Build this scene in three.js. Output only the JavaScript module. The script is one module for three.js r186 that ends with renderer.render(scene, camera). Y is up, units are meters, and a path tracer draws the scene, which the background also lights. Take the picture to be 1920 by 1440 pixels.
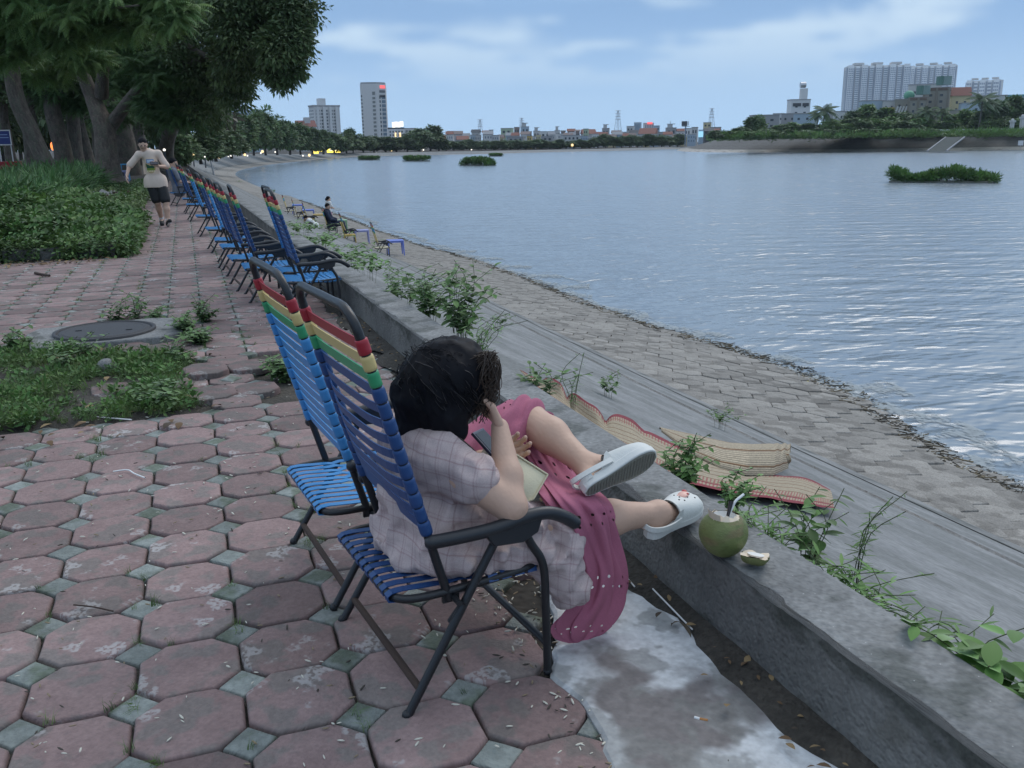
import * as THREE from 'three';
import { mergeGeometries } from 'three/addons/utils/BufferGeometryUtils.js';

// ---------- camera, sky, sun, exposure ----------
const W_PX = 1920, H_PX = 1440, FOC = 1700, EYE = new THREE.Vector3(0, 1.55, 0);
const YAW = 20.2 * Math.PI / 180, PITCH = Math.atan(455 / FOC), ROLL = 0.015;
const scene = new THREE.Scene();
const camera = new THREE.PerspectiveCamera(2 * Math.atan(720 / FOC) * 180 / Math.PI, 4 / 3, 0.05, 6000);
const FW = new THREE.Vector3(Math.sin(YAW) * Math.cos(PITCH), -Math.sin(PITCH), -Math.cos(YAW) * Math.cos(PITCH));
const R0 = new THREE.Vector3().crossVectors(FW, new THREE.Vector3(0, 1, 0)).normalize();
const U0 = new THREE.Vector3().crossVectors(R0, FW);
const RT = R0.clone().multiplyScalar(Math.cos(ROLL)).addScaledVector(U0, -Math.sin(ROLL));
const UPV = U0.clone().multiplyScalar(Math.cos(ROLL)).addScaledVector(R0, Math.sin(ROLL));
camera.position.copy(EYE);
camera.quaternion.setFromRotationMatrix(new THREE.Matrix4().makeBasis(RT, UPV, FW.clone().negate()));
camera.updateMatrixWorld(true);
const renderer = new THREE.WebGLRenderer({ antialias: true });
renderer.toneMapping = THREE.LinearToneMapping;
renderer.toneMappingExposure = 1.25;
renderer.shadowMap.enabled = true;
const sun = new THREE.DirectionalLight(new THREE.Color(1, 0.94, 0.88), 0.9);
sun.position.set(60, 70, -45); sun.castShadow = true; sun.shadow.radius = 60;
Object.assign(sun.shadow.camera, { left: -60, right: 60, top: 60, bottom: -60, near: 1, far: 300 });
sun.shadow.mapSize.set(2048, 2048);
scene.add(sun, sun.target);

// ---------- random numbers, noise ----------
function rng(seed) { let a = seed >>> 0; return () => { a = (a + 0x6D2B79F5) | 0; let t = Math.imul(a ^ (a >>> 15), 1 | a); t = (t + Math.imul(t ^ (t >>> 7), 61 | t)) ^ t; return ((t ^ (t >>> 14)) >>> 0) / 4294967296; }; }
const HT = (() => { const r = rng(4242), t = new Float32Array(65536); for (let i = 0; i < 65536; i++) t[i] = r(); return t; })();
const hash3 = (x, y, z) => HT[(x * 1619 + y * 31337 + z * 6971) & 65535];
const fade = (t) => t * t * (3 - 2 * t);
function vnoise(x, y, z = 0, per = 0) {
  const xi = Math.floor(x), yi = Math.floor(y), zi = Math.floor(z), xf = fade(x - xi), yf = fade(y - yi), zf = fade(z - zi); let x0 = xi, x1 = xi + 1, y0 = yi, y1 = yi + 1;
  if (per) { x0 = ((x0 % per) + per) % per; x1 = (x0 + 1) % per; y0 = ((y0 % per) + per) % per; y1 = (y0 + 1) % per; }
  const a0 = hash3(x0, y0, zi), b0 = hash3(x1, y0, zi), c0 = hash3(x0, y1, zi), d0 = hash3(x1, y1, zi), e0 = a0 + (b0 - a0) * xf, e = e0 + (c0 + (d0 - c0) * xf - e0) * yf; if (zf === 0) return e;
  const a1 = hash3(x0, y0, zi + 1), b1 = hash3(x1, y0, zi + 1), c1 = hash3(x0, y1, zi + 1), d1 = hash3(x1, y1, zi + 1), f0 = a1 + (b1 - a1) * xf, f = f0 + (c1 + (d1 - c1) * xf - f0) * yf; return e + (f - e) * zf;
}
function fbm(x, y, z = 0, oct = 4, per = 0) { let s = 0, a = 0.5, n = 0; for (let i = 0; i < oct; i++) { s += a * vnoise(x, y, z + i * 17, per); n += a; x *= 2; y *= 2; per *= 2; a *= 0.5; } return s / n; }
const clamp = (v, a = 0, b = 1) => Math.min(b, Math.max(a, v));
const sstep = (a, b, v) => fade(clamp((v - a) / (b - a)));
const mix = (a, b, t) => a + (b - a) * t;
const mix3 = (a, b, t) => [mix(a[0], b[0], t), mix(a[1], b[1], t), mix(a[2], b[2], t)];
const V = (x, y, z) => new THREE.Vector3(x, y, z);

// ---------- pixel of the photograph -> place in the world ----------
function ray(px, py) { return FW.clone().addScaledVector(RT, (px - 960) / FOC).addScaledVector(UPV, -(py - 720) / FOC); }
function onY(px, py, h = 0) { const d = ray(px, py); return EYE.clone().addScaledVector(d, (h - EYE.y) / d.y); }
function at(px, py, depth) { return EYE.clone().addScaledVector(ray(px, py), depth); }
function toPx(p) { const v = p.clone().sub(EYE), z = v.dot(FW); return [960 + FOC * v.dot(RT) / z, 720 - FOC * v.dot(UPV) / z, z]; }

// ---------- sky ----------
function makeSky() {
  const w = 1024, h = 512, data = new Float32Array(w * h * 4);
  const lin = (r, g, b) => [r, g, b].map((c) => Math.pow(c / 255, 2.2));
  const low = lin(162, 193, 225), mid = lin(134, 167, 206), high = lin(122, 152, 192), pale = lin(184, 206, 226), grey = lin(112, 140, 178);
  for (let j = 0; j < h; j++) for (let i = 0; i < w; i++) {
    const lat = ((j + 0.5) / h - 0.5) * Math.PI, lon = ((i + 0.5) / w - 0.5) * 2 * Math.PI;
    const y = Math.sin(lat), x = Math.cos(lat) * Math.cos(lon), z = Math.cos(lat) * Math.sin(lon), k = (j * w + i) * 4;
    const yy = Math.max(y, 0);
    let c = mix3(low, mid, sstep(0.02, 0.13, yy)); c = mix3(c, high, sstep(0.12, 0.6, yy));
    const d = yy + 0.1, sx = x / d, sz = z / d;
    const wx = fbm(sx * 0.5 + 3, sz * 0.5 + 9, 5, 3) * 2.2, wz = fbm(sx * 0.5 + 31, sz * 0.5 + 7, 8, 3) * 2.2;
    const a = fbm(sx * 0.62 + wx + 2.9, sz * 1.15 + wz + 0.3, 1, 5), b = fbm(sx * 0.5 + wx * 0.6 + 20, sz * 0.8 + wz * 0.6 + 4, 11, 5);
    const vis = sstep(0.03, 0.12, yy);
    c = mix3(c, grey, 0.85 * sstep(0.46, 0.58, b) * sstep(0.1, 0.24, yy));
    const ag = a + 0.22 * (fbm(sx * 3.1 + wx, sz * 5.2 + wz, 23, 4) - 0.5); c = mix3(c, pale, 0.95 * sstep(0.45, 0.56, ag) * vis); const zen = sstep(0.42, 0.85, yy); c = mix3(c, [0.7, 0.8, 0.92], zen * 0.85);
    data.set([c[0], c[1], c[2], 1], k);
  }
  const t = new THREE.DataTexture(data, w, h, THREE.RGBAFormat, THREE.FloatType);
  t.mapping = THREE.EquirectangularReflectionMapping; t.magFilter = THREE.LinearFilter; t.minFilter = THREE.LinearFilter; t.needsUpdate = true;
  return t;
}
const skyTex = makeSky();
scene.background = skyTex; scene.environment = skyTex;
scene.fog = new THREE.FogExp2(new THREE.Color(0.8, 0.9, 1.0), 0.00012);

// ---------- textures and materials ----------
function tex(size, fn, { srgb = true, rx = 1, ry = 1, w = size, h = size } = {}) {
  const d = new Uint8Array(w * h * 4);
  const enc = (v) => srgb ? (v <= 0.0031308 ? v * 12.92 : 1.055 * Math.pow(v, 1 / 2.4) - 0.055) : v;
  for (let j = 0; j < h; j++) for (let i = 0; i < w; i++) { const c = fn(i / w, j / h), k = (j * w + i) * 4; d[k] = 255 * clamp(enc(c[0])); d[k + 1] = 255 * clamp(enc(c[1])); d[k + 2] = 255 * clamp(enc(c[2])); d[k + 3] = c.length > 3 ? 255 * clamp(c[3]) : 255; }
  const t = new THREE.DataTexture(d, w, h, THREE.RGBAFormat); t.magFilter = THREE.LinearFilter; t.minFilter = THREE.LinearMipmapLinearFilter; t.generateMipmaps = true;
  t.wrapS = t.wrapT = THREE.RepeatWrapping; t.repeat.set(rx, ry); if (srgb) t.colorSpace = THREE.SRGBColorSpace; t.needsUpdate = true; return t;
}
const g1 = (v) => [v, v, v];
const std = (r, g, b, rough = 0.8, o = {}) => new THREE.MeshStandardMaterial({ color: new THREE.Color().setRGB(r, g, b), roughness: rough, ...o });
const white = { color: new THREE.Color(1, 1, 1) };
const tPaver = tex(512, (u, v) => {
  const n = fbm(u * 6, v * 6, 1, 5, 6), f = fbm(u * 64, v * 64, 3, 3, 64), s = fbm(u * 5, v * 5, 9, 5, 5), d = fbm(u * 9, v * 9, 21, 4, 9);
  let c = mix3([0.19, 0.13, 0.126], [0.29, 0.207, 0.2], n); c = mix3(c, [0.17, 0.155, 0.145], 0.75 * sstep(0.48, 0.66, d));
  c = mix3(c, [0.4, 0.39, 0.39], 0.6 * sstep(0.655, 0.7, s) * sstep(0.4, 0.6, f + 0.1));
  const k = 0.82 + 0.4 * f; return [c[0] * k, c[1] * k, c[2] * k];
});
const tPaverG = tex(256, (u, v) => {
  const n = fbm(u * 8, v * 8, 4, 4, 8), f = fbm(u * 50, v * 50, 6, 3, 50); let c = mix3([0.17, 0.192, 0.178], [0.31, 0.335, 0.315], n); c = mix3(c, [0.075, 0.105, 0.05], 0.6 * sstep(0.6, 0.75, fbm(u * 5, v * 5, 8, 4, 5)));
  const k = 0.75 + 0.5 * f; return [c[0] * k, c[1] * k, c[2] * k];
});
const tGrain = tex(512, (u, v) => g1(0.5 * fbm(u * 24, v * 24, 2, 5, 24) + 0.5 * fbm(u * 128, v * 128, 7, 2, 128)), { srgb: false });
const tConc = tex(512, (u, v) => {
  const n = fbm(u * 5, v * 5, 31, 5, 5), f = fbm(u * 90, v * 90, 33, 2, 90), p = vnoise(u * 200, v * 200, 5, 200), s = fbm(u * 8, v * 8, 35, 5, 8);
  let c = mix3([0.15, 0.15, 0.148], [0.27, 0.27, 0.265], n); c = mix3(c, [0.09, 0.095, 0.088], 0.8 * sstep(0.52, 0.7, s)); if (p > 0.985) c = [0.55, 0.55, 0.53];
  const k = 0.7 + 0.6 * f; return [c[0] * k, c[1] * k, c[2] * k];
});
const tWallFace = tex(512, (u, v) => {
  const n = fbm(u * 5, v * 5, 41, 5, 5), f = fbm(u * 70, v * 70, 43, 3, 70), s = fbm(u * 4, v * 9, 45, 5, 36);
  let c = mix3([0.1, 0.098, 0.092], [0.2, 0.195, 0.182], n); c = mix3(c, [0.05, 0.053, 0.044], 0.8 * sstep(0.5, 0.66, s)); c = mix3(c, [0.13, 0.125, 0.11], 0.7 * sstep(0.64, 0.72, fbm(u * 7, v * 7, 47, 4, 7)));
  const k = 0.75 + 0.5 * f; return [c[0] * k, c[1] * k, c[2] * k];
});
const tSlope = tex(512, (u, v) => { // v runs down the slope, streaks run along u
  const n = fbm(u * 4, v * 8, 51, 5, 8), f = fbm(u * 90, v * 90, 53, 2, 90), s = fbm(u * 6, v * 6, 55, 5, 6), b = fbm(u * 3, v * 6, 57, 5, 6);
  let c = mix3([0.18, 0.183, 0.185], [0.29, 0.29, 0.288], n); c = mix3(c, [0.15, 0.155, 0.15], 0.45 * sstep(0.55, 0.7, s)); c = mix3(c, [0.15, 0.155, 0.15], 0.7 * sstep(0.5, 0.66, b));
  const k = 0.75 + 0.5 * f; return [c[0] * k, c[1] * k, c[2] * k];
});
const tBeach = tex(512, (u, v) => {
  const n = fbm(u * 6, v * 6, 61, 5, 6), f = fbm(u * 110, v * 110, 63, 2, 110), p = vnoise(u * 220, v * 220, 65, 220), s = fbm(u * 4, v * 4, 67, 5, 4);
  let c = mix3([0.22, 0.205, 0.185], [0.34, 0.315, 0.285], n); c = mix3(c, [0.14, 0.128, 0.113], 0.7 * sstep(0.55, 0.7, s)); if (p > 0.982) c = [0.5, 0.49, 0.47];
  const k = 0.65 + 0.7 * f; return [c[0] * k, c[1] * k, c[2] * k];
});
const tSoil = tex(512, (u, v) => {  // earth colour, lowered further to stand for shade at the wall foot
  const n = fbm(u * 8, v * 8, 71, 5, 8), f = fbm(u * 80, v * 80, 73, 3, 80); const c = mix3([0.025, 0.022, 0.018], [0.08, 0.07, 0.058], n); const k = 0.6 + 0.8 * f; return [c[0] * k, c[1] * k, c[2] * k];
});
const tScreed = tex(512, (u, v) => {
  const n = fbm(u * 4, v * 4, 81, 5, 4), f = fbm(u * 60, v * 60, 83, 3, 60), s = fbm(u * 3 + 0.4 * n, v * 3, 85, 5, 3), d = fbm(u * 12, v * 12, 87, 4, 12);
  let c = mix3([0.42, 0.43, 0.44], [0.66, 0.67, 0.68], n); c = mix3(c, [0.15, 0.13, 0.125], 0.9 * sstep(0.55, 0.66, s)); c = mix3(c, [0.2, 0.2, 0.19], 0.6 * sstep(0.56, 0.66, d));
  const k = 0.75 + 0.5 * f; return [c[0] * k, c[1] * k, c[2] * k];
});
const tBark = tex(256, (u, v) => {
  const r = fbm(u * 16, v * 4, 91, 5, 64), f = fbm(u * 40, v * 24, 93, 3, 960); let c = mix3([0.045, 0.036, 0.03], [0.17, 0.14, 0.115], r); c = mix3(c, [0.09, 0.1, 0.07], 0.5 * sstep(0.55, 0.7, fbm(u * 6, v * 6, 95, 3, 6)));
  const k = 0.65 + 0.7 * f; return [c[0] * k, c[1] * k, c[2] * k];
});
const tPlaid = tex(512, (u, v) => { // one repeat = 0.16 m: pale cloth, faint checks, thin dusky lines
  const w = 0.88 + 0.12 * Math.sin(u * 6.2832 * 64) * Math.sin(v * 6.2832 * 64), line = (t, c, h) => Math.exp(-Math.pow((t - c) / h, 2));
  const b = (t) => 0.55 * line(t, 0.15, 0.018) + 0.35 * line(t, 0.22, 0.012) + 0.75 * line(t, 0.5, 0.016) + 0.3 * line(t, 0.62, 0.05) + 0.5 * line(t, 0.85, 0.014);
  let c = [0.56, 0.45, 0.435]; c = mix3(c, [0.22, 0.1, 0.12], 0.55 * b(u)); c = mix3(c, [0.26, 0.11, 0.13], 0.55 * b(v)); const f = 0.85 + 0.3 * vnoise(u * 128, v * 128, 4, 128); return [c[0] * w * f, c[1] * w * f, c[2] * w * f];
});
const tEyelet = tex(512, (u, v) => { // pink cloth with rows of punched dots, one repeat = 0.12 m
  const f = 0.86 + 0.28 * vnoise(u * 180, v * 180, 6, 180); let k = 0; for (const [x, y, r] of [[0.1, 0.2, 0.034], [0.2, 0.36, 0.03], [0.34, 0.24, 0.034], [0.44, 0.4, 0.03], [0.56, 0.22, 0.034], [0.68, 0.38, 0.03], [0.8, 0.2, 0.034], [0.92, 0.36, 0.03]]) k = Math.max(k, 1 - sstep(r * 0.6, r, Math.hypot(u - x, v - y)));
  const c = [0.4, 0.125, 0.19]; return [c[0] * f, c[1] * f, c[2] * f, k > 0.4 ? 0 : 1];
});
const tMat = tex(256, (u, v) => { // woven straw: fine ribs across v, dark red bands
  const r = 0.75 + 0.25 * Math.sin(v * 6.2832 * 32), f = 0.8 + 0.4 * vnoise(u * 60, v * 128, 3, 3840); return [0.44 * r * f, 0.345 * r * f, 0.2 * r * f];
});
const mt = {
  paver: [1, 0.82, 1.14, 0.68].map((k) => new THREE.MeshStandardMaterial({ map: tPaver, color: new THREE.Color(k * 1.02, k, k * 0.98), roughness: 0.9, bumpMap: tGrain, bumpScale: 0.004 })),
  paverG: [1, 0.78].map((k) => new THREE.MeshStandardMaterial({ map: tPaverG, color: new THREE.Color(k, k, k), roughness: 0.95, bumpMap: tGrain, bumpScale: 0.006 })),
  conc: new THREE.MeshStandardMaterial({ map: tConc, roughness: 0.92, bumpMap: tGrain, bumpScale: 0.008 }),
  wallFace: new THREE.MeshStandardMaterial({ map: tWallFace, roughness: 0.95, bumpMap: tGrain, bumpScale: 0.012 }),
  slope: new THREE.MeshStandardMaterial({ map: tSlope, roughness: 0.85, bumpMap: tGrain, bumpScale: 0.006 }),
  beach: new THREE.MeshStandardMaterial({ map: tBeach, roughness: 0.9, bumpMap: tGrain, bumpScale: 0.01 }),
  soil: new THREE.MeshStandardMaterial({ map: tSoil, roughness: 1, bumpMap: tGrain, bumpScale: 0.02 }),
  screed: new THREE.MeshStandardMaterial({ map: tScreed, roughness: 0.9, bumpMap: tGrain, bumpScale: 0.004 }),
  bark: new THREE.MeshStandardMaterial({ map: tBark, roughness: 1, bumpMap: tBark, bumpScale: 0.03 }),
  iron: std(0.06, 0.06, 0.065, 0.6, { metalness: 0.3, bumpMap: tGrain, bumpScale: 0.003 }),
  frame: std(0.016, 0.017, 0.02, 0.38, { bumpMap: tGrain, bumpScale: 0.0006 }),
  rust: std(0.06, 0.035, 0.025, 0.8, { bumpMap: tGrain, bumpScale: 0.002 }),
  arm: std(0.018, 0.02, 0.025, 0.42),
  red: std(0.36, 0.022, 0.035, 0.42), yellow: std(0.62, 0.48, 0.2, 0.45), green: std(0.035, 0.3, 0.13, 0.42), lblue: std(0.05, 0.25, 0.55, 0.4), dblue: std(0.014, 0.06, 0.19, 0.45),
  skin: std(0.56, 0.36, 0.265, 0.55, { bumpMap: tGrain, bumpScale: 0.0012 }), skinDark: std(0.36, 0.22, 0.16, 0.6), hair: new THREE.MeshPhysicalMaterial({ color: new THREE.Color().setRGB(0.006, 0.006, 0.009), roughness: 0.7, specularIntensity: 0.4 }), hairBrown: std(0.055, 0.036, 0.026, 0.45),
  plaid: new THREE.MeshStandardMaterial({ map: tPlaid, roughness: 0.95, side: THREE.DoubleSide }), pink: new THREE.MeshStandardMaterial({ map: tEyelet, roughness: 0.95, side: THREE.DoubleSide, alphaTest: 0.5, transparent: true }),
  clog: std(0.68, 0.68, 0.64, 0.55, { bumpMap: tGrain, bumpScale: 0.001 }), sole: std(0.3, 0.29, 0.24, 0.9, { bumpMap: tGrain, bumpScale: 0.004 }), cream: std(0.66, 0.6, 0.42, 0.5, { bumpMap: tGrain, bumpScale: 0.0015 }), black: std(0.012, 0.012, 0.014, 0.7), whiteC: std(0.75, 0.75, 0.74, 0.7),
};
// ---------- naming ----------
const used = new Map();
function numbered(name) { const n = used.get(name) ?? 0; used.set(name, n + 1); return n ? `${name}_${String(n).padStart(3, '0')}` : name; }
function tag(o, label, category, group, kind) { if (label) o.userData.label = label; if (category) o.userData.category = category; if (group) o.userData.group = group; if (kind) o.userData.kind = kind; return o; }
function thing(name, label, category, pos, turn = 0, group) { const o = new THREE.Group(); o.name = numbered(name); if (pos) o.position.copy(pos); o.rotation.y = turn; scene.add(o); return tag(o, label, category, group); }
function mesh(name, geo, mat, parent) { const m = new THREE.Mesh(geo, mat); m.castShadow = m.receiveShadow = true; m.name = parent ? name : numbered(name); (parent ?? scene).add(m); return m; }
function structure(name, geo, mat, label) { const m = mesh(name, geo, mat); return tag(m, label, null, null, 'structure'); }
function copyOf(src, label, pos, turn) { const c = src.clone(); c.name = numbered(src.name.replace(/_\d{3}$/, '')); c.userData = { ...src.userData }; if (label) c.userData.label = label; if (pos) c.position.copy(pos); if (turn !== undefined) c.rotation.y = turn; scene.add(c); return c; }
// ---------- geometry helpers ----------
function merge(list) { return mergeGeometries(list.map((g) => { let q = g.index ? g.toNonIndexed() : g; for (const k of Object.keys(q.attributes)) if (!['position', 'normal', 'uv'].includes(k)) q.deleteAttribute(k); if (!q.attributes.uv) q.setAttribute('uv', new THREE.BufferAttribute(new Float32Array(q.attributes.position.count * 2), 2)); if (!q.attributes.normal) q.computeVertexNormals(); return q; })); }
function box(w, h, d, x = 0, y = 0, z = 0) { return new THREE.BoxGeometry(w, h, d).translate(x, y, z); }
function tube(pts, r, seg = 24, rad = 8, closed = false) { return new THREE.TubeGeometry(new THREE.CatmullRomCurve3(pts, closed, 'centripetal'), seg, r, rad, closed); }
function capped(pts, r, seg = 24, rad = 8) { const e = [pts[0], pts[pts.length - 1]].map((p) => new THREE.SphereGeometry(r, rad, 6).translate(p.x, p.y, p.z)); return merge([tube(pts, r, seg, rad), ...e]); }
function rod(a, b, ra, rb = ra, rad = 8) { const d = b.clone().sub(a), g = new THREE.CylinderGeometry(rb, ra, d.length(), rad, 1); g.translate(0, d.length() / 2, 0); g.applyQuaternion(new THREE.Quaternion().setFromUnitVectors(V(0, 1, 0), d.normalize())); g.translate(a.x, a.y, a.z); return g; }
function limb(pts, radii, rad = 10, seg = 4) { // tapered tube through points, radii per point
  const c = new THREE.CatmullRomCurve3(pts, false, 'centripetal'), n = (pts.length - 1) * seg, fr = c.computeFrenetFrames(n, false), pos = [], uv = [], idx = []; let len = 0, prev = null;
  for (let i = 0; i <= n; i++) { const t = i / n, p = c.getPoint(t), f = t * (pts.length - 1), k = Math.min(pts.length - 2, Math.floor(f)), r = mix(radii[k], radii[k + 1], f - k); if (prev) len += p.distanceTo(prev); prev = p;
    for (let j = 0; j <= rad; j++) { const a = j / rad * 2 * Math.PI, q = p.clone().addScaledVector(fr.normals[i], r * Math.cos(a)).addScaledVector(fr.binormals[i], r * Math.sin(a)); pos.push(q.x, q.y, q.z); uv.push(j / rad * 2, len); } }
  for (let i = 0; i < n; i++) for (let j = 0; j < rad; j++) { const a = i * (rad + 1) + j, b = a + rad + 1; idx.push(a, a + 1, b, b, a + 1, b + 1); }
  return geo(pos, idx, uv);
}
function geo(pos, idx, uv) { const g = new THREE.BufferGeometry(); g.setAttribute('position', new THREE.Float32BufferAttribute(pos, 3)); if (uv) g.setAttribute('uv', new THREE.Float32BufferAttribute(uv, 2)); if (idx) g.setIndex(idx); g.computeVertexNormals(); return g; }
function grid(nu, nv, f, uvf) { // sheet from f(u, v)
  const pos = [], uv = [], idx = []; for (let j = 0; j <= nv; j++) for (let i = 0; i <= nu; i++) { const p = f(i / nu, j / nv); pos.push(p.x, p.y, p.z); const q = uvf ? uvf(i / nu, j / nv, p) : [i / nu, j / nv]; uv.push(q[0], q[1]); }
  for (let j = 0; j < nv; j++) for (let i = 0; i < nu; i++) { const a = j * (nu + 1) + i, b = a + nu + 1; idx.push(a, a + 1, b, b, a + 1, b + 1); } return geo(pos, idx, uv);
}
function ribbon(pts, wdir, width, thick) { // flat strap along pts, width along wdir
  const pos = [], idx = [], n = pts.length; for (let i = 0; i < n; i++) { const a = pts[Math.max(0, i - 1)], b = pts[Math.min(n - 1, i + 1)], t = b.clone().sub(a).normalize(), nn = new THREE.Vector3().crossVectors(t, wdir).normalize();
    for (const [s, u] of [[-1, -1], [1, -1], [1, 1], [-1, 1]]) { const p = pts[i].clone().addScaledVector(wdir, s * width / 2).addScaledVector(nn, u * thick / 2); pos.push(p.x, p.y, p.z); } }
  for (let i = 0; i < n - 1; i++) for (let k = 0; k < 4; k++) { const a = i * 4 + k, b = i * 4 + (k + 1) % 4; idx.push(a, b, a + 4, b, b + 4, a + 4); } idx.push(0, 2, 1, 0, 3, 2); const e = (n - 1) * 4; idx.push(e, e + 1, e + 2, e, e + 2, e + 3);
  const g = geo(pos, idx).toNonIndexed(); g.computeVertexNormals(); return g;
}
function planarUV(g, f) { const p = g.attributes.position, uv = new Float32Array(p.count * 2); for (let i = 0; i < p.count; i++) { const q = f(p.getX(i), p.getY(i), p.getZ(i)); uv[2 * i] = q[0]; uv[2 * i + 1] = q[1]; } g.setAttribute('uv', new THREE.BufferAttribute(uv, 2)); return g; }
function boxUV(g, s = 1) { if (!g.attributes.normal) g.computeVertexNormals(); const p = g.attributes.position, n = g.attributes.normal, uv = new Float32Array(p.count * 2); for (let i = 0; i < p.count; i++) { const x = p.getX(i), y = p.getY(i), z = p.getZ(i), a = Math.abs(n.getX(i)), b = Math.abs(n.getY(i)), c = Math.abs(n.getZ(i)); const q = b >= a && b >= c ? [x, z] : a >= c ? [z, y] : [x, y]; uv[2 * i] = q[0] * s; uv[2 * i + 1] = q[1] * s; } g.setAttribute('uv', new THREE.BufferAttribute(uv, 2)); return g; }
// rounded solid from a list of bones and balls: a smooth distance field meshed by surface nets
function bone(a, b, ra, rb = ra) { return { a, b, ra, rb }; }
function ball(c, rx, ry = rx, rz = rx, q = null) { return { c, r: V(rx, ry, rz), q: q ? q.clone().invert() : null }; }
function field(prims, k = 0.03) {
  const ba = new THREE.Vector3(), pa = new THREE.Vector3();
  return (x, y, z) => { let d = 1e3; for (const p of prims) { let e;
    if (p.c) { pa.set(x - p.c.x, y - p.c.y, z - p.c.z); if (p.q) pa.applyQuaternion(p.q); const k0 = Math.hypot(pa.x / p.r.x, pa.y / p.r.y, pa.z / p.r.z), k1 = Math.hypot(pa.x / p.r.x ** 2, pa.y / p.r.y ** 2, pa.z / p.r.z ** 2); e = k1 < 1e-9 ? -Math.min(p.r.x, p.r.y, p.r.z) : k0 * (k0 - 1) / k1; }
    else { ba.subVectors(p.b, p.a); pa.set(x - p.a.x, y - p.a.y, z - p.a.z); const h = clamp(pa.dot(ba) / Math.max(1e-9, ba.lengthSq())); e = Math.hypot(pa.x - ba.x * h, pa.y - ba.y * h, pa.z - ba.z * h) - mix(p.ra, p.rb, h); }
    const kk = p.k ?? k, h = Math.max(kk - Math.abs(d - e), 0) / kk; d = Math.min(d, e) - h * h * kk * 0.25; } return d; };
}
function solid(f, lo, hi, c) {
  const nx = Math.ceil((hi.x - lo.x) / c) + 1, ny = Math.ceil((hi.y - lo.y) / c) + 1, nz = Math.ceil((hi.z - lo.z) / c) + 1, s = new Float32Array(nx * ny * nz), vi = new Int32Array(nx * ny * nz).fill(-1), pos = [], idx = [];
  const I = (i, j, k) => (k * ny + j) * nx + i;
  const B = 5, reach = c * B * 0.87 * 1.5 + 0.02; for (let k0 = 0; k0 < nz; k0 += B) for (let j0 = 0; j0 < ny; j0 += B) for (let i0 = 0; i0 < nx; i0 += B) { // far from the surface one value serves a block
    const m = f(lo.x + (i0 + B / 2 - 0.5) * c, lo.y + (j0 + B / 2 - 0.5) * c, lo.z + (k0 + B / 2 - 0.5) * c), far = Math.abs(m) > reach;
    for (let k = k0; k < Math.min(nz, k0 + B); k++) for (let j = j0; j < Math.min(ny, j0 + B); j++) for (let i = i0; i < Math.min(nx, i0 + B); i++) s[I(i, j, k)] = far ? m : f(lo.x + i * c, lo.y + j * c, lo.z + k * c); }
  const E = [[0, 1], [2, 3], [4, 5], [6, 7], [0, 2], [1, 3], [4, 6], [5, 7], [0, 4], [1, 5], [2, 6], [3, 7]];
  for (let k = 0; k < nz - 1; k++) for (let j = 0; j < ny - 1; j++) for (let i = 0; i < nx - 1; i++) {
    const v = []; let m = 0; for (let q = 0; q < 8; q++) { v[q] = s[I(i + (q & 1), j + ((q >> 1) & 1), k + (q >> 2))]; if (v[q] < 0) m++; } if (m === 0 || m === 8) continue;
    let x = 0, y = 0, z = 0, n = 0; for (const [a, b] of E) if ((v[a] < 0) !== (v[b] < 0)) { const t = v[a] / (v[a] - v[b]); x += (a & 1) + t * ((b & 1) - (a & 1)); y += ((a >> 1) & 1) + t * (((b >> 1) & 1) - ((a >> 1) & 1)); z += (a >> 2) + t * ((b >> 2) - (a >> 2)); n++; }
    vi[I(i, j, k)] = pos.length / 3; pos.push(lo.x + (i + x / n) * c, lo.y + (j + y / n) * c, lo.z + (k + z / n) * c);
  }
  const quad = (a, b, d, e, flip) => { if (a < 0 || b < 0 || d < 0 || e < 0) return; flip ? idx.push(a, d, b, b, d, e) : idx.push(a, b, d, b, e, d); };
  for (let k = 1; k < nz - 1; k++) for (let j = 1; j < ny - 1; j++) for (let i = 1; i < nx - 1; i++) { const o = s[I(i, j, k)] < 0;
    if (o !== (s[I(i + 1, j, k)] < 0)) quad(vi[I(i, j - 1, k - 1)], vi[I(i, j, k - 1)], vi[I(i, j - 1, k)], vi[I(i, j, k)], !o);
    if (o !== (s[I(i, j + 1, k)] < 0)) quad(vi[I(i - 1, j, k - 1)], vi[I(i, j, k - 1)], vi[I(i - 1, j, k)], vi[I(i, j, k)], o);
    if (o !== (s[I(i, j, k + 1)] < 0)) quad(vi[I(i - 1, j - 1, k)], vi[I(i, j - 1, k)], vi[I(i - 1, j, k)], vi[I(i, j, k)], !o); }
  return geo(pos, idx, null);
}
function boundsOf(prims, pad) { const b = new THREE.Box3(); for (const p of prims) { if (p.c) { const r = Math.max(p.r.x, p.r.y, p.r.z); b.expandByPoint(p.c.clone().addScalar(r)); b.expandByPoint(p.c.clone().addScalar(-r)); } else for (const [q, r] of [[p.a, p.ra], [p.b, p.rb]]) { b.expandByPoint(q.clone().addScalar(r)); b.expandByPoint(q.clone().addScalar(-r)); } } return [b.min.addScalar(-pad), b.max.addScalar(pad)]; }
function body(prims, cell, k, disp) { const f = field(prims, k), [lo, hi] = boundsOf(prims, cell * 3 + 0.03), g = solid(disp ? (x, y, z) => { const d = f(x, y, z); return Math.abs(d) > 0.04 ? d : d - disp(x, y, z); } : f, lo, hi, cell); return g; }

// ================= the setting =================
const WATER = -2.65, WALL_X = 1.5, WALL_B = 1.77, WALL_H = 0.28;
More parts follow.
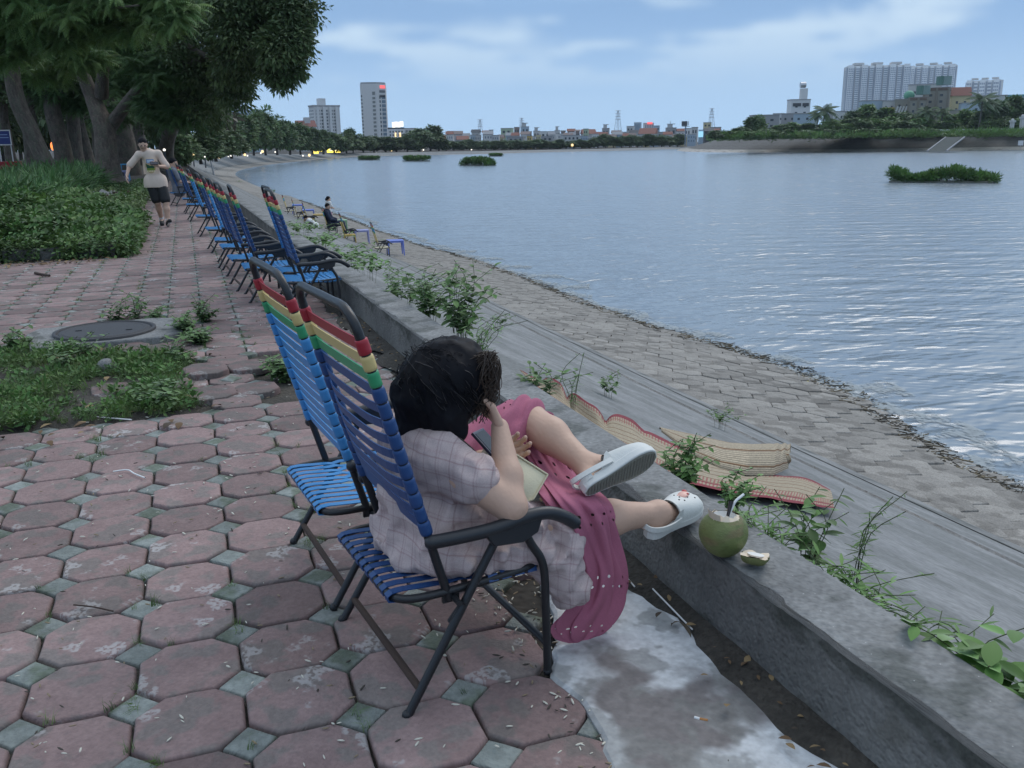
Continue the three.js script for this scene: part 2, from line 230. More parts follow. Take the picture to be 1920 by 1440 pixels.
// waterline, from behind the camera along the near shore, round the far end of the lake
const shore = [[10.4, 14], [10.4, 0], [10.2, -10], [10.2, -25], [9.6, -45], [9.3, -80], [9.1, -120], [10.2, -150]].map(([x, z]) => V(x, WATER, z));
for (const [x, y] of [[460, 317], [520, 307], [580, 301], [640, 295.5], [760, 291], [900, 289], [1000, 286], [1150, 282.5], [1262, 279.5]]) shore.push(onY(x, y, WATER));
shore.push(V(330, WATER, -420), V(620, WATER, -560));
const farDrop = (x, z) => sstep(150, 380, Math.hypot(x, z)); // the far shore is lower than the near one
const groundY = (x, z) => mix(-0.05, -1.95, farDrop(x, z));
function bank(line, rows, side, uvs = [0.25, 0.25], low = false) { // rows of [distance from the waterline, height]
  const c = new THREE.CatmullRomCurve3(line.map((p) => V(p.x, 0, p.z)), false, 'centripetal'), n = line.length * 8, pos = [], uv = [], idx = []; let len = 0, q = null;
  const m = rows.length; for (let i = 0; i <= n; i++) { const p = c.getPoint(i / n), t = c.getTangent(i / n), o = V(t.z, 0, -t.x).multiplyScalar(side); if (q) len += p.distanceTo(q); q = p; let acc = 0; rows.forEach(([d, h], k) => { if (k) acc += Math.hypot(d - rows[k - 1][0], h - rows[k - 1][1]); const X = p.x + o.x * d, Z = p.z + o.z * d; pos.push(X, low && h > WATER ? mix(h, mix(WATER, h, 0.27), farDrop(p.x, p.z)) : h, Z); uv.push(len * uvs[0], acc * uvs[1]); }); }
  for (let i = 0; i < n; i++) for (let k = 0; k < m - 1; k++) { const a = i * m + k, b = a + m; side > 0 ? idx.push(a, b, a + 1, b, b + 1, a + 1) : idx.push(a, a + 1, b, b, a + 1, b + 1); } return geo(pos, idx, uv);
}
const along = (T) => (z) => { for (let i = 0; i < T.length - 1; i++) if (z <= T[i][0] && z >= T[i + 1][0]) return mix(T[i][1], T[i + 1][1], fade((z - T[i][0]) / (T[i + 1][0] - T[i][0]))); return z > T[0][0] ? T[0][1] : T[T.length - 1][1]; };
const shoreX = along([[2, 8.7], [-5, 9.15], [-7.7, 9.4], [-13.6, 10.7], [-20, 10.1], [-31, 10.3], [-39, 9.6], [-50, 9.5]]), lineX = along([[0, 10.4], [-10, 10.2], [-25, 10.2], [-45, 9.6]]);
const beachY = (x, z) => { const k = lineX(z) - 3.35; return -2.2 - 0.46 * (x - k) / (shoreX(z) - k); };
const sinkBeach = (g) => { const p = g.attributes.position; for (let i = 0; i < p.count; i++) if (p.getZ(i) > -44 && p.getX(i) < 14.5) p.setY(i, Math.max(-4, beachY(p.getX(i), p.getZ(i)))); g.computeVertexNormals(); return g; };
structure('lakeside_beach', sinkBeach(bank(shore, [[-9, -4.2], [-3, -3.15], [0, -2.67], [1.6, -2.42], [3.35, -2.2]], 1, [0.35, 0.35], true)), mt.beach, 'gently sloping grey beach strip of worn blocks along the waterline');
structure('embankment_slope', bank(shore, [[3.62, -1.99], [3.65, -1.98], [4.5, -1.62], [4.52, -1.66], [4.75, -1.585], [4.77, -1.5], [6.3, -0.84], [7.6, -0.26], [8.5, 0.04]], 1, [0.4, 0.5], true), mt.slope, 'grey concrete embankment slope with long drain grooves');
structure('slope_kerb', bank(shore, [[3.2, -2.3], [3.2, -2.16], [3.23, -2.14], [3.5, -2.04], [3.64, -1.975]], 1, [0.25, 0.5], true), mt.conc, 'pale concrete kerb strip between slope and beach');
structure('ground', bank(shore, [[8.4, 0.0], [10, -0.045], [60, -0.05], [1300, -0.05]], 1, [0.3, 0.3], true), mt.soil, 'dark bare ground on the land side of the embankment');
// right bank: a spit whose tip lies left of the right-hand houses
const spit = [[1268, 282], [1290, 284.5], [1340, 285.5], [1420, 286], [1560, 285.5], [1700, 284], [1920, 280.5]].map(([x, y]) => onY(x, y, WATER)); spit.push(V(330, WATER, -150), V(600, WATER, -60));
structure('far_beach', bank(spit, [[-6, -3.2], [0, -2.67], [1.6, -2.1], [4, -1.9]], 1, [0.12, 0.3]), new THREE.MeshStandardMaterial({ map: tBeach, color: new THREE.Color(1.35, 1.35, 1.35), roughness: 0.9 }), 'pale strip along the waterline of the opposite bank');
structure('far_slope', bank(spit, [[3.9, -1.92], [4, -1.86], [14, 0.9], [17, 1.2]], 1, [0.18, 0.3]), new THREE.MeshStandardMaterial({ map: tSlope, color: new THREE.Color(0.5, 0.48, 0.46), roughness: 0.9 }), 'dark paved slope of the opposite bank');
structure('far_ground', bank(spit.slice(2), [[16.8, 1.19], [18, 1.25], [36, 2.4], [60, 5], [110, 6], [200, 4]], 1, [0.1, 0.1]), std(0.05, 0.085, 0.03, 1, { bumpMap: tGrain, bumpScale: 0.1 }), 'green rising ground behind the opposite bank');
// lake: flat sheet with wind ripples in its relief
function waveTex() { // tileable sum of many short travelling waves
  const n = 1024, R = rng(77), waves = []; for (let i = 0; i < 70; i++) { const th = -0.35 + (R() - 0.5) * 1.5, f = 5 + Math.floor(Math.pow(R(), 1.6) * 60); const kx = Math.round(f * Math.sin(th)), ky = Math.round(f * Math.cos(th)); waves.push([kx, ky, R() * 6.283, 1 / Math.pow(Math.hypot(kx, ky), 0.95)]); }
  const h = new Float32Array(n * n); let lo = 1e9, hi = -1e9; const S = new Float32Array(n); for (let i = 0; i < n; i++) S[i] = Math.sin(i / n * 6.283185307);
  for (const [kx, ky, ph, a] of waves) { const p0 = Math.floor(ph / 6.2832 * n); for (let j = 0; j < n; j++) { let t = ((ky * j + p0) % n + n) % n; const st = ((kx % n) + n) % n, o = j * n; for (let i = 0; i < n; i++) { h[o + i] += a * S[t]; t += st; if (t >= n) t -= n; } } }
  for (let i = 0; i < n * n; i++) { h[i] *= 0.45 + 1.1 * fbm((i % n) / n * 5, Math.floor(i / n) / n * 5, 207, 2, 5); lo = Math.min(lo, h[i]); hi = Math.max(hi, h[i]); }
  const d = new Uint16Array(0), o = new Float32Array(n * n * 4); for (let i = 0; i < n * n; i++) { const v = (h[i] - lo) / (hi - lo); o.set([v, v, v, 1], i * 4); }
  const t = new THREE.DataTexture(o, n, n, THREE.RGBAFormat, THREE.FloatType); t.magFilter = THREE.LinearFilter; t.minFilter = THREE.LinearFilter; t.wrapS = t.wrapT = THREE.RepeatWrapping; t.needsUpdate = true; return t;
}
{
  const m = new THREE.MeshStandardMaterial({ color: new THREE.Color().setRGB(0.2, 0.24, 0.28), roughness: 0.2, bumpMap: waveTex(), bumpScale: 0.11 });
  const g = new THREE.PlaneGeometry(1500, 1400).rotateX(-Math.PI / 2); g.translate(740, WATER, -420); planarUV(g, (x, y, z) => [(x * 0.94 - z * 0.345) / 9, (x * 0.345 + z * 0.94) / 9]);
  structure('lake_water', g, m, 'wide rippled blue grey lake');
}
// foam along the near waterline
// ---------- lake wall ----------
{
  const R = rng(5), n = 1400, z0 = 2, z1 = -110, prof = (t) => { // cross-section points, worn front edge
    const e = 0.018 * (fbm(t * 160, 3, 2, 4) - 0.5) * 2 + 0.014 * sstep(0.56, 0.62, fbm(t * 90, 8, 4, 4)), w = 0.012 * (fbm(t * 25, 5, 6, 3) - 0.5);
    return [[WALL_X + w * 2, -0.06], [WALL_X + w, 0.1], [WALL_X + w * 1.5, 0.2], [WALL_X + 0.002 + e * 0.4, WALL_H - 0.014 - Math.max(0, e * 0.7)], [WALL_X + 0.012 + Math.max(0, e), WALL_H - 0.002], [WALL_X + 0.05, WALL_H], [WALL_B - 0.03, WALL_H + w * 0.4], [WALL_B, WALL_H - 0.02], [WALL_B + 0.01, -0.1]]; };
  const part = (a, b) => { const pos = [], uv = [], idx = []; const k = b - a + 1; for (let i = 0; i <= n; i++) { const q = i / n, t = q * q * 0.75 + q * 0.25, z = mix(z0, z1, t), p = prof(z * 0.05 + 10); for (let j = a; j <= b; j++) { pos.push(p[j][0], p[j][1], z); uv.push(z * 0.8, (j <= 3 ? p[j][1] : p[j][0]) * 0.8); } } for (let i = 0; i < n; i++) for (let j = 0; j < k - 1; j++) { const A = i * k + j, B = A + k; idx.push(A, B, A + 1, B, B + 1, A + 1); } return geo(pos, idx, uv); };
  const w = thing('lake_wall', 'low rough concrete wall with a chipped edge running along the lake', 'wall', V(0, 0, 0));
  mesh('wall_face', part(0, 3), mt.wallFace, w); mesh('wall_edge', part(3, 5), mt.conc, w); mesh('wall_top', part(5, 8), mt.conc, w);
}
// ---------- pavement ----------
const PP = 0.304, PROT = -0.018, PX0 = -0.245, PZ0 = -2.53;
const lat = (i, j) => { const a = i * PP, b = -j * PP; return [PX0 + a * Math.cos(PROT) - b * Math.sin(PROT) * -1, PZ0 + b * Math.cos(PROT) - a * Math.sin(PROT) * -1]; };
function inPoly(x, y, P) { let c = false; for (let i = 0, j = P.length - 1; i < P.length; j = i++) { const [xi, yi] = P[i], [xj, yj] = P[j]; if ((yi > y) !== (yj > y) && x < (xj - xi) * (y - yi) / (yj - yi) + xi) c = !c; } return c; }
const wpoly = (px) => px.map(([x, y]) => { const p = onY(x, y, 0); return [p.x, p.z]; });
const weedPoly = wpoly([[-120, 668], [70, 655], [300, 668], [355, 672], [345, 705], [352, 752], [392, 762], [300, 780], [150, 795], [-140, 812]]);
const weedPoly2 = wpoly([[500, 660], [560, 650], [600, 700], [560, 748], [505, 745]]);
const manPoly = wpoly([[55, 660], [90, 618], [230, 592], [300, 590], [348, 603], [335, 640], [200, 660]]);
const screedPoly = [[1.12, -1.0], [1.02, -1.5], [0.9, -1.75], [0.98, -2.0], [0.93, -2.2], [1.05, -2.45], [1.12, -2.75], [1.3, -3.0], [1.55, -3.0], [1.55, -0.6], [1.2, -0.6]];
{
  const bed = new THREE.PlaneGeometry(14, 130).rotateX(-Math.PI / 2).translate(-5.4, -0.028, -58); planarUV(bed, (x, y, z) => [x * 0.7, z * 0.7]);
  const pave = structure('pavement', bed, new THREE.MeshStandardMaterial({ map: tSoil, color: new THREE.Color(1.3, 1.3, 1.3), roughness: 1, bumpMap: tGrain, bumpScale: 0.02 }), 'lakeside pavement of octagonal red pavers with small grey squares');
  const R = rng(12), TH = 0.045;
  const slab = (pts, k, wob, bev) => { const r = rng(k); const P = pts.map(([x, y]) => [x + (r() - 0.5) * wob, y + (r() - 0.5) * wob]); const n = P.length, s = 1 - bev, pos = [], idx = [], uv = [], ou = r() * 5, ov = r() * 5;
    const ring = (sc, h) => P.map(([x, y], i) => { const q = 1 + (fbm(i * 3.7 + k, h * 50, k, 2) - 0.5) * 0.02; return [x * sc * q, h, y * sc * q]; });
    const rings = [ring(1, -TH), ring(1, -0.01), ring((1 + s) / 2, -0.003), ring(s, 0), ring(s * 0.5, 0.0012)]; rings.forEach((q) => q.forEach((p) => { pos.push(...p); uv.push(p[0] * 1.5 + ou, p[2] * 1.5 + ov + p[1]); })); pos.push(0, 0.0012, 0); uv.push(ou, ov);
    for (let a = 0; a < 4; a++) for (let i = 0; i < n; i++) { const i2 = (i + 1) % n, A = a * n + i, B = a * n + i2; idx.push(A, A + n, B, B, A + n, B + n); } for (let i = 0; i < n; i++) idx.push(4 * n + i, 5 * n, 4 * n + (i + 1) % n); return geo(pos, idx, uv); };
  const c = 0.078, h = PP / 2 - 0.004, d = h - c + 0.004, oct = [[-d, -h], [d, -h], [h, -d], [h, d], [d, h], [-d, h], [-h, d], [-h, -d]], e = c - 0.005, sq = [[0, -e], [e, 0], [0, e], [-e, 0]];
  const dense = (P, m) => P.flatMap((p, i) => { const q = P[(i + 1) % P.length]; return Array.from({ length: m }, (_, k) => [mix(p[0], q[0], k / m), mix(p[1], q[1], k / m)]); });
  const octs = Array.from({ length: 14 }, (_, k) => slab(dense(oct, 2), 100 + k, 0.005, 0.06)), sqs = Array.from({ length: 8 }, (_, k) => slab(dense(sq, 2), 300 + k, 0.004, 0.1));
  const list = [];
  for (let j = -8; j < 150; j++) for (let i = -10; i < 8; i++) for (const o of [1, 0]) {
    const [x, z] = lat(i + 0.5 * o, j - 0.5 * o); if (x > WALL_X - 0.1 - 0.06 * R() || z > -0.9) continue; if (z < -14.45 && x < -0.72 - (z < -26 ? 0.1 : 0)) continue; if (z < -46) continue;
    if (x < -4.2) continue; if (inPoly(x, z, weedPoly) || inPoly(x, z, weedPoly2) || inPoly(x, z, manPoly) || inPoly(x, z, screedPoly)) continue;
    const q = toPx(V(x, 0, z)); if (q[2] < 0.15 || q[0] < -1500 || q[0] > 2200 || q[1] > 2600) continue; const unseen = q[0] < -80 || q[1] > 1520 ? 60 : 0;
    list.push({ o, x, z, y: (R() - 0.5) * 0.008 + 0.004 * Math.sin(x * 3) , s: q[2] + unseen, a: (R() - 0.5) * 0.016, b: (R() - 0.5) * 0.016, t: Math.floor(R() * 4) * Math.PI / 2 + (R() - 0.5) * 0.03, k: Math.floor(R() * 99), m: R() });
  }
  // raised and tilted pavers round the weeds
  for (const [px, py, y, a, b] of [[385, 690, 0.05, 0.05, 0], [468, 683, 0.035, 0.02, 0.02], [398, 735, 0.02, 0.03, 0.03], [478, 727, 0.012, 0, 0.05], [312, 722, 0.03, -0.05, 0.16], [217, 730, 0.02, 0.1, -0.1], [165, 660, 0.0, 0.02, 0.1], [245, 652, 0.02, 0.1, 0], [300, 655, 0.03, 0.12, 0.05]]) { const p = onY(px, py, y); list.push({ o: 1, x: p.x, z: p.z, y, s: 1, a, b, t: 0.1, k: 7, m: 0.95 }); }
  { const p = onY(433, 705, 0.03); list.push({ o: 0, x: p.x, z: p.z, y: 0.02, s: 1, a: 0.1, b: 0, t: 0.1, k: 1, m: 0.2 }); }
  const dummy = new THREE.Object3D(), rest = [];
  for (const o of [1, 0]) { const L = list.filter((t) => t.o === o).sort((a, b) => a.s - b.s); L.forEach((t, n) => {
    const g = (o ? octs : sqs)[t.k % (o ? octs.length : sqs.length)], m = o ? mt.paver[t.m > 0.9 ? 3 : t.m > 0.6 ? 2 : t.m > 0.3 ? 1 : 0] : mt.paverG[t.m > 0.5 ? 1 : 0];
    dummy.position.set(t.x, t.y + (o ? 0 : -0.006), t.z); dummy.rotation.set(t.a, t.t + PROT, t.b); dummy.updateMatrix();
    if (n < 300) { const q = mesh(o ? 'octagon_paver' : 'square_paver', g, m, pave); q.position.copy(dummy.position); q.rotation.copy(dummy.rotation); } else rest.push([o, g.clone().applyMatrix4(dummy.matrix)]);
  }); }
  for (const o of [1, 0]) tag(mesh(o ? 'far_octagon_pavers' : 'far_square_pavers', merge(rest.filter((r) => r[0] === o).map((r) => r[1])), o ? mt.paver[0] : mt.paverG[0], pave), null, null, null, 'stuff');
  // cement screed near the wall
  const S = new THREE.Shape(screedPoly.flatMap(([x, z], i) => { const [x2, z2] = screedPoly[(i + 1) % screedPoly.length]; return Array.from({ length: 6 }, (_, k) => { const t = k / 6, X = mix(x, x2, t), Z = mix(z, z2, t), w = X > 1.5 ? 0 : 0.05 * (fbm(X * 9, Z * 9, 4, 3) - 0.5); return new THREE.Vector2(X + w, -(Z + w)); }); }));
  const sg = new THREE.ExtrudeGeometry(S, { depth: 0.02, bevelEnabled: true, bevelSize: 0.012, bevelThickness: 0.008, bevelSegments: 1, steps: 1 }); sg.rotateX(-Math.PI / 2).translate(0, -0.016, 0); planarUV(sg, (x, y, z) => [x * 0.9, z * 0.9]);
  structure('cement_patch', sg, mt.screed, 'pale dusty cement patch beside the foot of the wall');
}
// dark soil strip between pavers and wall, wall-foot shade painted into its tone
{ const g = grid(4, 260, (u, v) => { const z = mix(0, -46, v * v * 0.7 + v * 0.3), x = mix((z > -3 ? 1.33 : 1.28) + 0.24 * (fbm(z * 3, 1, 2, 4) - 0.2), 1.53, u); return V(x, 0.004 + 0.03 * u + 0.025 * fbm(x * 14, z * 14, 3, 3) * Math.sin(u * 3), z); }, (u, v, p) => [p.x * 0.8, p.z * 0.8]); structure('soil_strip', g, mt.soil, 'dark soil along the foot of the lake wall with shade painted into its tone'); }
// rising bumpy soil inside the weed patch
{ const b = grid(40, 24, (u, v) => { const x = mix(-2.6, 0.35, u), z = mix(-7.9, -4.9, v), i = inPoly(x, z, weedPoly) || inPoly(x, z, weedPoly2); return V(x, (i ? 0.006 : -0.05) + 0.03 * fbm(x * 4, z * 4, 5, 3) - 0.01, z); }, (u, v, p) => [p.x * 0.7, p.z * 0.7]); structure('weed_soil', b, mt.soil, 'bare earth where pavers are missing'); }
// ---------- manhole ----------
{
  const m = thing('manhole', 'round iron manhole cover in a raised concrete slab among weeds', 'manhole', onY(203, 628, 0.03), 0.1);
  const S = new THREE.Shape([[-0.56, -0.4], [0.36, -0.44], [0.55, -0.3], [0.56, 0.36], [0.4, 0.45], [-0.52, 0.42], [-0.6, 0.2]].map(([x, y]) => new THREE.Vector2(x, y)));
  const g = new THREE.ExtrudeGeometry(S, { depth: 0.07, bevelEnabled: true, bevelSize: 0.015, bevelThickness: 0.012, bevelSegments: 2 }); g.rotateX(-Math.PI / 2).translate(0, -0.05, 0); mesh('slab', boxUV(g, 0.9), mt.conc, m);
  const L = (p) => new THREE.LatheGeometry(p.map(([x, y]) => new THREE.Vector2(x, y)), 48);
  mesh('rim', L([[0.4, 0.03], [0.4, 0.05], [0.375, 0.052], [0.37, 0.04], [0.365, 0.033]]), mt.iron, m).position.x = -0.02;
  mesh('cover', merge([L([[0, 0.046], [0.3, 0.046], [0.31, 0.05], [0.33, 0.05], [0.335, 0.044], [0.355, 0.044], [0.36, 0.035]]), box(0.05, 0.01, 0.02, 0.18, 0.048, 0.1), box(0.05, 0.01, 0.02, -0.2, 0.048, -0.06)]), mt.iron, m).position.x = -0.02;
}
// ---------- hexagonal slope blocks on the beach ----------
{
  const beach = scene.getObjectByName('lakeside_beach'), R = rng(31), r = 0.285, list = [];
  const hexes = Array.from({ length: 10 }, (_, k) => { const q = rng(500 + k), pos = [], idx = [], uv = [], n = 18, ou = q() * 3, ov = q() * 3; const P = []; for (let i = 0; i < 6; i++) { const a = i * Math.PI / 3, b = a + Math.PI / 3, j = [q() - 0.5, q() - 0.5]; for (let s = 0; s < 3; s++) { const t = s / 3; P.push([mix(Math.cos(a), Math.cos(b), t) * r * 0.985 + j[0] * 0.016, mix(Math.sin(a), Math.sin(b), t) * r * 0.985 + j[1] * 0.016]); } }
    [[1, -0.06], [1, -0.012], [0.965, 0], [0.5, 0.002]].forEach(([s, h]) => P.forEach(([x, z]) => { pos.push(x * s, h, z * s); uv.push(x * s * 0.8 + ou, z * s * 0.8 + ov); })); pos.push(0, 0.003, 0); uv.push(ou, ov);
    for (let a = 0; a < 3; a++) for (let i = 0; i < n; i++) { const i2 = (i + 1) % n, A = a * n + i, B = a * n + i2; idx.push(A, B, A + n, B, B + n, A + n); } for (let i = 0; i < n; i++) idx.push(3 * n + i, 3 * n + (i + 1) % n, 4 * n); return geo(pos, idx, uv); });
  const slopeY = (x, z) => z > -44 ? beachY(x, z) : (() => { const w = 9.55, d = w - x; return d > 1.6 ? mix(-2.42, -2.2, (d - 1.6) / 1.75) : mix(-2.67, -2.42, d / 1.6); })();
  for (let j = -6; j < 190; j++) for (let i = -1; i < 9; i++) { const x = 6.75 + i * r * 1.5, z = -2.5 - (j + (i & 1) * 0.5) * r * 1.732; if (x > shoreX(z) + 0.25 || z < -80) continue; const q = toPx(V(x, slopeY(x, z), z)); if (q[2] < 1 || q[0] > 2150 || q[0] < 380) continue; list.push([q[2], x, z, R()]); }
  list.sort((a, b) => a[0] - b[0]); const d = new THREE.Object3D(), rest = []; const ms = [1.0, 0.86, 1.12].map((k) => new THREE.MeshStandardMaterial({ map: tBeach, color: new THREE.Color(k, k, k), roughness: 0.9, bumpMap: tGrain, bumpScale: 0.014 }));
  list.forEach(([s, x, z, q], n) => { d.position.set(x, slopeY(x, z) + 0.03 + (q - 0.5) * 0.016, z); d.rotation.set((q * 7 % 1 - 0.5) * 0.03, Math.floor(q * 6) * Math.PI / 3, -0.13 + (q * 13 % 1 - 0.5) * 0.03); d.rotation.order = 'ZXY'; d.updateMatrix(); const g = hexes[Math.floor(q * 10)];
    if (n < 300) { const m = mesh('hexagon_block', g, ms[Math.floor(q * 29) % 3], beach); m.rotation.order = 'ZXY'; m.position.copy(d.position); m.rotation.copy(d.rotation); } else rest.push(g.clone().applyMatrix4(d.matrix)); });
  tag(mesh('far_hexagon_blocks', merge(rest), ms[0], beach), null, null, null, 'stuff');
}

// ================= folding chairs =================
// chair axes: x forward (away from the backrest), y up, z to the sitter's right; origin between the rear feet
const PB = V(0.155, 0.31, 0), PT = V(-0.075, 1.14, 0), PD = PT.clone().sub(PB).normalize(), PL = PT.distanceTo(PB), PN = V(PD.y, -PD.x, 0), HZ = 0.264;
const post = (t, z, off = 0) => V(PB.x + PD.x * t + PN.x * off, PB.y + PD.y * t + PN.y * off, z);
const parts = {};
{
  const r = 0.0128, arc = (z) => [post(0, z), post(0.2, z), post(0.55, z), post(PL - 0.09, z), post(PL - 0.02, z * 0.96), post(PL + 0.012, z * 0.8)];
  const L = arc(HZ), Rr = arc(-HZ).reverse(); parts.back = tube([...L, post(PL + 0.016, HZ * 0.4), post(PL + 0.016, -HZ * 0.4), ...Rr], r, 90, 10);
  const leg = (s) => merge([rod(V(0, 0, s * 0.3), V(0.3, 0.475, s * 0.285), r, r), new THREE.SphereGeometry(r * 1.15, 8, 6).translate(0, 0.008, s * 0.3)]);
  const fl = (s) => merge([tube([V(0.452, 0, s * 0.3), V(0.448, 0.2, s * 0.298), V(0.438, 0.37, s * 0.295), V(0.405, 0.43, s * 0.29), V(0.385, 0.475, s * 0.287)], r, 20, 8), new THREE.SphereGeometry(r * 1.15, 8, 6).translate(0.452, 0.008, s * 0.3)]);
  parts.rear = [leg(1), leg(-1)]; parts.front = [fl(1), fl(-1)];
  parts.str = [rod(V(0.045, 0.072, -0.297), V(0.045, 0.072, 0.297), 0.0115), rod(V(0.451, 0.1, -0.299), V(0.451, 0.1, 0.299), 0.0115)];
  const arm = (s) => { const z = s * 0.298, c = new THREE.CatmullRomCurve3([V(0.1, 0.502, s * 0.285), V(0.18, 0.503, s * 0.292), V(0.29, 0.508, z), V(0.39, 0.522, z), V(0.46, 0.518, z), V(0.515, 0.492, z), V(0.545, 0.47, z)]); const sh = new THREE.Shape(); sh.absellipse(0, 0, 0.017, 0.023, 0, 6.2832); // x of shape ends up across
    const g = new THREE.TubeGeometry(c, 30, 0.02, 10), e = [0, 1].map((t) => new THREE.SphereGeometry(0.02, 10, 8).translate(...c.getPoint(t).toArray())); const S = new THREE.Shape([[0.25, 0.505], [0.43, 0.515], [0.415, 0.475], [0.37, 0.455], [0.28, 0.462]].map(([x, y]) => new THREE.Vector2(x, y)));
    return merge([g, ...e, new THREE.ExtrudeGeometry(S, { depth: 0.022, bevelEnabled: true, bevelSize: 0.004, bevelThickness: 0.004, bevelSegments: 1 }).translate(0, 0, z - 0.011)]); };
  parts.arm = [arm(1), arm(-1)];
  const sx0 = 0.0, sx1 = 0.47, c = 0.06, sz = 0.262, y0 = 0.335, y1 = 0.345; parts.seat = tube([V(sx0, y0, sz - c), V(sx0 + 0.018, y0, sz - 0.018), V(sx0 + c, y0, sz), V(0.25, y0, sz), V(sx1 - c, y1, sz), V(sx1 - 0.018, y1, sz - 0.018), V(sx1, y1, sz - c), V(sx1, y1, 0), V(sx1, y1, -sz + c), V(sx1 - 0.018, y1, -sz + 0.018), V(sx1 - c, y1, -sz), V(0.25, y0, -sz), V(sx0 + c, y0, -sz), V(sx0 + 0.018, y0, -sz + 0.018), V(sx0, y0, -sz + c), V(sx0, y0, 0)], 0.0125, 100, 8, true);
  const piv = (s) => merge([box(0.05, 0.03, 0.012, 0.16, 0.315, s * 0.262), rod(V(0.165, 0.315, s * 0.225), V(0.165, 0.315, s * 0.315), 0.009), rod(V(0.19, 0.305, s * 0.293), V(0.155, 0.24, s * 0.27), 0.012)]); parts.piv = [piv(1), piv(-1)];
  parts.strap = (n, sag) => { const t = PL - 0.083 - n * 0.045, w = sag > 0.015 ? 0.028 : 0.034; const pts = []; for (let i = 0; i <= 12; i++) { const u = i / 12 * 2 - 1; pts.push(post(t - sag * 0.15 * (1 - u * u), u * HZ, -sag * (1 - u * u * u * u) + 0.002)); }
    const k = 1 + 0.05 * Math.sin(n * 2.7); return merge([ribbon(pts, PD, w, 0.0035), ...[1, -1].map((s) => new THREE.LatheGeometry([[0.0128, -0.0205], [0.0168, -0.0195], [0.0174 * k, -0.011], [0.0174 * k, 0.011], [0.0168, 0.0195], [0.0128, 0.0205]].map(([a, b]) => new THREE.Vector2(a, b)), 14).applyQuaternion(new THREE.Quaternion().setFromUnitVectors(V(0, 1, 0), PD)).translate(...post(t, s * HZ).toArray()))]); };
  parts.straps = Array.from({ length: 13 }, (_, n) => parts.strap(n, 0.006));
  parts.sagged = Array.from({ length: 13 }, (_, n) => parts.strap(n, n < 4 ? 0.004 : 0.03 * Math.sin(clamp((n - 2) / 11) * 3.1416)));
  parts.ss = Array.from({ length: 11 }, (_, n) => { const z = -0.22 + n * 0.044; const dy = (i) => 0.006 * ((n + i) & 1 ? 1 : -1), S = [V(0.012, 0.322, z), V(-0.012, 0.326, z), V(-0.0145, 0.342, z), V(0, 0.3505, z)]; for (let i = 0; i <= 16; i++) S.push(V(0.03 + i * 0.026, 0.3515 - 0.012 * Math.sin(i / 16 * 3.14) + (i > 4 && i < 16 ? dy(i >> 1) * 0.5 : 0), z)); S.push(V(0.474, 0.3595, z), V(0.486, 0.35, z), V(0.484, 0.336, z), V(0.462, 0.331, z)); return ribbon(S, V(0, 0, 1), 0.027, 0.003); });
  parts.cs = Array.from({ length: 7 }, (_, n) => { const x = 0.165 + n * 0.042, S = [V(x, 0.322, -0.252), V(x, 0.335, -0.276), V(x, 0.3505, -0.265)]; for (let i = 0; i <= 22; i++) { const u = i / 22; S.push(V(x, 0.349 - 0.012 * Math.sin((x - 0.03) / 0.42 * 3.14) * Math.sin(u * 3.14) + 0.0035 * (((i >> 1) + n) & 1 ? 1 : -1), mix(-0.252, 0.252, u))); } S.push(V(x, 0.3505, 0.265), V(x, 0.335, 0.276), V(x, 0.322, 0.252)); return ribbon(S, V(1, 0, 0), 0.03, 0.003); });
}
function makeChair(label, cols, seatMat, { sag = false, pos, turn, group, cross = true, frame = mt.frame } = {}) {
  const c = thing('folding_chair', label, 'chair', pos, turn, group);
  mesh('back_frame', parts.back, frame, c); for (const i of [0, 1]) { mesh('leg', parts.rear[i], frame, c); mesh('leg', parts.front[i], frame, c); mesh('stretcher', parts.str[i], i ? frame : mt.rust, c); mesh('armrest', parts.arm[i], mt.arm, c); mesh('hinge', parts.piv[i], frame, c); }
  mesh('seat_frame', parts.seat, frame, c); (sag ? parts.sagged : parts.straps).forEach((g, n) => mesh('back_strap', g, cols[Math.min(n, cols.length - 1)], c));
  parts.ss.forEach((g) => mesh('seat_strap', g, seatMat, c)); if (cross) parts.cs.forEach((g) => mesh('cross_strap', g, seatMat, c)); return c;
}
const rainbow = (b) => [mt.red, mt.yellow, mt.green, b];
const CH_O = V(0.4365, 0, -2.4745), CH_T = 0.1243, CHG = 'folding strap chairs along the lake wall';
const chairPos = (x, z) => V(x, 0, z);
const ch1 = makeChair('dark blue strapped folding chair that the woman sits in', rainbow(mt.dblue), mt.dblue, { sag: true, pos: CH_O, turn: CH_T, group: CHG });
const ch2 = makeChair('empty light blue strapped folding chair beside the seated woman', rainbow(mt.lblue), mt.lblue, { pos: V(0.357, 0, -3.165), turn: 0.1, group: CHG });
ch1.children.filter((m) => m.name === 'cross_strap').slice(0, 3).forEach((m) => ch1.remove(m)); ch2.children.filter((m) => m.name === 'cross_strap').slice(0, 4).forEach((m) => ch2.remove(m));
const ch3 = makeChair('tall dark blue folding chair with its seat over the wall', rainbow(mt.dblue), mt.lblue, { pos: V(0.93, 0, -8.62), turn: 0.02, group: CHG });
const ch4 = copyOf(ch2, 'light blue folding chair just behind the tall dark one, left of the wall', V(0.97, 0, -9.3), 0.05); ch4.userData.group = CHG;
const dark = makeChair('dark framed folding chair', [mt.red, mt.yellow, mt.green, mt.dblue], mt.lblue, { pos: V(0.66, 0, -9.75), turn: 0.0, group: CHG });
dark.userData.label = 'nearest chair of the close row, beyond the broken pavers';
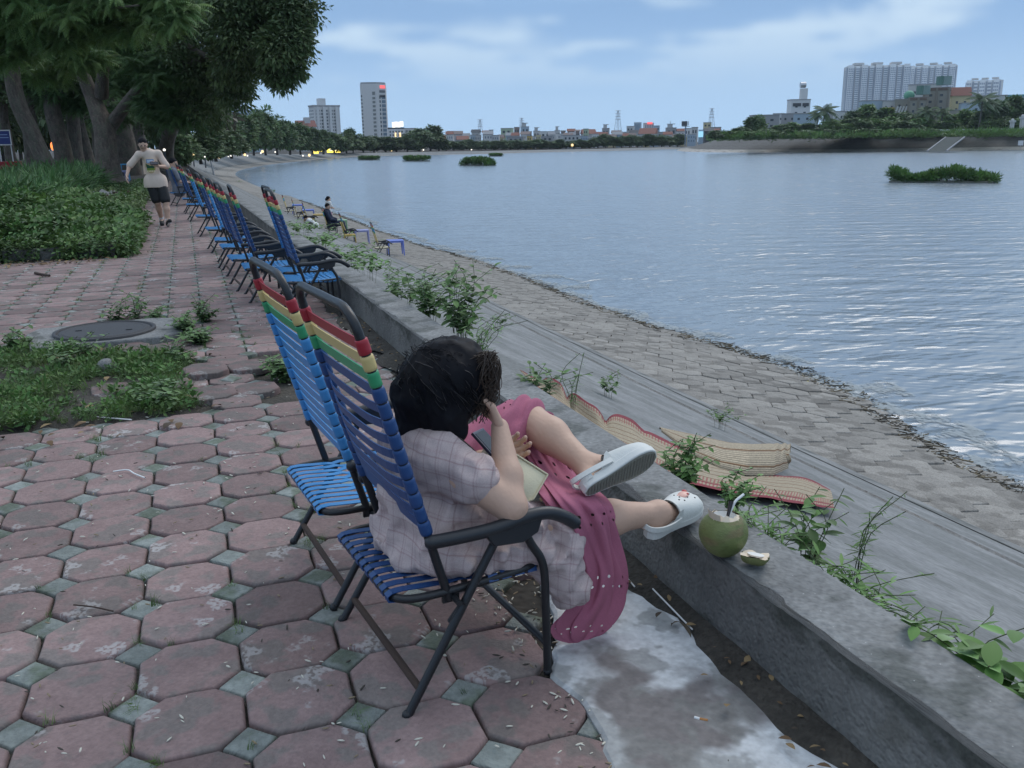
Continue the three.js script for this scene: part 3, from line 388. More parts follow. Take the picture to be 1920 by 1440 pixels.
const row = [['d', 0.58, -10.6, 0.06, 'second blue chair of the close row behind the nearest one'], ['d', 0.56, -11.9, 0.03, 'third chair of the close row, dark straps, left of the wall'], ['l', 0.53, -12.8, -0.03, 'fourth chair of the close row, light blue straps'], ['d', 0.5, -14.6, 0.05, 'fifth chair of the close row, beside the corner of the planter'], ['l', 0.44, -17.4, 0.04, 'sixth chair of the close row, right of the legs of the walking person'], ['d', 0.36, -21.0, 0.05, 'seventh chair of the close row, just before the seated visitor'], ['d', 0.32, -23.4, 0.02, 'eighth chair of the close row, beside the seated visitor']];
for (const [k, x, z, t, label] of row) copyOf(k === 'l' ? ch2 : dark, label, V(x, 0, z), t).userData.group = CHG;
const ch5 = copyOf(dark, 'dark chair at the far end of the row under the seated visitor', V(0.1, 0, -26.6), 0.2);

// ================= the woman =================
const wm = new THREE.Group(); wm.name = numbered('person'); wm.position.copy(CH_O); wm.rotation.y = CH_T; scene.add(wm); tag(wm, 'person in plaid dress and pink skirt, head in hand, in the near chair', 'person');
const toWorld = (p) => p.clone().applyAxisAngle(V(0, 1, 0), CH_T).add(CH_O), toChair = (p) => p.clone().sub(CH_O).applyAxisAngle(V(0, 1, 0), -CH_T);
// pixel -> chair frame at a given distance to the sitter's right
function cz(px, py, z) { const o = toChair(EYE), d = ray(px, py).applyAxisAngle(V(0, 1, 0), -CH_T); return o.addScaledVector(d, (z - o.z) / d.z); }
const J = { hipR: V(0.22, 0.45, 0.1), hipL: V(0.22, 0.45, -0.1), chest: V(0.175, 0.63, 0), neck: V(0.2, 0.735, 0.005), head: V(0.262, 0.85, 0.025), shR: V(0.2, 0.68, 0.155), elR: V(0.352, 0.548, 0.272), wrR: cz(937, 800, 0.11), shL: V(0.2, 0.68, -0.155), elL: V(0.28, 0.5, -0.25), wrL: V(0.45, 0.575, -0.07), knL: V(0.672, 0.625, -0.235), anL: V(0.735, 0.535, 0.075), knR: V(0.585, 0.405, 0.165), anR: V(0.968, 0.352, 0.14) };
function hand(wr, dir, palmN, spread, curl, flip) { // five unequal bent fingers rooted in a palm
  const d = dir.clone().normalize(), n = palmN.clone().addScaledVector(d, -palmN.dot(d)).normalize(), s = new THREE.Vector3().crossVectors(d, n).multiplyScalar(flip), pr = [];
  const kn = []; for (let i = 0; i < 4; i++) { const k = wr.clone().addScaledVector(d, 0.078 - 0.006 * Math.abs(i - 1.2)).addScaledVector(s, (i - 1.5) * 0.019); kn.push(k); pr.push(bone(wr.clone().addScaledVector(s, (i - 1.5) * 0.011).addScaledVector(d, 0.008), k, 0.0135, 0.0105)); }
  kn.forEach((k, i) => { let p = k, a = 0.25 + curl * 0.3, q; const L = [0.038, 0.043, 0.04, 0.031][i]; [1, 0.68, 0.55].forEach((f, m) => { const dd = d.clone().multiplyScalar(Math.cos(a)).addScaledVector(n, Math.sin(a)).addScaledVector(s, (i - 1.5) * spread).normalize(); q = p.clone().addScaledVector(dd, L * f); pr.push({ ...bone(p, q, 0.0092 - m * 0.0008, 0.0084 - m * 0.0008), k: 0.006 }); p = q; a += curl * 0.55; }); });
  let p = wr.clone().addScaledVector(s, -0.018).addScaledVector(d, 0.02); for (const [f, r] of [[0.036, 0.0125], [0.03, 0.0105], [0.024, 0.009]]) { const q = p.clone().addScaledVector(d, f * 0.75).addScaledVector(s, -f * 0.5).addScaledVector(n, f * 0.45); pr.push({ ...bone(p, q, r, r * 0.9), k: 0.007 }); p = q; } return pr;
}
{
  const tor = [bone(V(0.2, 0.46, -0.07), V(0.2, 0.46, 0.07), 0.09), bone(V(0.17, 0.52, 0), J.chest, 0.085, 0.09), bone(V(0.18, 0.66, -0.09), V(0.18, 0.66, 0.09), 0.055), bone(J.chest, J.neck, 0.09, 0.055)];
  const bare = [...tor, bone(J.neck, V(0.245, 0.81, 0.015), 0.05, 0.048), ball(J.head, 0.088, 0.105, 0.078, new THREE.Quaternion().setFromEuler(new THREE.Euler(0, 0, -0.55))), bone(V(0.31, 0.805, 0.03), V(0.325, 0.785, 0.03), 0.042, 0.03), ball(V(0.35, 0.835, 0.035), 0.014, 0.022, 0.014),
    bone(J.shR, V(0.25, 0.635, 0.2), 0.04, 0.048), bone(V(0.25, 0.635, 0.2), J.elR, 0.054, 0.046), { ...bone(J.elR, J.wrR.clone().lerp(J.elR, 0.62), 0.042, 0.044), k: 0.018 }, { ...bone(J.wrR.clone().lerp(J.elR, 0.62), J.wrR, 0.044, 0.0265), k: 0.02 }, bone(J.shL, J.elL, 0.055, 0.043), bone(J.elL, J.wrL, 0.042, 0.027),
    bone(J.hipR, J.knR, 0.06, 0.045), bone(J.knR, V(0.77, 0.382, 0.152), 0.046, 0.055), bone(V(0.77, 0.382, 0.152), J.anR, 0.055, 0.034), bone(J.hipL, J.knL, 0.07, 0.06), bone(J.knL, V(0.688, 0.603, -0.09), 0.062, 0.058), bone(V(0.688, 0.603, -0.09), J.anL, 0.057, 0.035),
    bone(J.anR, V(1.1, 0.315, 0.118), 0.034, 0.03), bone(J.anR, V(0.935, 0.315, 0.155), 0.034, 0.03), bone(J.anL, V(0.86, 0.57, 0.17), 0.034, 0.028), bone(J.anL, V(0.685, 0.52, 0.155), 0.034, 0.03)];
  const hR = hand(J.wrR, cz(905, 725, 0.075).sub(J.wrR), V(-0.75, 0.25, -0.3), 0.09, 0.75, 1), hL = hand(J.wrL, V(0.8, 0.25, 0.3), V(-0.2, 0.6, 0.9), 0.05, 0.8, -1);
  const hg = (p) => { const f = field(p, 0.012), [lo, hi] = boundsOf(p, 0.01); return solid(f, lo, hi, 0.0034); };
  const g = merge([body(bare, 0.0095, 0.03), hg(hR), hg(hL)]); mesh('body', planarUV(g, (x, y, z) => [x, y]), mt.skin, wm);
  // face, mostly hidden: closed eyes, brows, mouth, ear
  mesh('ear', new THREE.TorusGeometry(0.018, 0.007, 8, 14).scale(0.8, 1.2, 1).translate(0.245, 0.825, 0.105), mt.skin, wm);
  for (const s of [-1, 1]) mesh('eye', new THREE.SphereGeometry(0.011, 12, 8).scale(0.6, 0.5, 1.2).translate(0.337, 0.862, 0.03 + s * 0.032), mt.whiteC, wm);
  mesh('mouth', new THREE.SphereGeometry(0.014, 12, 8).scale(0.4, 0.3, 1.4).translate(0.354, 0.795, 0.033), std(0.4, 0.15, 0.13, 0.5), wm);
  // dress: bodice, sleeves and skirt with soft folds
  const rid = (x, y, z) => { const a = fbm(x * 7 + y * 5, y * 5 - x * 4, z * 9, 3), b = fbm(x * 13 - y * 9 + 7, y * 12 + x * 4, z * 16, 3); return 0.03 * (0.5 - Math.abs(2 * a - 1) * 2.2) + 0.014 * (0.45 - Math.abs(2 * b - 1) * 1.8) - 0.008; };
  const dr = [bone(V(0.19, 0.45, -0.09), V(0.19, 0.45, 0.09), 0.115), bone(V(0.17, 0.53, -0.03), V(0.175, 0.63, -0.02), 0.1, 0.104), bone(V(0.17, 0.53, 0.03), V(0.175, 0.63, 0.02), 0.1, 0.104), bone(V(0.19, 0.675, -0.11), V(0.19, 0.675, 0.11), 0.074), bone(V(0.19, 0.68, 0.12), V(0.265, 0.625, 0.212), 0.072, 0.071), bone(V(0.19, 0.68, -0.12), V(0.24, 0.6, -0.21), 0.07, 0.066),
    bone(V(0.22, 0.45, 0.11), V(0.45, 0.41, 0.16), 0.108, 0.08), bone(V(0.45, 0.41, 0.16), V(0.57, 0.365, 0.175), 0.08, 0.064), bone(V(0.22, 0.45, -0.1), V(0.42, 0.5, -0.17), 0.1, 0.07), bone(V(0.3, 0.41, 0.03), V(0.5, 0.4, 0.03), 0.075, 0.06),
    bone(V(0.14, 0.4, 0.2), V(0.42, 0.39, 0.245), 0.05, 0.045), bone(V(0.46, 0.38, 0.215), V(0.53, 0.29, 0.225), 0.058, 0.055), bone(V(0.53, 0.31, 0.215), V(0.575, 0.195, 0.225), 0.056, 0.046), bone(V(0.58, 0.35, 0.19), V(0.6, 0.22, 0.205), 0.055, 0.05), bone(V(0.09, 0.39, 0.1), V(0.09, 0.39, -0.1), 0.042)];
  const dg = body(dr, 0.0075, 0.045, (x, y, z) => rid(x, y, z) * (y < 0.5 || x > 0.3 ? 1.1 : 0.6)); mesh('dress', planarUV(dg, (x, y, z) => [(x * 0.8 + z * 0.75) / 0.125, (y * 0.92 + x * 0.25) / 0.125]), mt.plaid, wm);
  mesh('collar', tube([V(0.16, 0.745, 0.05), V(0.2, 0.76, 0.075), V(0.26, 0.745, 0.07), V(0.3, 0.7, 0.05)], 0.013, 20, 6).scale(1, 1, 1), mt.whiteC, wm);
  const dots = []; { const R = rng(9); for (let i = 0; i < 0; i++) R(); }
  // pink skirt: a drape over the raised knee hanging down in front
  const rows = [[955, 772, 1034, 764, -0.235, 0.05], [953, 792, 1040, 792, -0.225, 0.085], [962, 830, 1050, 832, -0.195, 0.1], [985, 880, 1092, 898, -0.06, 0.1], [1016, 928, 1130, 935, 0.175, 0.09], [1056, 985, 1148, 965, 0.225, 0.075], [1076, 1035, 1160, 1020, 0.215, 0.07], [1086, 1085, 1172, 1075, 0.215, 0.065], [1066, 1135, 1174, 1120, 0.21, 0.06], [1038, 1172, 1156, 1162, 0.21, 0.05], [1044, 1196, 1130, 1190, 0.21, 0.04], [1068, 1206, 1096, 1205, 0.21, 0.015]].map(([x0, y0, x1, y1, z, d]) => { const a = cz(x0, y0, z), b = cz(x1, y1, z); const view = toChair(EYE).sub(a).normalize(); return { c: a.clone().add(b).multiplyScalar(0.5), w: b.clone().sub(a).multiplyScalar(0.5), n: view, d }; });
  const rowAt = (v) => { const f = clamp(v) * (rows.length - 1), k = Math.min(rows.length - 2, Math.floor(f)), t = f - k, g = (q) => { const p0 = rows[Math.max(0, k - 1)][q], p1 = rows[k][q], p2 = rows[k + 1][q], p3 = rows[Math.min(rows.length - 1, k + 2)][q]; return p1.clone().multiplyScalar(2).addScaledVector(p2.clone().sub(p0), t).addScaledVector(p0.clone().multiplyScalar(2).addScaledVector(p1, -5).addScaledVector(p2, 4).addScaledVector(p3, -1), t * t).addScaledVector(p0.clone().multiplyScalar(-1).addScaledVector(p1, 3).addScaledVector(p2, -3).addScaledVector(p3, 1), t * t * t).multiplyScalar(0.5); }; return { c: g('c'), w: g('w'), n: g('n'), d: mix(rows[k].d, rows[k + 1].d, t) }; };
  const pgf = (u, v) => { const r = rowAt(v), a = u * 2 * Math.PI, fold = 1 + 0.3 * Math.sin(a * 6 + 2.4 * Math.sin(v * 5)) * sstep(0, 0.25, v) + 0.16 * Math.sin(a * 13 + v * 9) + 0.1 * (fbm(u * 10, v * 9, 3, 3, 10) - 0.5); const cap = 1 - Math.pow(1 - sstep(0, 0.06, v), 2) * 0.9; return r.c.clone().addScaledVector(r.w, Math.cos(a) * cap * (0.97 + (fold - 1) * 0.5)).addScaledVector(r.n, Math.sin(a) * r.d * 0.5 * fold * cap).addScaledVector(r.n, -r.d * 0.25); }; const pg = merge([grid(80, 150, (u, v) => pgf(0.53 * u - 0.015, v), (u, v) => [u * 1.9, v * 5]), grid(60, 100, (u, v) => pgf(0.5 + 0.5 * u, v * 0.62), (u, v) => [u * 1.8, v * 3.1])]);
  const kf = body([bone(V(0.3, 0.5, -0.13), V(0.55, 0.59, -0.2), 0.09, 0.082), bone(V(0.55, 0.59, -0.2), J.knL, 0.082, 0.078)], 0.0075, 0.03, (x, y, z) => 0.007 * Math.sin(x * 70 + z * 90 + 4 * fbm(x * 9, y * 9, z * 9, 2)) + 0.008 * (fbm(x * 14, y * 14, z * 14, 2) - 0.5));
  mesh('skirt', merge([pg, planarUV(kf, (x, y, z) => [(x - y) / 0.13, (z * 0.8 + x * 0.6) / 0.13])]), mt.pink, wm);
  // hair: a full dark head of hair with loose strands
  const hq = new THREE.Quaternion().setFromEuler(new THREE.Euler(0, 0.1, -0.35)); const hp = [ball(V(0.255, 0.868, 0.022), 0.128, 0.12, 0.121, hq), bone(V(0.19, 0.8, 0.012), V(0.172, 0.76, 0.012), 0.092, 0.06), bone(V(0.3, 0.9, 0.03), V(0.36, 0.86, 0.045), 0.1, 0.07), bone(V(0.24, 0.78, 0.09), V(0.27, 0.74, 0.1), 0.06, 0.03), bone(V(0.24, 0.78, -0.06), V(0.27, 0.72, -0.08), 0.07, 0.04)];
  const hd = (x, y, z) => 0.012 * (fbm(x * 22 + y * 6, y * 14, z * 30, 4) - 0.5) * 2 + 0.0012 * Math.sin(190 * (z + 0.35 * x) + 9 * fbm(x * 8, y * 8, z * 8, 2)); const hair = mesh('hair', planarUV(body(hp, 0.0055, 0.05, hd), (x, y, z) => [x, y]), mt.hair, wm);
  const R = rng(91), st = [], stb = []; for (let i = 0; i < 520; i++) { const th = R() * 6.2832, ph = Math.acos(1 - R() * 1.5), dir = V(Math.sin(ph) * Math.cos(th), Math.cos(ph), Math.sin(ph) * Math.sin(th)), q = [], c0 = V(0.255, 0.868, 0.022); let p = dir; const sw = V((R() - 0.3) * 0.5 + 0.35, -0.55, (R() - 0.5) * 0.7); for (let k = 0; k < 6; k++) { const e = p.clone().applyQuaternion(hq.clone().invert()); const d = V(e.x * 0.129, e.y * 0.121, e.z * 0.122).applyQuaternion(hq); q.push(c0.clone().addScaledVector(d, 1.0 + 0.05 * R() * (R() < 0.35 ? 3.4 : 1))); p = p.clone().addScaledVector(sw, 0.26).normalize(); } st.push(tube(q, 0.0006 + R() * 0.0008, 10, 3)); }
  mesh('loose_strands', merge(st.filter((_, i) => i % 4)), mt.hair, hair); mesh('sheen_strands', merge(st.filter((_, i) => i % 4 === 0)), std(0.04, 0.035, 0.036, 0.5), hair);  // the paler strands are hair sheen put in as colour
  for (let i = 0; i < 100; i++) { const a = R(), p0 = cz(870 + R() * 50, 665 + R() * 30, 0.07 + R() * 0.05), p1 = cz(905 + R() * 30, 655 + R() * 25, 0.1 + R() * 0.04), p2 = cz(896 + R() * 44, 685 + R() * 40, 0.1 + R() * 0.05), p3 = cz(884 + R() * 54, 715 + R() * 40, 0.09 + R() * 0.045), p4 = cz(876 + R() * 52, 740 + R() * 55, 0.08 + R() * 0.04); stb.push(tube(R() < 0.3 ? [p0, p1, p2, p3] : [p0, p1, p2, p3, p4], 0.0008 + R() * 0.0009, 16, 4)); }
  for (let i = 0; i < 80; i++) { const a = (R() - 0.5) * 14, b = R() * 8; stb.push(tube([cz(822 + R() * 18, 790 + R() * 10, 0.1), cz(852 + a * 0.5, 815 + b, 0.125), cz(885 + a * 0.8, 845 + b, 0.14), cz(912 + a * 0.8, 880 + b * 2, 0.135), cz(926 + a * 0.5, 915 + R() * 14, 0.125)], 0.0009 + R() * 0.0009, 16, 4)); }
  mesh('brown_lock', merge(stb), mt.hairBrown, hair);
  // clogs: x heel to toe, y out of the sole, z across
  const outline = (t) => 0.036 + 0.018 * sstep(0.2, 0.75, t) - 0.004 * Math.sin(t * 6), half = (t) => outline(t) * Math.sqrt(Math.max(0, 1 - Math.pow(Math.abs(t * 2 - 1), 5))), CL = 0.272;
  const soleG = (() => { const S = new THREE.Shape(), P = []; for (let i = 0; i <= 40; i++) P.push([i / 40 * CL, half(i / 40)]); for (let i = 39; i > 0; i--) P.push([i / 40 * CL, -half(i / 40)]); P.forEach(([x, y], i) => i ? S.lineTo(x, y) : S.moveTo(x, y)); const g = new THREE.ExtrudeGeometry(S, { depth: 0.018, bevelEnabled: true, bevelSize: 0.004, bevelThickness: 0.004, bevelSegments: 2 }); return g.rotateX(-Math.PI / 2).translate(0, 0.004, 0); })();
  const treads = []; for (let i = 1; i < 24; i++) { const t = i / 24, w = half(t) * 0.78; for (const s of [-1, 1]) treads.push(box(0.004, 0.0035, w * 0.9, t * CL, -0.0008, s * w * 0.5)); }
  const upper = (() => { const top = (t) => 0.02 + 0.058 * Math.pow(Math.sin(clamp((1 - t) * 0.9 + 0.12) * 1.6), 0.8) * sstep(1.02, 0.86, t) ; const f = (u, v, k) => { const t = mix(0.44, 1.0, v), h = half(Math.min(t, 0.992)) + 0.003 - k, H = top(t) - k, a = Math.PI * u; return V(t * CL + (t > 0.9 ? 0 : 0), 0.018 + Math.pow(Math.abs(Math.sin(a)), 0.62) * H, Math.cos(a) * h * 1.0); }; return merge([grid(24, 20, (u, v) => f(u, v, 0)), grid(24, 20, (u, v) => f(1 - u, v, 0.005))]); })();
  const walls = merge([-1, 1].map((s) => grid(16, 2, (u, v) => { const t = mix(0.18, 0.47, u); return V(t * CL, 0.018 + v * (0.012 + 0.045 * sstep(0.3, 1, u)), s * (half(t) + 0.002)); })).concat([grid(20, 2, (u, v) => { const a = mix(-1.35, 1.35, u) + Math.PI; return V(0.05 + Math.cos(a) * 0.052, 0.018 + v * 0.018, Math.sin(a) * 0.04); })]));
  const strap = ribbon(Array.from({ length: 21 }, (_, i) => { const a = mix(-1.75, 1.75, i / 20) + Math.PI; return V(0.1 + Math.cos(a) * 0.115 * (Math.cos(a) < 0 ? 1 : 1), 0.055 - 0.018 * Math.abs(Math.sin(a)) + 0.0, Math.sin(a) * 0.047); }), V(0.15, 0.99, 0).normalize(), 0.017, 0.006);
  const holes = []; for (const [t, a] of [[0.62, 1.2], [0.62, 1.6], [0.62, 2.0], [0.72, 1.35], [0.72, 1.8], [0.82, 1.1], [0.82, 1.55], [0.82, 2.05], [0.56, 1.4]]) holes.push(new THREE.SphereGeometry(0.0035, 8, 6).translate(t * CL, 0.017 + Math.pow(Math.sin(a), 0.62) * (0.02 + 0.058 * Math.pow(Math.sin(clamp((1 - t) * 0.9 + 0.12) * 1.6), 0.8)), Math.cos(a) * half(t)));
  function clog(heel, toe, up, charm) { const x = toe.clone().sub(heel).normalize(), y = up.clone().addScaledVector(x, -up.dot(x)).normalize(), z = new THREE.Vector3().crossVectors(x, y), c = new THREE.Group(); c.name = 'clog'; c.applyMatrix4(new THREE.Matrix4().makeBasis(x, y, z).setPosition(heel)); wm.add(c); tag(c, charm ? 'white clog resting on the wall with a round pink charm' : 'raised white clog showing its grey brown sole');
    const m1 = mt.clog.clone(); m1.side = THREE.DoubleSide; mesh('upper', merge([upper, walls]), m1, c); mesh('heel_strap', strap, mt.clog, c); mesh('sole', soleG, charm ? mt.clog : mt.clog, c); mesh('tread', merge([...treads, (() => { const S = new THREE.Shape(); for (let i = 0; i <= 30; i++) { const t = i / 30; i ? S.lineTo(t * CL, half(t) * 0.95) : S.moveTo(0, 0); } for (let i = 29; i > 0; i--) S.lineTo(i / 30 * CL, -half(i / 30) * 0.95); return new THREE.ShapeGeometry(S).rotateX(Math.PI / 2).translate(0, -0.0004, 0); })()]), mt.sole, c); mesh('vent_holes', merge(holes.map((h) => h.clone())), mt.black, c);
    if (charm) { const k = 0.72, Y = 0.017 + (0.02 + 0.058 * Math.pow(Math.sin(clamp((1 - k) * 0.9 + 0.12) * 1.6), 0.8)) + 0.003; mesh('charm', merge([new THREE.SphereGeometry(0.019, 16, 8).scale(1.15, 0.3, 0.9).translate(k * CL, Y, -0.004), new THREE.SphereGeometry(0.006, 8, 6).scale(1, 0.5, 1).translate(k * CL - 0.018, Y, -0.012)]), std(0.75, 0.42, 0.34, 0.4), c); mesh('charm_tip', merge([new THREE.SphereGeometry(0.009, 10, 6).scale(1, 0.5, 1).translate(k * CL + 0.017, Y + 0.001, -0.012), new THREE.SphereGeometry(0.005, 8, 6).scale(1, 0.6, 1).translate(k * CL + 0.01, Y + 0.003, 0.006)]), std(0.45, 0.03, 0.03, 0.4), c); } }
  clog(cz(1098, 925, 0.2), cz(1244, 850, 0.2), V(0.05, 0.5, -0.86), false);
  clog(V(0.905, 0.286, 0.168), V(1.17, 0.325, 0.085), V(-0.12, 0.97, 0.22), true);
}
// ---------- things the woman has with her ----------
{
  const corners = [cz(893, 978, 0.14), cz(1000, 936, 0.17), cz(1027, 890, 0.13), cz(945, 838, 0.05)].map(toWorld), back = corners.map((p, i) => p.clone().add(toWorld(V(-0.02, -0.01, -0.09)).sub(toWorld(V(0, 0, 0)))));
  const b = thing('handbag', 'cream leather handbag on the lap of the seated woman', 'handbag', corners[0]); const O = corners[0];
  const g = grid(20, 20, (u, v) => { const p = corners[0].clone().lerp(corners[1], u), q = corners[3].clone().lerp(corners[2], u); const n = V(-0.3, 0.45, 0.8).normalize(); return p.lerp(q, v).sub(O).addScaledVector(n, 0.02 * Math.sin(u * 3.1416) * Math.sin(v * 3.1416) - 0.004); });
  const g2 = grid(20, 20, (u, v) => { const p = back[1].clone().lerp(back[0], u), q = back[2].clone().lerp(back[3], u); return p.lerp(q, v).sub(O); });
  const rim = (a, b2, c, d) => grid(10, 4, (u, v) => a.clone().lerp(b2, u).lerp(d.clone().lerp(c, u), v).sub(O)); const mm = mt.cream.clone(); mm.side = THREE.DoubleSide;
  mesh('bag_body', merge([g, g2, rim(corners[1], corners[2], back[2], back[1]), rim(corners[3], corners[0], back[0], back[3]), rim(corners[2], corners[3], back[3], back[2]), rim(corners[0], corners[1], back[1], back[0])]), mm, b);
  for (let k = 0; k < 4; k++) mesh('piping', rod(corners[k].clone().sub(O), corners[(k + 1) % 4].clone().sub(O), 0.003), mt.cream, b);
  const p = thing('phone', 'dark blue phone held low in front of the seated woman', 'phone', toWorld(cz(922, 842, 0.0)), CH_T); const S = new THREE.ExtrudeGeometry(new THREE.Shape([[-0.036, -0.07], [0.036, -0.07], [0.036, 0.07], [-0.036, 0.07]].map(([x, y]) => new THREE.Vector2(x, y))), { depth: 0.007, bevelEnabled: true, bevelSize: 0.003, bevelThickness: 0.0015, bevelSegments: 2 });
  const ph = mesh('case', S, std(0.01, 0.02, 0.06, 0.3), p); ph.rotation.set(-1.0, 0.5, 0.5); const sc = mesh('screen', box(0.064, 0.13, 0.001, 0, 0, 0.009), std(0.02, 0.02, 0.03, 0.1), p); sc.rotation.copy(ph.rotation);
}

// ================= other people =================
const skinUV = (g) => planarUV(g, (x, y) => [x, y]);
// figure: joints in metres with the feet at y = 0; clothes are swollen copies of the bones they cover
function figure(label, pos, turn, J, C, { s = 1, cell = 0.012, skirt = false, print = null, group } = {}) {
  const g = thing('person', label, 'person', pos, turn, group); const v = (a) => V(a[0], a[1], a[2]).multiplyScalar(s), b = (p, q, r1, r2) => bone(v(p), v(q), r1 * s, r2 * s), w = C.w ?? 1;
  const mid = (a, c, t = 0.5) => a.map((x, i) => mix(x, c[i], t)), up = [0, 1, 0]; const hd = v(J.head), n = J.face ? v(J.face).normalize() : V(0, 0, 1), side = new THREE.Vector3().crossVectors(V(0, 1, 0), n).normalize(), hu = new THREE.Vector3().crossVectors(n, side).normalize();
  const off = (a, d, e) => hd.clone().addScaledVector(side, a * s).addScaledVector(hu, d * s).addScaledVector(n, e * s), hq = new THREE.Quaternion().setFromRotationMatrix(new THREE.Matrix4().makeBasis(side, hu, n));
  const hip = mid(J.hL, J.hR), sh = mid(J.sL, J.sR), P = [b(J.hL, J.hR, 0.11 * w, 0.11 * w), b(hip, mid(hip, sh), 0.115 * w, 0.112 * w), b(mid(hip, sh), sh, 0.112 * w, 0.1 * w), b(J.sL, J.sR, 0.062, 0.062), { c: off(0, 0, 0), r: V(0.078, 0.112, 0.096).multiplyScalar(s), q: hq.clone().invert() }, bone(v(sh), off(0, -0.1, -0.015), 0.062 * s, 0.052 * s), bone(off(0, -0.06, 0.045), off(0, -0.085, 0.055), 0.05 * s, 0.036 * s), { ...bone(off(0, 0.01, 0.094), off(0, -0.022, 0.108), 0.011 * s, 0.015 * s), k: 0.012 }];
  for (const k of [-1, 1]) P.push({ c: off(k * 0.079, -0.008, -0.005), r: V(0.013, 0.03, 0.02).multiplyScalar(s), q: hq.clone().invert(), k: 0.01 });
  for (const q of ['L', 'R']) { P.push(b(J['s' + q], J['e' + q], 0.05, 0.041), b(J['e' + q], J['w' + q], 0.041, 0.027), b(J['h' + q], J['k' + q], 0.083 * w, 0.058), b(J['k' + q], mid(J['k' + q], J['a' + q], 0.35), 0.056, 0.058), b(mid(J['k' + q], J['a' + q], 0.35), J['a' + q], 0.058, 0.036)); if (J['t' + q]) P.push(b(J['a' + q], J['t' + q], 0.036, 0.03)); }
  const gs = [body(P, cell, 0.035 * s)]; for (const q of ['L', 'R']) if (J['f' + q]) { const pr = hand(v(J['w' + q]), v(J['f' + q]).sub(v(J['w' + q])), v(J['n' + q] ?? [0, 0, 1]), 0.06, C.curl ?? 0.6, q === 'L' ? 1 : -1), [lo, hi] = boundsOf(pr, 0.01); gs.push(solid(field(pr, 0.012), lo, hi, 0.0045)); }
  mesh('body', skinUV(merge(gs)), C.skin ?? mt.skin, g);
  const hp = [{ c: off(0, 0.03, -0.016), r: V(0.088, 0.1, 0.1).multiplyScalar(s), q: hq.clone().invert() }]; if (C.long) hp.push(bone(off(0, -0.02, -0.07), off(0, -0.14, -0.09), 0.06 * s, 0.045 * s)); const hf = field(hp, 0.03), [hl, hh] = boundsOf(hp, 0.02); const fl = (x, y, z) => { const d = V(x, y, z).sub(hd); return Math.max(hf(x, y, z) - 0.004 * (fbm(x * 60, y * 60, z * 60, 2) - 0.5), -(d.dot(hu) - 0.045 * s + (d.dot(n) < 0.02 * s ? 0.14 * s : 0) * sstep(0.05, -0.03, d.dot(n) / s) + 0.06 * s * sstep(0.03, -0.02, d.dot(n) / s))); }; mesh('hair', skinUV(solid(fl, hl, hh, cell * 0.55)), C.hair ?? mt.hair, g);
  if (C.bun) mesh('ponytail', new THREE.SphereGeometry(0.05 * s, 12, 10).scale(0.9, 1.3, 0.9).translate(...off(0, -0.02, -0.12).toArray()), mt.hair, g);
  for (const k of [-1, 1]) { mesh('eye', new THREE.SphereGeometry(0.011 * s, 10, 8).scale(1.3, 0.6, 0.6).translate(...off(k * 0.031, 0.008, 0.089).toArray()), mt.black, g); }
  mesh('mouth', new THREE.SphereGeometry(0.02 * s, 10, 8).scale(1.2, 0.25, 0.4).translate(...off(0, -0.058, 0.092).toArray()), std(0.36, 0.16, 0.14, 0.6), g);
  const fold = (x, y, z) => 0.006 * (fbm(x * 14, y * 8, z * 14, 3) - 0.5) * 2;
  const T = [b(hip, sh, 0.14 * w, 0.122 * w), b(J.hL, J.hR, 0.142 * w, 0.142 * w), b([J.hL[0], J.hL[1] - 0.1, J.hL[2]], [J.hR[0], J.hR[1] - 0.1, J.hR[2]], 0.145 * w, 0.145 * w), b(J.sL, J.sR, 0.066, 0.066)]; for (const q of ['L', 'R']) { T.push(b(J['s' + q], mid(J['s' + q], J['e' + q], C.sleeve ?? 0.75), 0.06, 0.068)); if (C.longSleeve) T.push(b(J['e' + q], mid(J['e' + q], J['w' + q], 0.85), 0.062, 0.05)); }
  const tf = field(T, 0.05 * s), [tl, th] = boundsOf(T, 0.03), hem = hip[1] * s - (C.hem ?? 0.06) * s; mesh('shirt', boxUV(solid((x, y, z) => Math.max(((d) => Math.abs(d) > 0.04 ? d : d - fold(x, y, z))(tf(x, y, z)), C.seated ? -9 : hem - y), tl, th, cell * 0.8)), C.shirt, g);
  const Q = [b(J.hL, J.hR, 0.128 * w, 0.128 * w)]; for (const q of ['L', 'R']) { const k = C.leg ?? 0.85; Q.push(b(J['h' + q], mid(J['h' + q], J['k' + q], Math.min(1, k)), 0.112 * w, 0.098)); if (k > 1) Q.push(b(J['k' + q], mid(J['k' + q], J['a' + q], k - 1), 0.08, 0.066)); } mesh(skirt ? 'skirt' : 'trousers', boxUV(body(Q, cell * 0.9, 0.03 * s, fold)), C.legs, g);
  for (const q of ['L', 'R']) if (J['t' + q]) { const a = v(J['a' + q]), t = v(J['t' + q]), d = t.clone().sub(a); d.y *= 0.6; const heel = a.clone().addScaledVector(d.clone().normalize(), -0.055 * s).add(V(0, -0.045 * s, 0)); mesh('shoe', body([bone(heel, t.clone().add(V(0, -0.008 * s, 0)), 0.043 * s, 0.039 * s), bone(a.clone().add(V(0, -0.02 * s, 0)), t, 0.044 * s, 0.034 * s)], 0.008, 0.02), C.shoe ?? mt.black, g); if (C.sock) mesh('sock', rod(a.clone().add(V(0, -0.03 * s, 0)), a.clone().lerp(v(J['k' + q]), 0.16), 0.044 * s, 0.045 * s, 12), C.sock, g); if (C.rim) mesh('sole', body([bone(heel.clone().add(V(0, -0.028 * s, 0)), t.clone().add(V(0, -0.03 * s, 0)), 0.03 * s, 0.03 * s)], 0.008, 0.02), C.rim, g); }
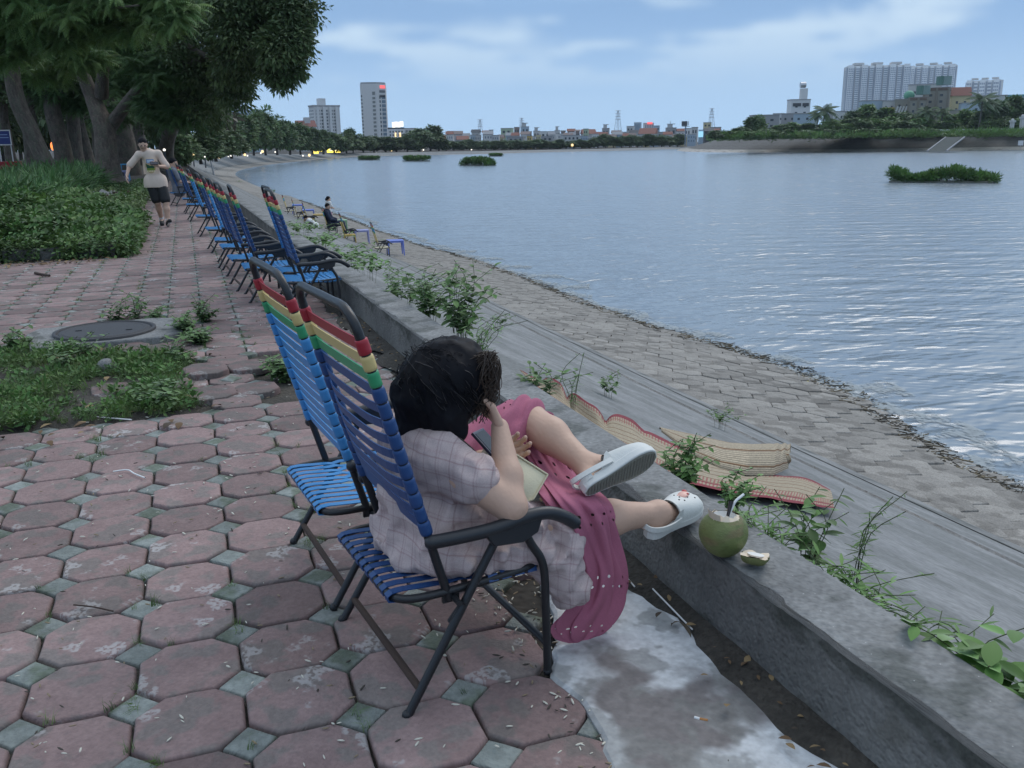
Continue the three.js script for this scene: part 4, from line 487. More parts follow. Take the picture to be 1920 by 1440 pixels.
  return g;
}
{
  // print on the walking person's shirt
  const cv = document.createElement('canvas'); cv.width = cv.height = 256; const x = cv.getContext('2d'); x.fillStyle = '#d6bfaa'; x.fillRect(0, 0, 256, 256); x.fillStyle = '#b79c78'; x.beginPath(); x.ellipse(128, 140, 88, 104, 0, 0, 7); x.fill(); x.fillStyle = '#5b86b5'; x.fillRect(66, 30, 124, 60); x.fillStyle = '#dde6ec'; x.font = 'bold 26px sans-serif'; x.fillRect(76, 44, 96, 10); x.fillRect(76, 62, 60, 14); x.fillStyle = '#23503a'; x.beginPath(); x.moveTo(48, 96); x.lineTo(128, 130); x.lineTo(208, 96); x.lineTo(190, 170); x.lineTo(66, 170); x.fill(); x.fillStyle = '#76913c'; x.fillRect(64, 165, 128, 32); x.fillStyle = '#e2d7a8'; for (let i = 0; i < 5; i++) x.fillRect(56 + i * 30, 200, 18, 22);
  const tp = new THREE.CanvasTexture(cv); tp.colorSpace = THREE.SRGBColorSpace;
  const shirt = std(0.66, 0.53, 0.44, 0.9), man = figure('walking person in beige printed shirt and black shorts, looking at a phone', V(-0.32, 0, -19.7), 0, { head: [-0.045, 1.6, 0.06], face: [0.05, -0.4, 1], sL: [0.215, 1.42, 0], sR: [-0.14, 1.405, 0.02], eL: [0.35, 1.16, 0.02], wL: [0.2, 1.18, 0.23], fL: [0.09, 1.23, 0.27], nL: [0, 0.4, -1], eR: [-0.34, 1.19, -0.02], wR: [-0.4, 1.01, 0.14], fR: [-0.42, 0.92, 0.18], nR: [1, 0, 0], hL: [0.2, 0.9, 0.02], hR: [0.02, 0.9, -0.02], kL: [0.26, 0.48, 0.12], kR: [0.1, 0.48, 0.0], aL: [0.26, 0.1, 0.16], aR: [0.14, 0.12, -0.26], tL: [0.29, 0.13, 0.32], tR: [0.14, 0.04, -0.12] }, { shirt, legs: mt.black, shoe: mt.black, sock: mt.whiteC, rim: mt.whiteC, w: 0.92, sleeve: 0.9, leg: 0.86, hem: 0.13 });
  const pr = grid(12, 12, (u, v) => { const px = mix(-0.09, 0.19, u), py = mix(1.03, 1.35, v); return V(px, py, 0.5); }); // pressed onto the chest below
  { const sh = man.children.find((c) => c.name === 'shirt').geometry.attributes.position, p = pr.attributes.position; for (let i = 0; i < p.count; i++) { let z = 0, best = 9; for (let j = 0; j < sh.count; j++) { if (sh.getZ(j) < 0.02) continue; const d = Math.hypot(sh.getX(j) - p.getX(i), sh.getY(j) - p.getY(i)); if (d < best) { best = d; z = sh.getZ(j); } } p.setZ(i, z + 0.004); } pr.computeVertexNormals(); }
  mesh('shirt_print', pr, new THREE.MeshStandardMaterial({ map: tp, roughness: 0.9 }), man);
  mesh('glasses', merge([-1, 1].map((k) => new THREE.TorusGeometry(0.022, 0.003, 6, 16).translate(k * 0.028, 0, 0)).concat([box(0.012, 0.004, 0.003), box(0.004, 0.004, 0.1, 0.054, 0.004, -0.05), box(0.004, 0.004, 0.1, -0.054, 0.004, -0.05)])).rotateX(0.35).translate(-0.037, 1.545, 0.155), mt.black, man);
  const ph = thing('phone', 'black phone in the hand of the walking person', 'phone', V(-0.2, 1.24, -19.41), 0.2); const pc = mesh('case', box(0.15, 0.075, 0.009), mt.black, ph); pc.rotation.x = -0.8; const sc = mesh('screen', box(0.14, 0.066, 0.001, 0, 0, 0.0055), std(0.03, 0.03, 0.04, 0.1), ph); sc.rotation.x = -0.8;
  // seated visitor at the far end of the row
  const sit = { head: [0.12, 1.13, 0], face: [1, -0.25, 0.1], sL: [0.06, 0.92, -0.2], sR: [0.06, 0.92, 0.2], eL: [0.18, 0.66, -0.27], wL: [0.4, 0.62, -0.2], eR: [0.2, 0.64, 0.27], wR: [0.42, 0.6, 0.18], fR: [0.5, 0.58, 0.16], nR: [0, -1, 0], fL: [0.48, 0.6, -0.18], nL: [0, -1, 0], hL: [0.18, 0.47, -0.1], hR: [0.18, 0.47, 0.1], kL: [0.6, 0.5, -0.14], kR: [0.6, 0.5, 0.14], aL: [0.66, 0.09, -0.14], aR: [0.66, 0.09, 0.14], tL: [0.8, 0.04, -0.15], tR: [0.8, 0.04, 0.15] };
  figure('seated person in grey shirt and dark trousers in the farthest chair of the row', V(0.1, 0, -26.6), 0.2, sit, { shirt: std(0.16, 0.17, 0.2, 0.9), legs: mt.black, leg: 1.8, seated: true }, { cell: 0.016 });
}
// ================= the beach: chairs, tables, people =================

function beachAt(px, py) { let h = -2.2; for (let i = 0; i < 8; i++) { const p = onY(px, py, h); h = beachY(p.x, Math.max(-44, p.z)) + 0.03; } return onY(px, py, h); }
{
  const bc = makeChair('rainbow strapped folding chair on the beach at the nearest blue table', [mt.red, mt.yellow, mt.green, mt.lblue, mt.lblue, mt.green, mt.yellow], mt.cream, { pos: beachAt(703, 484), turn: -0.1, group: 'strap chairs on the beach' });
  for (const [px, py, t, label] of [[611, 443, -0.25, 'strap chair on the beach under the seated man'], [643, 457, -0.1, 'dark strap chair on the beach behind the near yellow chair'], [573, 428, -0.1, 'dark strap chair on the beach beside the crouching child'], [553, 419, -0.1, 'second farthest dark chair on the beach'], [535, 408, -0.15, 'farthest dark chair on the beach']]) { const c = copyOf(bc, label, beachAt(px, py), t); c.userData.group = 'strap chairs on the beach'; }
  // plastic table: thin top with apron and four splayed legs
  const table = (label, px, py, m, h = 0.5, w = 0.5) => { const t = thing('plastic_table', label, 'table', beachAt(px, py), -0.12, 'plastic tables on the beach'); mesh('tabletop', merge([box(w, 0.022, w, 0, h - 0.011, 0), box(w - 0.03, 0.045, 0.012, 0, h - 0.044, w / 2 - 0.018), box(w - 0.03, 0.045, 0.012, 0, h - 0.044, -w / 2 + 0.018), box(0.012, 0.045, w - 0.06, w / 2 - 0.018, h - 0.044, 0), box(0.012, 0.045, w - 0.06, -w / 2 + 0.018, h - 0.044, 0)]), m, t); for (const a of [-1, 1]) for (const b of [-1, 1]) mesh('leg', rod(V(a * w * 0.49, 0, b * w * 0.49), V(a * (w / 2 - 0.035), h - 0.025, b * (w / 2 - 0.035)), 0.02, 0.034, 6), m, t); return t; };
  const blue = std(0.16, 0.22, 0.62, 0.5), lilac = std(0.33, 0.34, 0.6, 0.5), yel = std(0.52, 0.36, 0.08, 0.5), lime = std(0.3, 0.5, 0.28, 0.5);
  table('blue plastic table nearest on the beach, right of the rainbow chair', 742, 478, blue, 0.52, 0.56); table('lilac plastic table on the beach beside the near yellow chair', 679, 456, lilac, 0.52, 0.55); table('green topped table in front of the seated man on the beach', 640, 433, lime, 0.5, 0.55); table('yellow plastic table on the beach behind the crouching child', 601, 423, yel, 0.55, 0.6); table('second farthest blue plastic table on the beach', 579, 413, blue, 0.55, 0.6); table('farthest blue plastic table on the beach', 559, 402, blue, 0.55, 0.6);
  const pch = (label, px, py, turn) => { const c = thing('plastic_chair', label, 'chair', beachAt(px, py), turn, 'yellow plastic chairs on the beach'); mesh('seat', grid(8, 8, (u, v) => V(mix(-0.2, 0.2, u), 0.42 + 0.02 * Math.sin(u * 3.14) * -1, mix(-0.2, 0.2, v))).clone(), new THREE.MeshStandardMaterial({ color: yel.color, roughness: 0.5, side: THREE.DoubleSide }), c); mesh('apron', merge([box(0.4, 0.05, 0.012, 0, 0.395, 0.2), box(0.4, 0.05, 0.012, 0, 0.395, -0.2), box(0.012, 0.05, 0.4, 0.2, 0.395, 0)]), yel, c);
    for (const b of [-1, 1]) { mesh('leg', rod(V(0.22, 0, b * 0.21), V(0.185, 0.42, b * 0.185), 0.018, 0.028, 6), yel, c); mesh('leg', rod(V(-0.24, 0, b * 0.21), V(-0.19, 0.42, b * 0.185), 0.018, 0.028, 6), yel, c); mesh('back_post', tube([V(-0.19, 0.4, b * 0.19), V(-0.24, 0.62, b * 0.19), V(-0.3, 0.84, b * 0.15)], 0.016, 10, 6), yel, c); } for (let i = 0; i < 5; i++) mesh('slat', tube([V(-0.205, 0.44, (i - 2) * 0.066), V(-0.25, 0.62, (i - 2) * 0.066), V(-0.305, 0.84, (i - 2) * 0.058)], 0.012, 8, 6), yel, c); mesh('top_rail', tube([V(-0.3, 0.83, 0.16), V(-0.315, 0.87, 0), V(-0.3, 0.83, -0.16)], 0.018, 10, 6), yel, c); };
  pch('yellow plastic chair on the beach between dark chair and lilac table', 657, 461, -0.15); pch('yellow plastic chair on the beach behind the crouching child', 580, 425, -0.1);
  const sit = { head: [0.1, 1.14, 0], face: [1, -0.2, 0.05], sL: [0.06, 0.93, -0.2], sR: [0.06, 0.93, 0.2], eL: [0.2, 0.68, -0.28], wL: [0.42, 0.63, -0.2], eR: [0.2, 0.66, 0.28], wR: [0.44, 0.62, 0.18], hL: [0.2, 0.48, -0.1], hR: [0.2, 0.48, 0.1], kL: [0.62, 0.5, -0.14], kR: [0.64, 0.5, 0.14], aL: [0.74, 0.09, -0.14], aR: [0.8, 0.09, 0.14], tL: [0.88, 0.04, -0.15], tR: [0.94, 0.04, 0.15] };
  const navy = std(0.02, 0.03, 0.06, 0.9); figure('seated person in dark clothes on the beach facing the water', beachAt(613, 443), -0.25, sit, { shirt: navy, legs: navy, leg: 1.85, seated: true, longSleeve: true, w: 1.15 }, { cell: 0.02, s: 1.05 });
  figure('standing child in white top and pink skirt at the waterline', beachAt(618, 418), 0.4, { head: [0.02, 1.1, 0.0], face: [1, 0, 0.1], sL: [0, 0.93, -0.12], sR: [0, 0.93, 0.12], eL: [0.06, 0.73, -0.16], wL: [0.22, 0.65, -0.1], eR: [0.06, 0.73, 0.16], wR: [0.22, 0.66, 0.1], hL: [0, 0.57, -0.07], hR: [0, 0.57, 0.07], kL: [0.01, 0.31, -0.07], kR: [0.01, 0.31, 0.07], aL: [0, 0.07, -0.07], aR: [0, 0.07, 0.07], tL: [0.09, 0.035, -0.07], tR: [0.09, 0.035, 0.07] }, { shirt: mt.whiteC, legs: std(0.62, 0.3, 0.4, 0.9), bun: true, w: 0.75 }, { cell: 0.016, skirt: true, s: 1.1 });
  figure('crouching child in white shirt with dark hair beside the yellow chair', beachAt(588, 432), 2.6, { head: [0.3, 0.5, 0], face: [0.7, -0.7, 0], sL: [0.16, 0.42, -0.12], sR: [0.16, 0.42, 0.12], eL: [0.28, 0.24, -0.14], wL: [0.36, 0.08, -0.1], eR: [0.28, 0.24, 0.14], wR: [0.36, 0.08, 0.1], hL: [-0.1, 0.22, -0.08], hR: [-0.1, 0.22, 0.08], kL: [0.16, 0.28, -0.1], kR: [0.16, 0.28, 0.1], aL: [0.0, 0.06, -0.1], aR: [0.0, 0.06, 0.1], tL: [0.1, 0.03, -0.1], tR: [0.1, 0.03, 0.1] }, { shirt: mt.whiteC, legs: mt.black, seated: true, w: 0.8 }, { cell: 0.016, s: 1.05 });
}
// ================= coconut, mat, litter =================
{
  const cp = V(1.522, WALL_H, -2.235), c = thing('coconut', 'green drinking coconut with straw on the wall beside the white clog', 'coconut', cp);
  const tc = tex(256, (u, v) => { const n = fbm(u * 6, v * 4, 401, 4, 24), f = fbm(u * 40, v * 40, 403, 2, 40); let q = mix3([0.1, 0.13, 0.035], [0.2, 0.22, 0.075], n); q = mix3(q, [0.2, 0.15, 0.07], 0.7 * sstep(0.58, 0.75, fbm(u * 5, v * 5, 407, 4, 5))); const k = 0.85 + 0.3 * f; return [q[0] * k, q[1] * k, q[2] * k]; });
  const prof = []; for (let i = 0; i <= 40; i++) { const a = i / 40 * 2.5; prof.push(new THREE.Vector2(Math.max(0, 0.076 * Math.sin(a) * (1 - 0.06 * Math.cos(a)) + 0.0001), 0.072 - 0.074 * Math.cos(a))); } const sg = new THREE.LatheGeometry(prof, 48), p = sg.attributes.position; for (let i = 0; i < p.count; i++) { const a = Math.atan2(p.getZ(i), p.getX(i)), k = 1 + 0.022 * Math.cos(3 * a + 0.5); p.setX(i, p.getX(i) * k); p.setZ(i, p.getZ(i) * k); } sg.computeVertexNormals(); mesh('husk', sg, new THREE.MeshStandardMaterial({ map: tc, roughness: 0.55, bumpMap: tGrain, bumpScale: 0.0015 }), c);
  const cut = std(0.72, 0.6, 0.46, 0.8), flesh = std(0.78, 0.76, 0.72, 0.5), rim = []; for (let i = 0; i < 7; i++) { const a = i / 7 * 6.283, b = a + 0.9, r = 0.049, ht = 0.132 + 0.016 * ((i * 37 % 5) / 5); rim.push(grid(4, 2, (u, v) => { const t = mix(a, b, u); return V(Math.cos(t) * mix(r, 0.036, v), mix(0.128, ht, v) + 0.003 * Math.sin(u * 9), Math.sin(t) * mix(r, 0.036, v)); })); } const cd = cut.clone(); cd.side = THREE.DoubleSide; mesh('cut_rim', merge(rim), cd, c);
  mesh('flap', merge([grid(6, 6, (u, v) => { const t = mix(2.4, 3.9, u); return V(Math.cos(t) * mix(0.046, 0.052, v), mix(0.125, 0.158 - 0.014 * Math.abs(u - 0.5), v), Math.sin(t) * mix(0.046, 0.052, v)); })]), cd, c); mesh('opening', new THREE.LatheGeometry([[0, 0.108], [0.02, 0.11], [0.032, 0.124], [0.037, 0.134]].map(([a, b]) => new THREE.Vector2(a, b)), 24), new THREE.MeshStandardMaterial({ color: flesh.color, roughness: 0.5, side: THREE.DoubleSide }), c);
  const st = thing('drinking_straw', 'white bendy straw standing in the coconut', 'straw', cp); mesh('straw_tube', tube([V(0.012, 0.112, -0.005), V(0.032, 0.15, -0.008), V(0.045, 0.168, -0.012), V(0.082, 0.183, -0.022)], 0.0042, 24, 10), mt.whiteC, st);
  const sp = thing('spoon', 'dark spoon handle standing in the coconut', 'spoon', cp); mesh('handle', rod(V(0.005, 0.112, 0.005), V(0.03, 0.172, -0.012), 0.004, 0.0075, 8).scale(1, 1, 1), std(0.03, 0.025, 0.025, 0.4), sp);
  const ld = thing('cut_coconut_top', 'cut off top of a coconut lying beside the green coconut', 'coconut piece', V(1.558, WALL_H, -2.12), 0.5); const lg = grid(24, 8, (u, v) => { const a = u * 6.2832, r = (0.046 + 0.006 * Math.sin(a * 4) + 0.005 * Math.sin(a * 7)) * Math.sin(v * 1.57); return V(Math.cos(a) * r * 1.15, 0.003 + 0.03 * v * v, Math.sin(a) * r * 0.9); }); const dl = std(0.16, 0.17, 0.06, 0.7); dl.side = THREE.DoubleSide; const lgr = new THREE.Group(); mesh('rind', lg, dl, ld); mesh('pith', grid(24, 6, (u, v) => { const a = u * 6.2832, r = mix(0.02, 0.047 + 0.006 * Math.sin(a * 4) + 0.005 * Math.sin(a * 7), v); return V(Math.cos(a) * r * 1.15, 0.034 - 0.006 * (1 - v) + 0.003 * Math.sin(a * 5), Math.sin(a) * r * 0.9); }), cd, ld); mesh('flesh', new THREE.CylinderGeometry(0.026, 0.022, 0.006, 20).translate(0, 0.033, 0), flesh, ld); ld.rotation.z = -0.25; ld.position.y += 0.008;
}
const SL = (x) => { const d = 10.4 - x; return d > 7.6 ? mix(-0.26, 0.04, (d - 7.6) / 0.9) : mix(-0.82, -0.26, (d - 6.32) / 1.28); };
function slopeAt(px, py, lift = 0) { let h = -0.2; for (let i = 0; i < 14; i++) { const p = onY(px, py, h); h = mix(h, SL(p.x) + lift, 0.7); } return onY(px, py, h); }
{
  // straw mat: a long sheet on the slope with a buckled far edge, its near end rolled over on itself
  const band = (e) => e < 0.05 || (e > 0.1 && e < 0.125); const tm = tex(512, (u, v) => { const rb = 0.72 + 0.28 * Math.sin(v * 6.2832 * 70), f = 0.8 + 0.4 * vnoise(u * 120, v * 200, 3); const e = Math.min(v, 1 - v); let q = [0.5, 0.41, 0.29]; if (band(e) || v > 0.88) q = [0.3, 0.045, 0.06]; else if (e < 0.24 && Math.sin(u * 6.2832 * 60) > 0.2) q = [0.42, 0.16, 0.13]; else if (Math.sin(v * 6.2832 * 9) > 0.93) q = [0.24, 0.13, 0.06]; return [q[0] * rb * f, q[1] * rb * f, q[2] * rb * f]; });
  const mm = new THREE.MeshStandardMaterial({ map: tm, roughness: 0.9, side: THREE.DoubleSide, bumpMap: tGrain, bumpScale: 0.003 });
  const top = [[974, 694], [1012, 716], [1060, 746], [1130, 792], [1200, 806], [1300, 850], [1420, 886], [1520, 900], [1556, 920]].map(([x, y]) => slopeAt(x, y, 0.02)), bot = [[978, 700], [1006, 726], [1060, 766], [1130, 818], [1200, 862], [1290, 908], [1400, 930], [1500, 946], [1564, 955]].map(([x, y]) => slopeAt(x, y, 0.015)), A = new THREE.CatmullRomCurve3(top), B = new THREE.CatmullRomCurve3(bot);
  const m = thing('straw_mat', 'long woven straw mat with red edges lying on the slope behind the wall', 'mat', V(0, 0, 0)); mesh('sheet', grid(160, 24, (u, v) => { const p = B.getPoint(u).lerp(A.getPoint(u), v); p.y += 0.075 * sstep(0.35, 1, v) * Math.abs(Math.sin(u * 24 + 0.5 * Math.sin(u * 50))) * sstep(0.08, 0.2, u) * sstep(0.55, 0.42, u) + 0.012 * fbm(u * 20, v * 3, 2, 3) + 0.02 * sstep(0.3, 0.8, u) * Math.sin(v * 3.14); return p; }, (u, v) => [u * 2.2, v]), mm, m);
  // the rolled part: a fold that opens towards the camera
  const F = [[1240, 812, 1236, 806, 0.02], [1290, 850, 1300, 822, 0.05], [1350, 880, 1372, 846, 0.09], [1400, 893, 1410, 855, 0.12], [1450, 893, 1450, 852, 0.13], [1478, 880, 1482, 850, 0.12]].map(([x0, y0, x1, y1, h]) => ({ a: slopeAt(x0, y0, 0.03), b: slopeAt(x1, y1, 0.03), h })); const fr = (u) => { const f = u * (F.length - 1), k = Math.min(F.length - 2, Math.floor(f)), t = f - k; return { a: F[k].a.clone().lerp(F[k + 1].a, t), b: F[k].b.clone().lerp(F[k + 1].b, t), h: mix(F[k].h, F[k + 1].h, t) }; };
  mesh('fold', grid(90, 40, (u, v) => { const q = fr(u), a = mix(3.5, 0.0, v) , p = q.a.clone().lerp(q.b, 0.5 - 0.5 * Math.cos(a)), o = 1 + 0.06 * Math.sin(u * 70) * sstep(0.7, 0.95, u); p.y += Math.sin(Math.max(0, Math.min(3.1416, a))) * q.h * o + (v < 0.1 ? 0.0 : 0) + 0.006; return p; }, (u, v) => [u * 1.0, 0.25 + v * 0.5]), mm, m);
  const m2 = thing('rolled_mat', 'crumpled end of brown straw matting behind the long mat', 'mat', V(0, 0, 0)); const O = slopeAt(1452, 862, 0.06); mesh('roll', grid(40, 30, (u, v) => { const a = v * 6.2832, r = (0.05 + 0.045 * Math.sin(u * 3.14)) * (1 + 0.1 * Math.sin(u * 40)); return V(O.x + mix(-0.1, 0.1, u), O.y + Math.sin(a) * r * 0.7, O.z - 0.05 + Math.cos(a) * r + 0.1 * (u - 0.5)); }, (u, v) => [u, 0.3 + 0.4 * v]), mm, m2);
}
{
  const litter = (name, label, cat, g, m, parent) => tag(mesh(name, g, m), label, cat);
  const L = (px, h = 0.012) => px.map(([x, y]) => onY(x, y, h));
  litter('drinking_straw', 'white straw lying at the edge of the weed patch', 'straw', tube(L([[171, 781], [210, 784], [247, 787]]), 0.004, 8, 8), mt.whiteC);
  litter('drinking_straw', 'bent white straw lying on the pavers left of the chairs', 'straw', tube(L([[212, 884], [238, 881], [252, 888], [272, 896]]), 0.0035, 16, 8), mt.whiteC);
  litter('twig', 'thin dark twig lying across a pink paver', 'twig', tube(L([[138, 1134], [175, 1138], [212, 1146]]), 0.003, 10, 6), mt.rust);
  litter('incense_stick', 'thin pale stick lying at the foot of the wall', 'stick', rod(...L([[1224, 1104], [1298, 1180]], 0.03), 0.0028, 0.0028, 6), mt.whiteC); litter('incense_stick', 'short pale stick beside the pink skirt at the wall foot', 'stick', rod(...L([[1170, 1077], [1190, 1100]], 0.03), 0.0026, 0.0026, 6), mt.whiteC);
  litter('branch_piece', 'short dark branch on the far pavers before the planter kerb', 'branch', rod(...L([[66, 512], [93, 517]], 0.02), 0.018, 0.014, 7), mt.rust);
  { const a = onY(1302, 1345, 0.012), b = onY(1312, 1348, 0.012), c = onY(1327, 1351, 0.012), t = thing('cigarette_butt', 'cigarette butt with orange filter on the dusty cement', 'cigarette butt', a); mesh('paper', rod(V(0, 0, 0), b.clone().sub(a), 0.0042), mt.whiteC, t); mesh('filter', rod(b.clone().sub(a), c.clone().sub(a), 0.0043), std(0.4, 0.19, 0.07, 0.9), t); }
  litter('curved_leaf', 'large dry curled leaf near the foot of the wall', 'leaf', grid(10, 4, (u, v) => { const p = onY(mix(1258, 1296, u), mix(1172, 1192, u * u), 0.02); p.y += 0.02 * Math.sin(u * 3.14) + 0.014 * (v - 0.5); p.z += (v - 0.5) * 0.04 * Math.sin(u * 3.14); return p; }), std(0.13, 0.1, 0.065, 0.9, { side: THREE.DoubleSide }));
  // husks and dry leaves scattered over the ground
  const husk = new THREE.SphereGeometry(1, 6, 4).scale(0.011, 0.0022, 0.0028), R = rng(61), n = 2600, im = new THREE.InstancedMesh(husk, std(1, 1, 1, 0.8), n); im.name = numbered('seed_husks'); const d = new THREE.Object3D(), col = new THREE.Color(); for (let i = 0; i < n; i++) { let x, z; if (R() < 0.4) { x = 0.85 + R() * 0.65; z = -0.9 - R() * 2.4; } else { x = -2.2 + R() * 3.6; z = -1.1 - Math.pow(R(), 1.5) * 8; } d.position.set(x, 0.008, z); d.rotation.set((R() - 0.5) * 0.5, R() * 6.28, (R() - 0.5) * 0.4); d.scale.setScalar(0.6 + R() * 0.7); d.updateMatrix(); im.setMatrixAt(i, d.matrix); const q = R(); q < 0.55 ? col.setRGB(0.6, 0.57, 0.48) : q < 0.8 ? col.setRGB(0.25, 0.19, 0.12) : col.setRGB(0.06, 0.05, 0.04); im.setColorAt(i, col); } scene.add(im); tag(im, 'pale seed husks and dark dry bits scattered over the pavers', 'litter', null, 'stuff');
  const n2 = 600, dl = new THREE.InstancedMesh(grid(4, 2, (u, v) => V((u - 0.5) * 0.06, 0.008 * Math.sin(u * 3.14), (v - 0.5) * 0.03 * Math.sin(u * 3.14 + 0.01))), std(1, 1, 1, 0.9, { side: THREE.DoubleSide }), n2); dl.name = numbered('fallen_leaves'); for (let i = 0; i < n2; i++) { let x, z; const q = R(); if (q < 0.4) { x = 1.3 + R() * 0.2; z = -1 - R() * 12; } else if (q < 0.7) { x = -2.6 + R() * 1.8; z = -14.2 + (R() - 0.5) * 0.8; } else { x = -2 + R() * 2.2; z = -5.2 - R() * 2.6; } d.position.set(x, 0.015 + (q < 0.4 ? 0.02 : 0), z); d.rotation.set((R() - 0.5) * 0.8, R() * 6.28, (R() - 0.5) * 0.6); d.scale.setScalar(q < 0.4 ? 0.3 + R() * 0.4 : 0.6 + R() * 0.9); d.updateMatrix(); dl.setMatrixAt(i, d.matrix); const c = R(); c < 0.5 ? col.setRGB(0.14, 0.085, 0.045) : c < 0.8 ? col.setRGB(0.26, 0.18, 0.09) : col.setRGB(0.07, 0.05, 0.035); dl.setColorAt(i, col); } scene.add(dl); tag(dl, 'brown fallen leaves along the kerbs and wall foot', 'leaves', null, 'stuff');
  // drift line of floating rubbish, reeds and foam at the water's edge
  const n3 = 4200, dr = new THREE.InstancedMesh(new THREE.CylinderGeometry(0.006, 0.004, 1, 5).rotateZ(Math.PI / 2), std(1, 1, 1, 0.9), n3); dr.name = numbered('drift_line'); for (let i = 0; i < n3; i++) { const z = -3.2 - Math.pow(R(), 1.6) * 70, w = 0.5 * (fbm(z * 0.35, 3, 2, 3) - 0.5), x = shoreX(z) - 0.05 + w + (R() - 0.5) * 0.55 * (0.3 + fbm(z * 0.8, 9, 5, 2)); d.position.set(x, Math.max(WATER + 0.01, (z > -44 ? beachY(x, z) : WATER) + 0.035), z); d.rotation.set(0, R() * 6.28, (R() - 0.5) * 0.2); d.scale.set(0.03 + Math.pow(R(), 4) * 0.4, 1 + R(), 1 + R()); d.updateMatrix(); dr.setMatrixAt(i, d.matrix); const c = R(); c < 0.6 ? col.setRGB(0.06, 0.05, 0.035) : c < 0.85 ? col.setRGB(0.2, 0.16, 0.1) : col.setRGB(0.5, 0.5, 0.48); dr.setColorAt(i, col); } scene.add(dr); tag(dr, 'line of twigs and floating rubbish along the near waterline', 'rubbish', null, 'stuff');
  const tF = tex(512, (u, v) => { const n = fbm(u * 5, v * 5, 421, 5, 5), f = fbm(u * 40, v * 40, 423, 3, 40); const k = 0.8 + 0.5 * f; return [0.33 * k, 0.36 * k, 0.37 * k, 0.8 * sstep(0.52, 0.72, n * 0.75 + f * 0.32)]; });
  const fm = new THREE.MeshStandardMaterial({ map: tF, transparent: true, roughness: 0.9 }); const fg = grid(200, 6, (u, v) => { const z = -3.5 - u * u * 60, w = 0.5 * (fbm(z * 0.35, 3, 2, 3) - 0.5), x = shoreX(z) + w + v * 1.5 * (0.3 + fbm(z * 0.5, 7, 3, 2)) - 0.2; return V(x, WATER + 0.012, z); }, (u, v, p) => [p.z * 0.4, p.x * 0.5]); tag(mesh('shore_foam', fg, fm), 'patches of pale scum floating along the near waterline', 'foam', null, 'stuff');
  for (const [px, py, r, label, m] of [[1441, 708, 0.07, 'crumpled pale plastic bag at the waterline', std(0.5, 0.53, 0.6, 0.5)], [1514, 719, 0.08, 'yellow plastic wrapper in the drift line', std(0.6, 0.5, 0.06, 0.5)], [1606, 737, 0.05, 'grey floating bottle near the drift line', std(0.4, 0.42, 0.42, 0.4)]]) { const p = onY(px, py, WATER + 0.02), g = new THREE.IcosahedronGeometry(r, 3), a = g.attributes.position; for (let i = 0; i < a.count; i++) { const k = 0.6 + 0.9 * fbm(a.getX(i) * 25 + 7, a.getY(i) * 25, a.getZ(i) * 25, 3); a.setXYZ(i, a.getX(i) * k * 1.3, a.getY(i) * k * 0.45, a.getZ(i) * k); } g.computeVertexNormals(); const o = tag(mesh('plastic_rubbish', g, m), label, 'rubbish'); o.position.copy(p); }
}

// ================= vegetation =================
const leafMat = (r, g, b, o = {}) => new THREE.MeshPhysicalMaterial({ color: new THREE.Color().setRGB(r, g, b), roughness: 0.75, transmission: 0.25, thickness: 0, side: THREE.DoubleSide, ...o });
// clump of separate folded leaves spread through a small volume
function clump(n, len, wid, rad, seed, droop = 0.2, flat = 1) {
  const R = rng(seed), pos = [], idx = []; for (let i = 0; i < n; i++) { const a = R() * 6.2832, c = R() * 2 - 1, s = Math.sqrt(1 - c * c), r = rad * Math.cbrt(R()); const o = V(Math.cos(a) * s * r, c * r * flat, Math.sin(a) * s * r); const d = V(Math.cos(a) * s + (R() - 0.5), c * 0.6 - droop + (R() - 0.5) * 0.6, Math.sin(a) * s + (R() - 0.5)).normalize(), w = new THREE.Vector3().crossVectors(d, V(R() - 0.5, 1, R() - 0.5)).normalize(), n2 = new THREE.Vector3().crossVectors(w, d), L = len * (0.7 + R() * 0.6), W = wid * (0.7 + R() * 0.6), k = pos.length / 3;
    for (const [t, q, h] of [[0, 0, 0], [0.45, 0.5, 0.12], [1, 0, -0.15], [0.45, -0.5, 0.12]]) { const p = o.clone().addScaledVector(d, t * L).addScaledVector(w, q * W).addScaledVector(n2, h * W); pos.push(p.x, p.y, p.z); } idx.push(k, k + 1, k + 2, k, k + 2, k + 3); }
  return geo(pos, idx);
}
function frond(nl, len, lw, seed, droop) { // feathery compound leaf: thin stalk with paired leaflets
  const R = rng(seed), pos = [], idx = []; const tri = (p, q, r, s) => { const k = pos.length / 3; for (const v of [p, q, r, s]) pos.push(v.x, v.y, v.z); idx.push(k, k + 1, k + 2, k, k + 2, k + 3); };
  for (let b = 0; b < 5; b++) { const a0 = b * 1.2566 + R() * 0.8, up = 0.35 + R() * 0.3; const P = (t) => V(Math.cos(a0) * len * t, up * len * t - droop * len * t * t, Math.sin(a0) * len * t), sd = V(-Math.sin(a0), 0, Math.cos(a0)); tri(P(0).addScaledVector(sd, 0.004), P(1), P(1), P(0).addScaledVector(sd, -0.004)); for (let i = 1; i <= nl; i++) for (const s of [-1, 1]) { const t = i / nl, p = P(t), l = lw * Math.sin(Math.min(1, t * 0.9 + 0.15) * 3.0), d = sd.clone().multiplyScalar(s).add(V(0, -0.35 - R() * 0.3, 0)).addScaledVector(P(1).sub(P(0.9)).normalize(), 0.35).normalize(); const w = P(Math.min(1, t + 0.01)).sub(P(t - 0.01)).normalize().multiplyScalar(len / nl * 0.36); tri(p.clone().sub(w), p.clone().addScaledVector(d, l), p.clone().addScaledVector(d, l * 0.98).add(w), p.clone().add(w)); } }
  return geo(pos, idx);
}
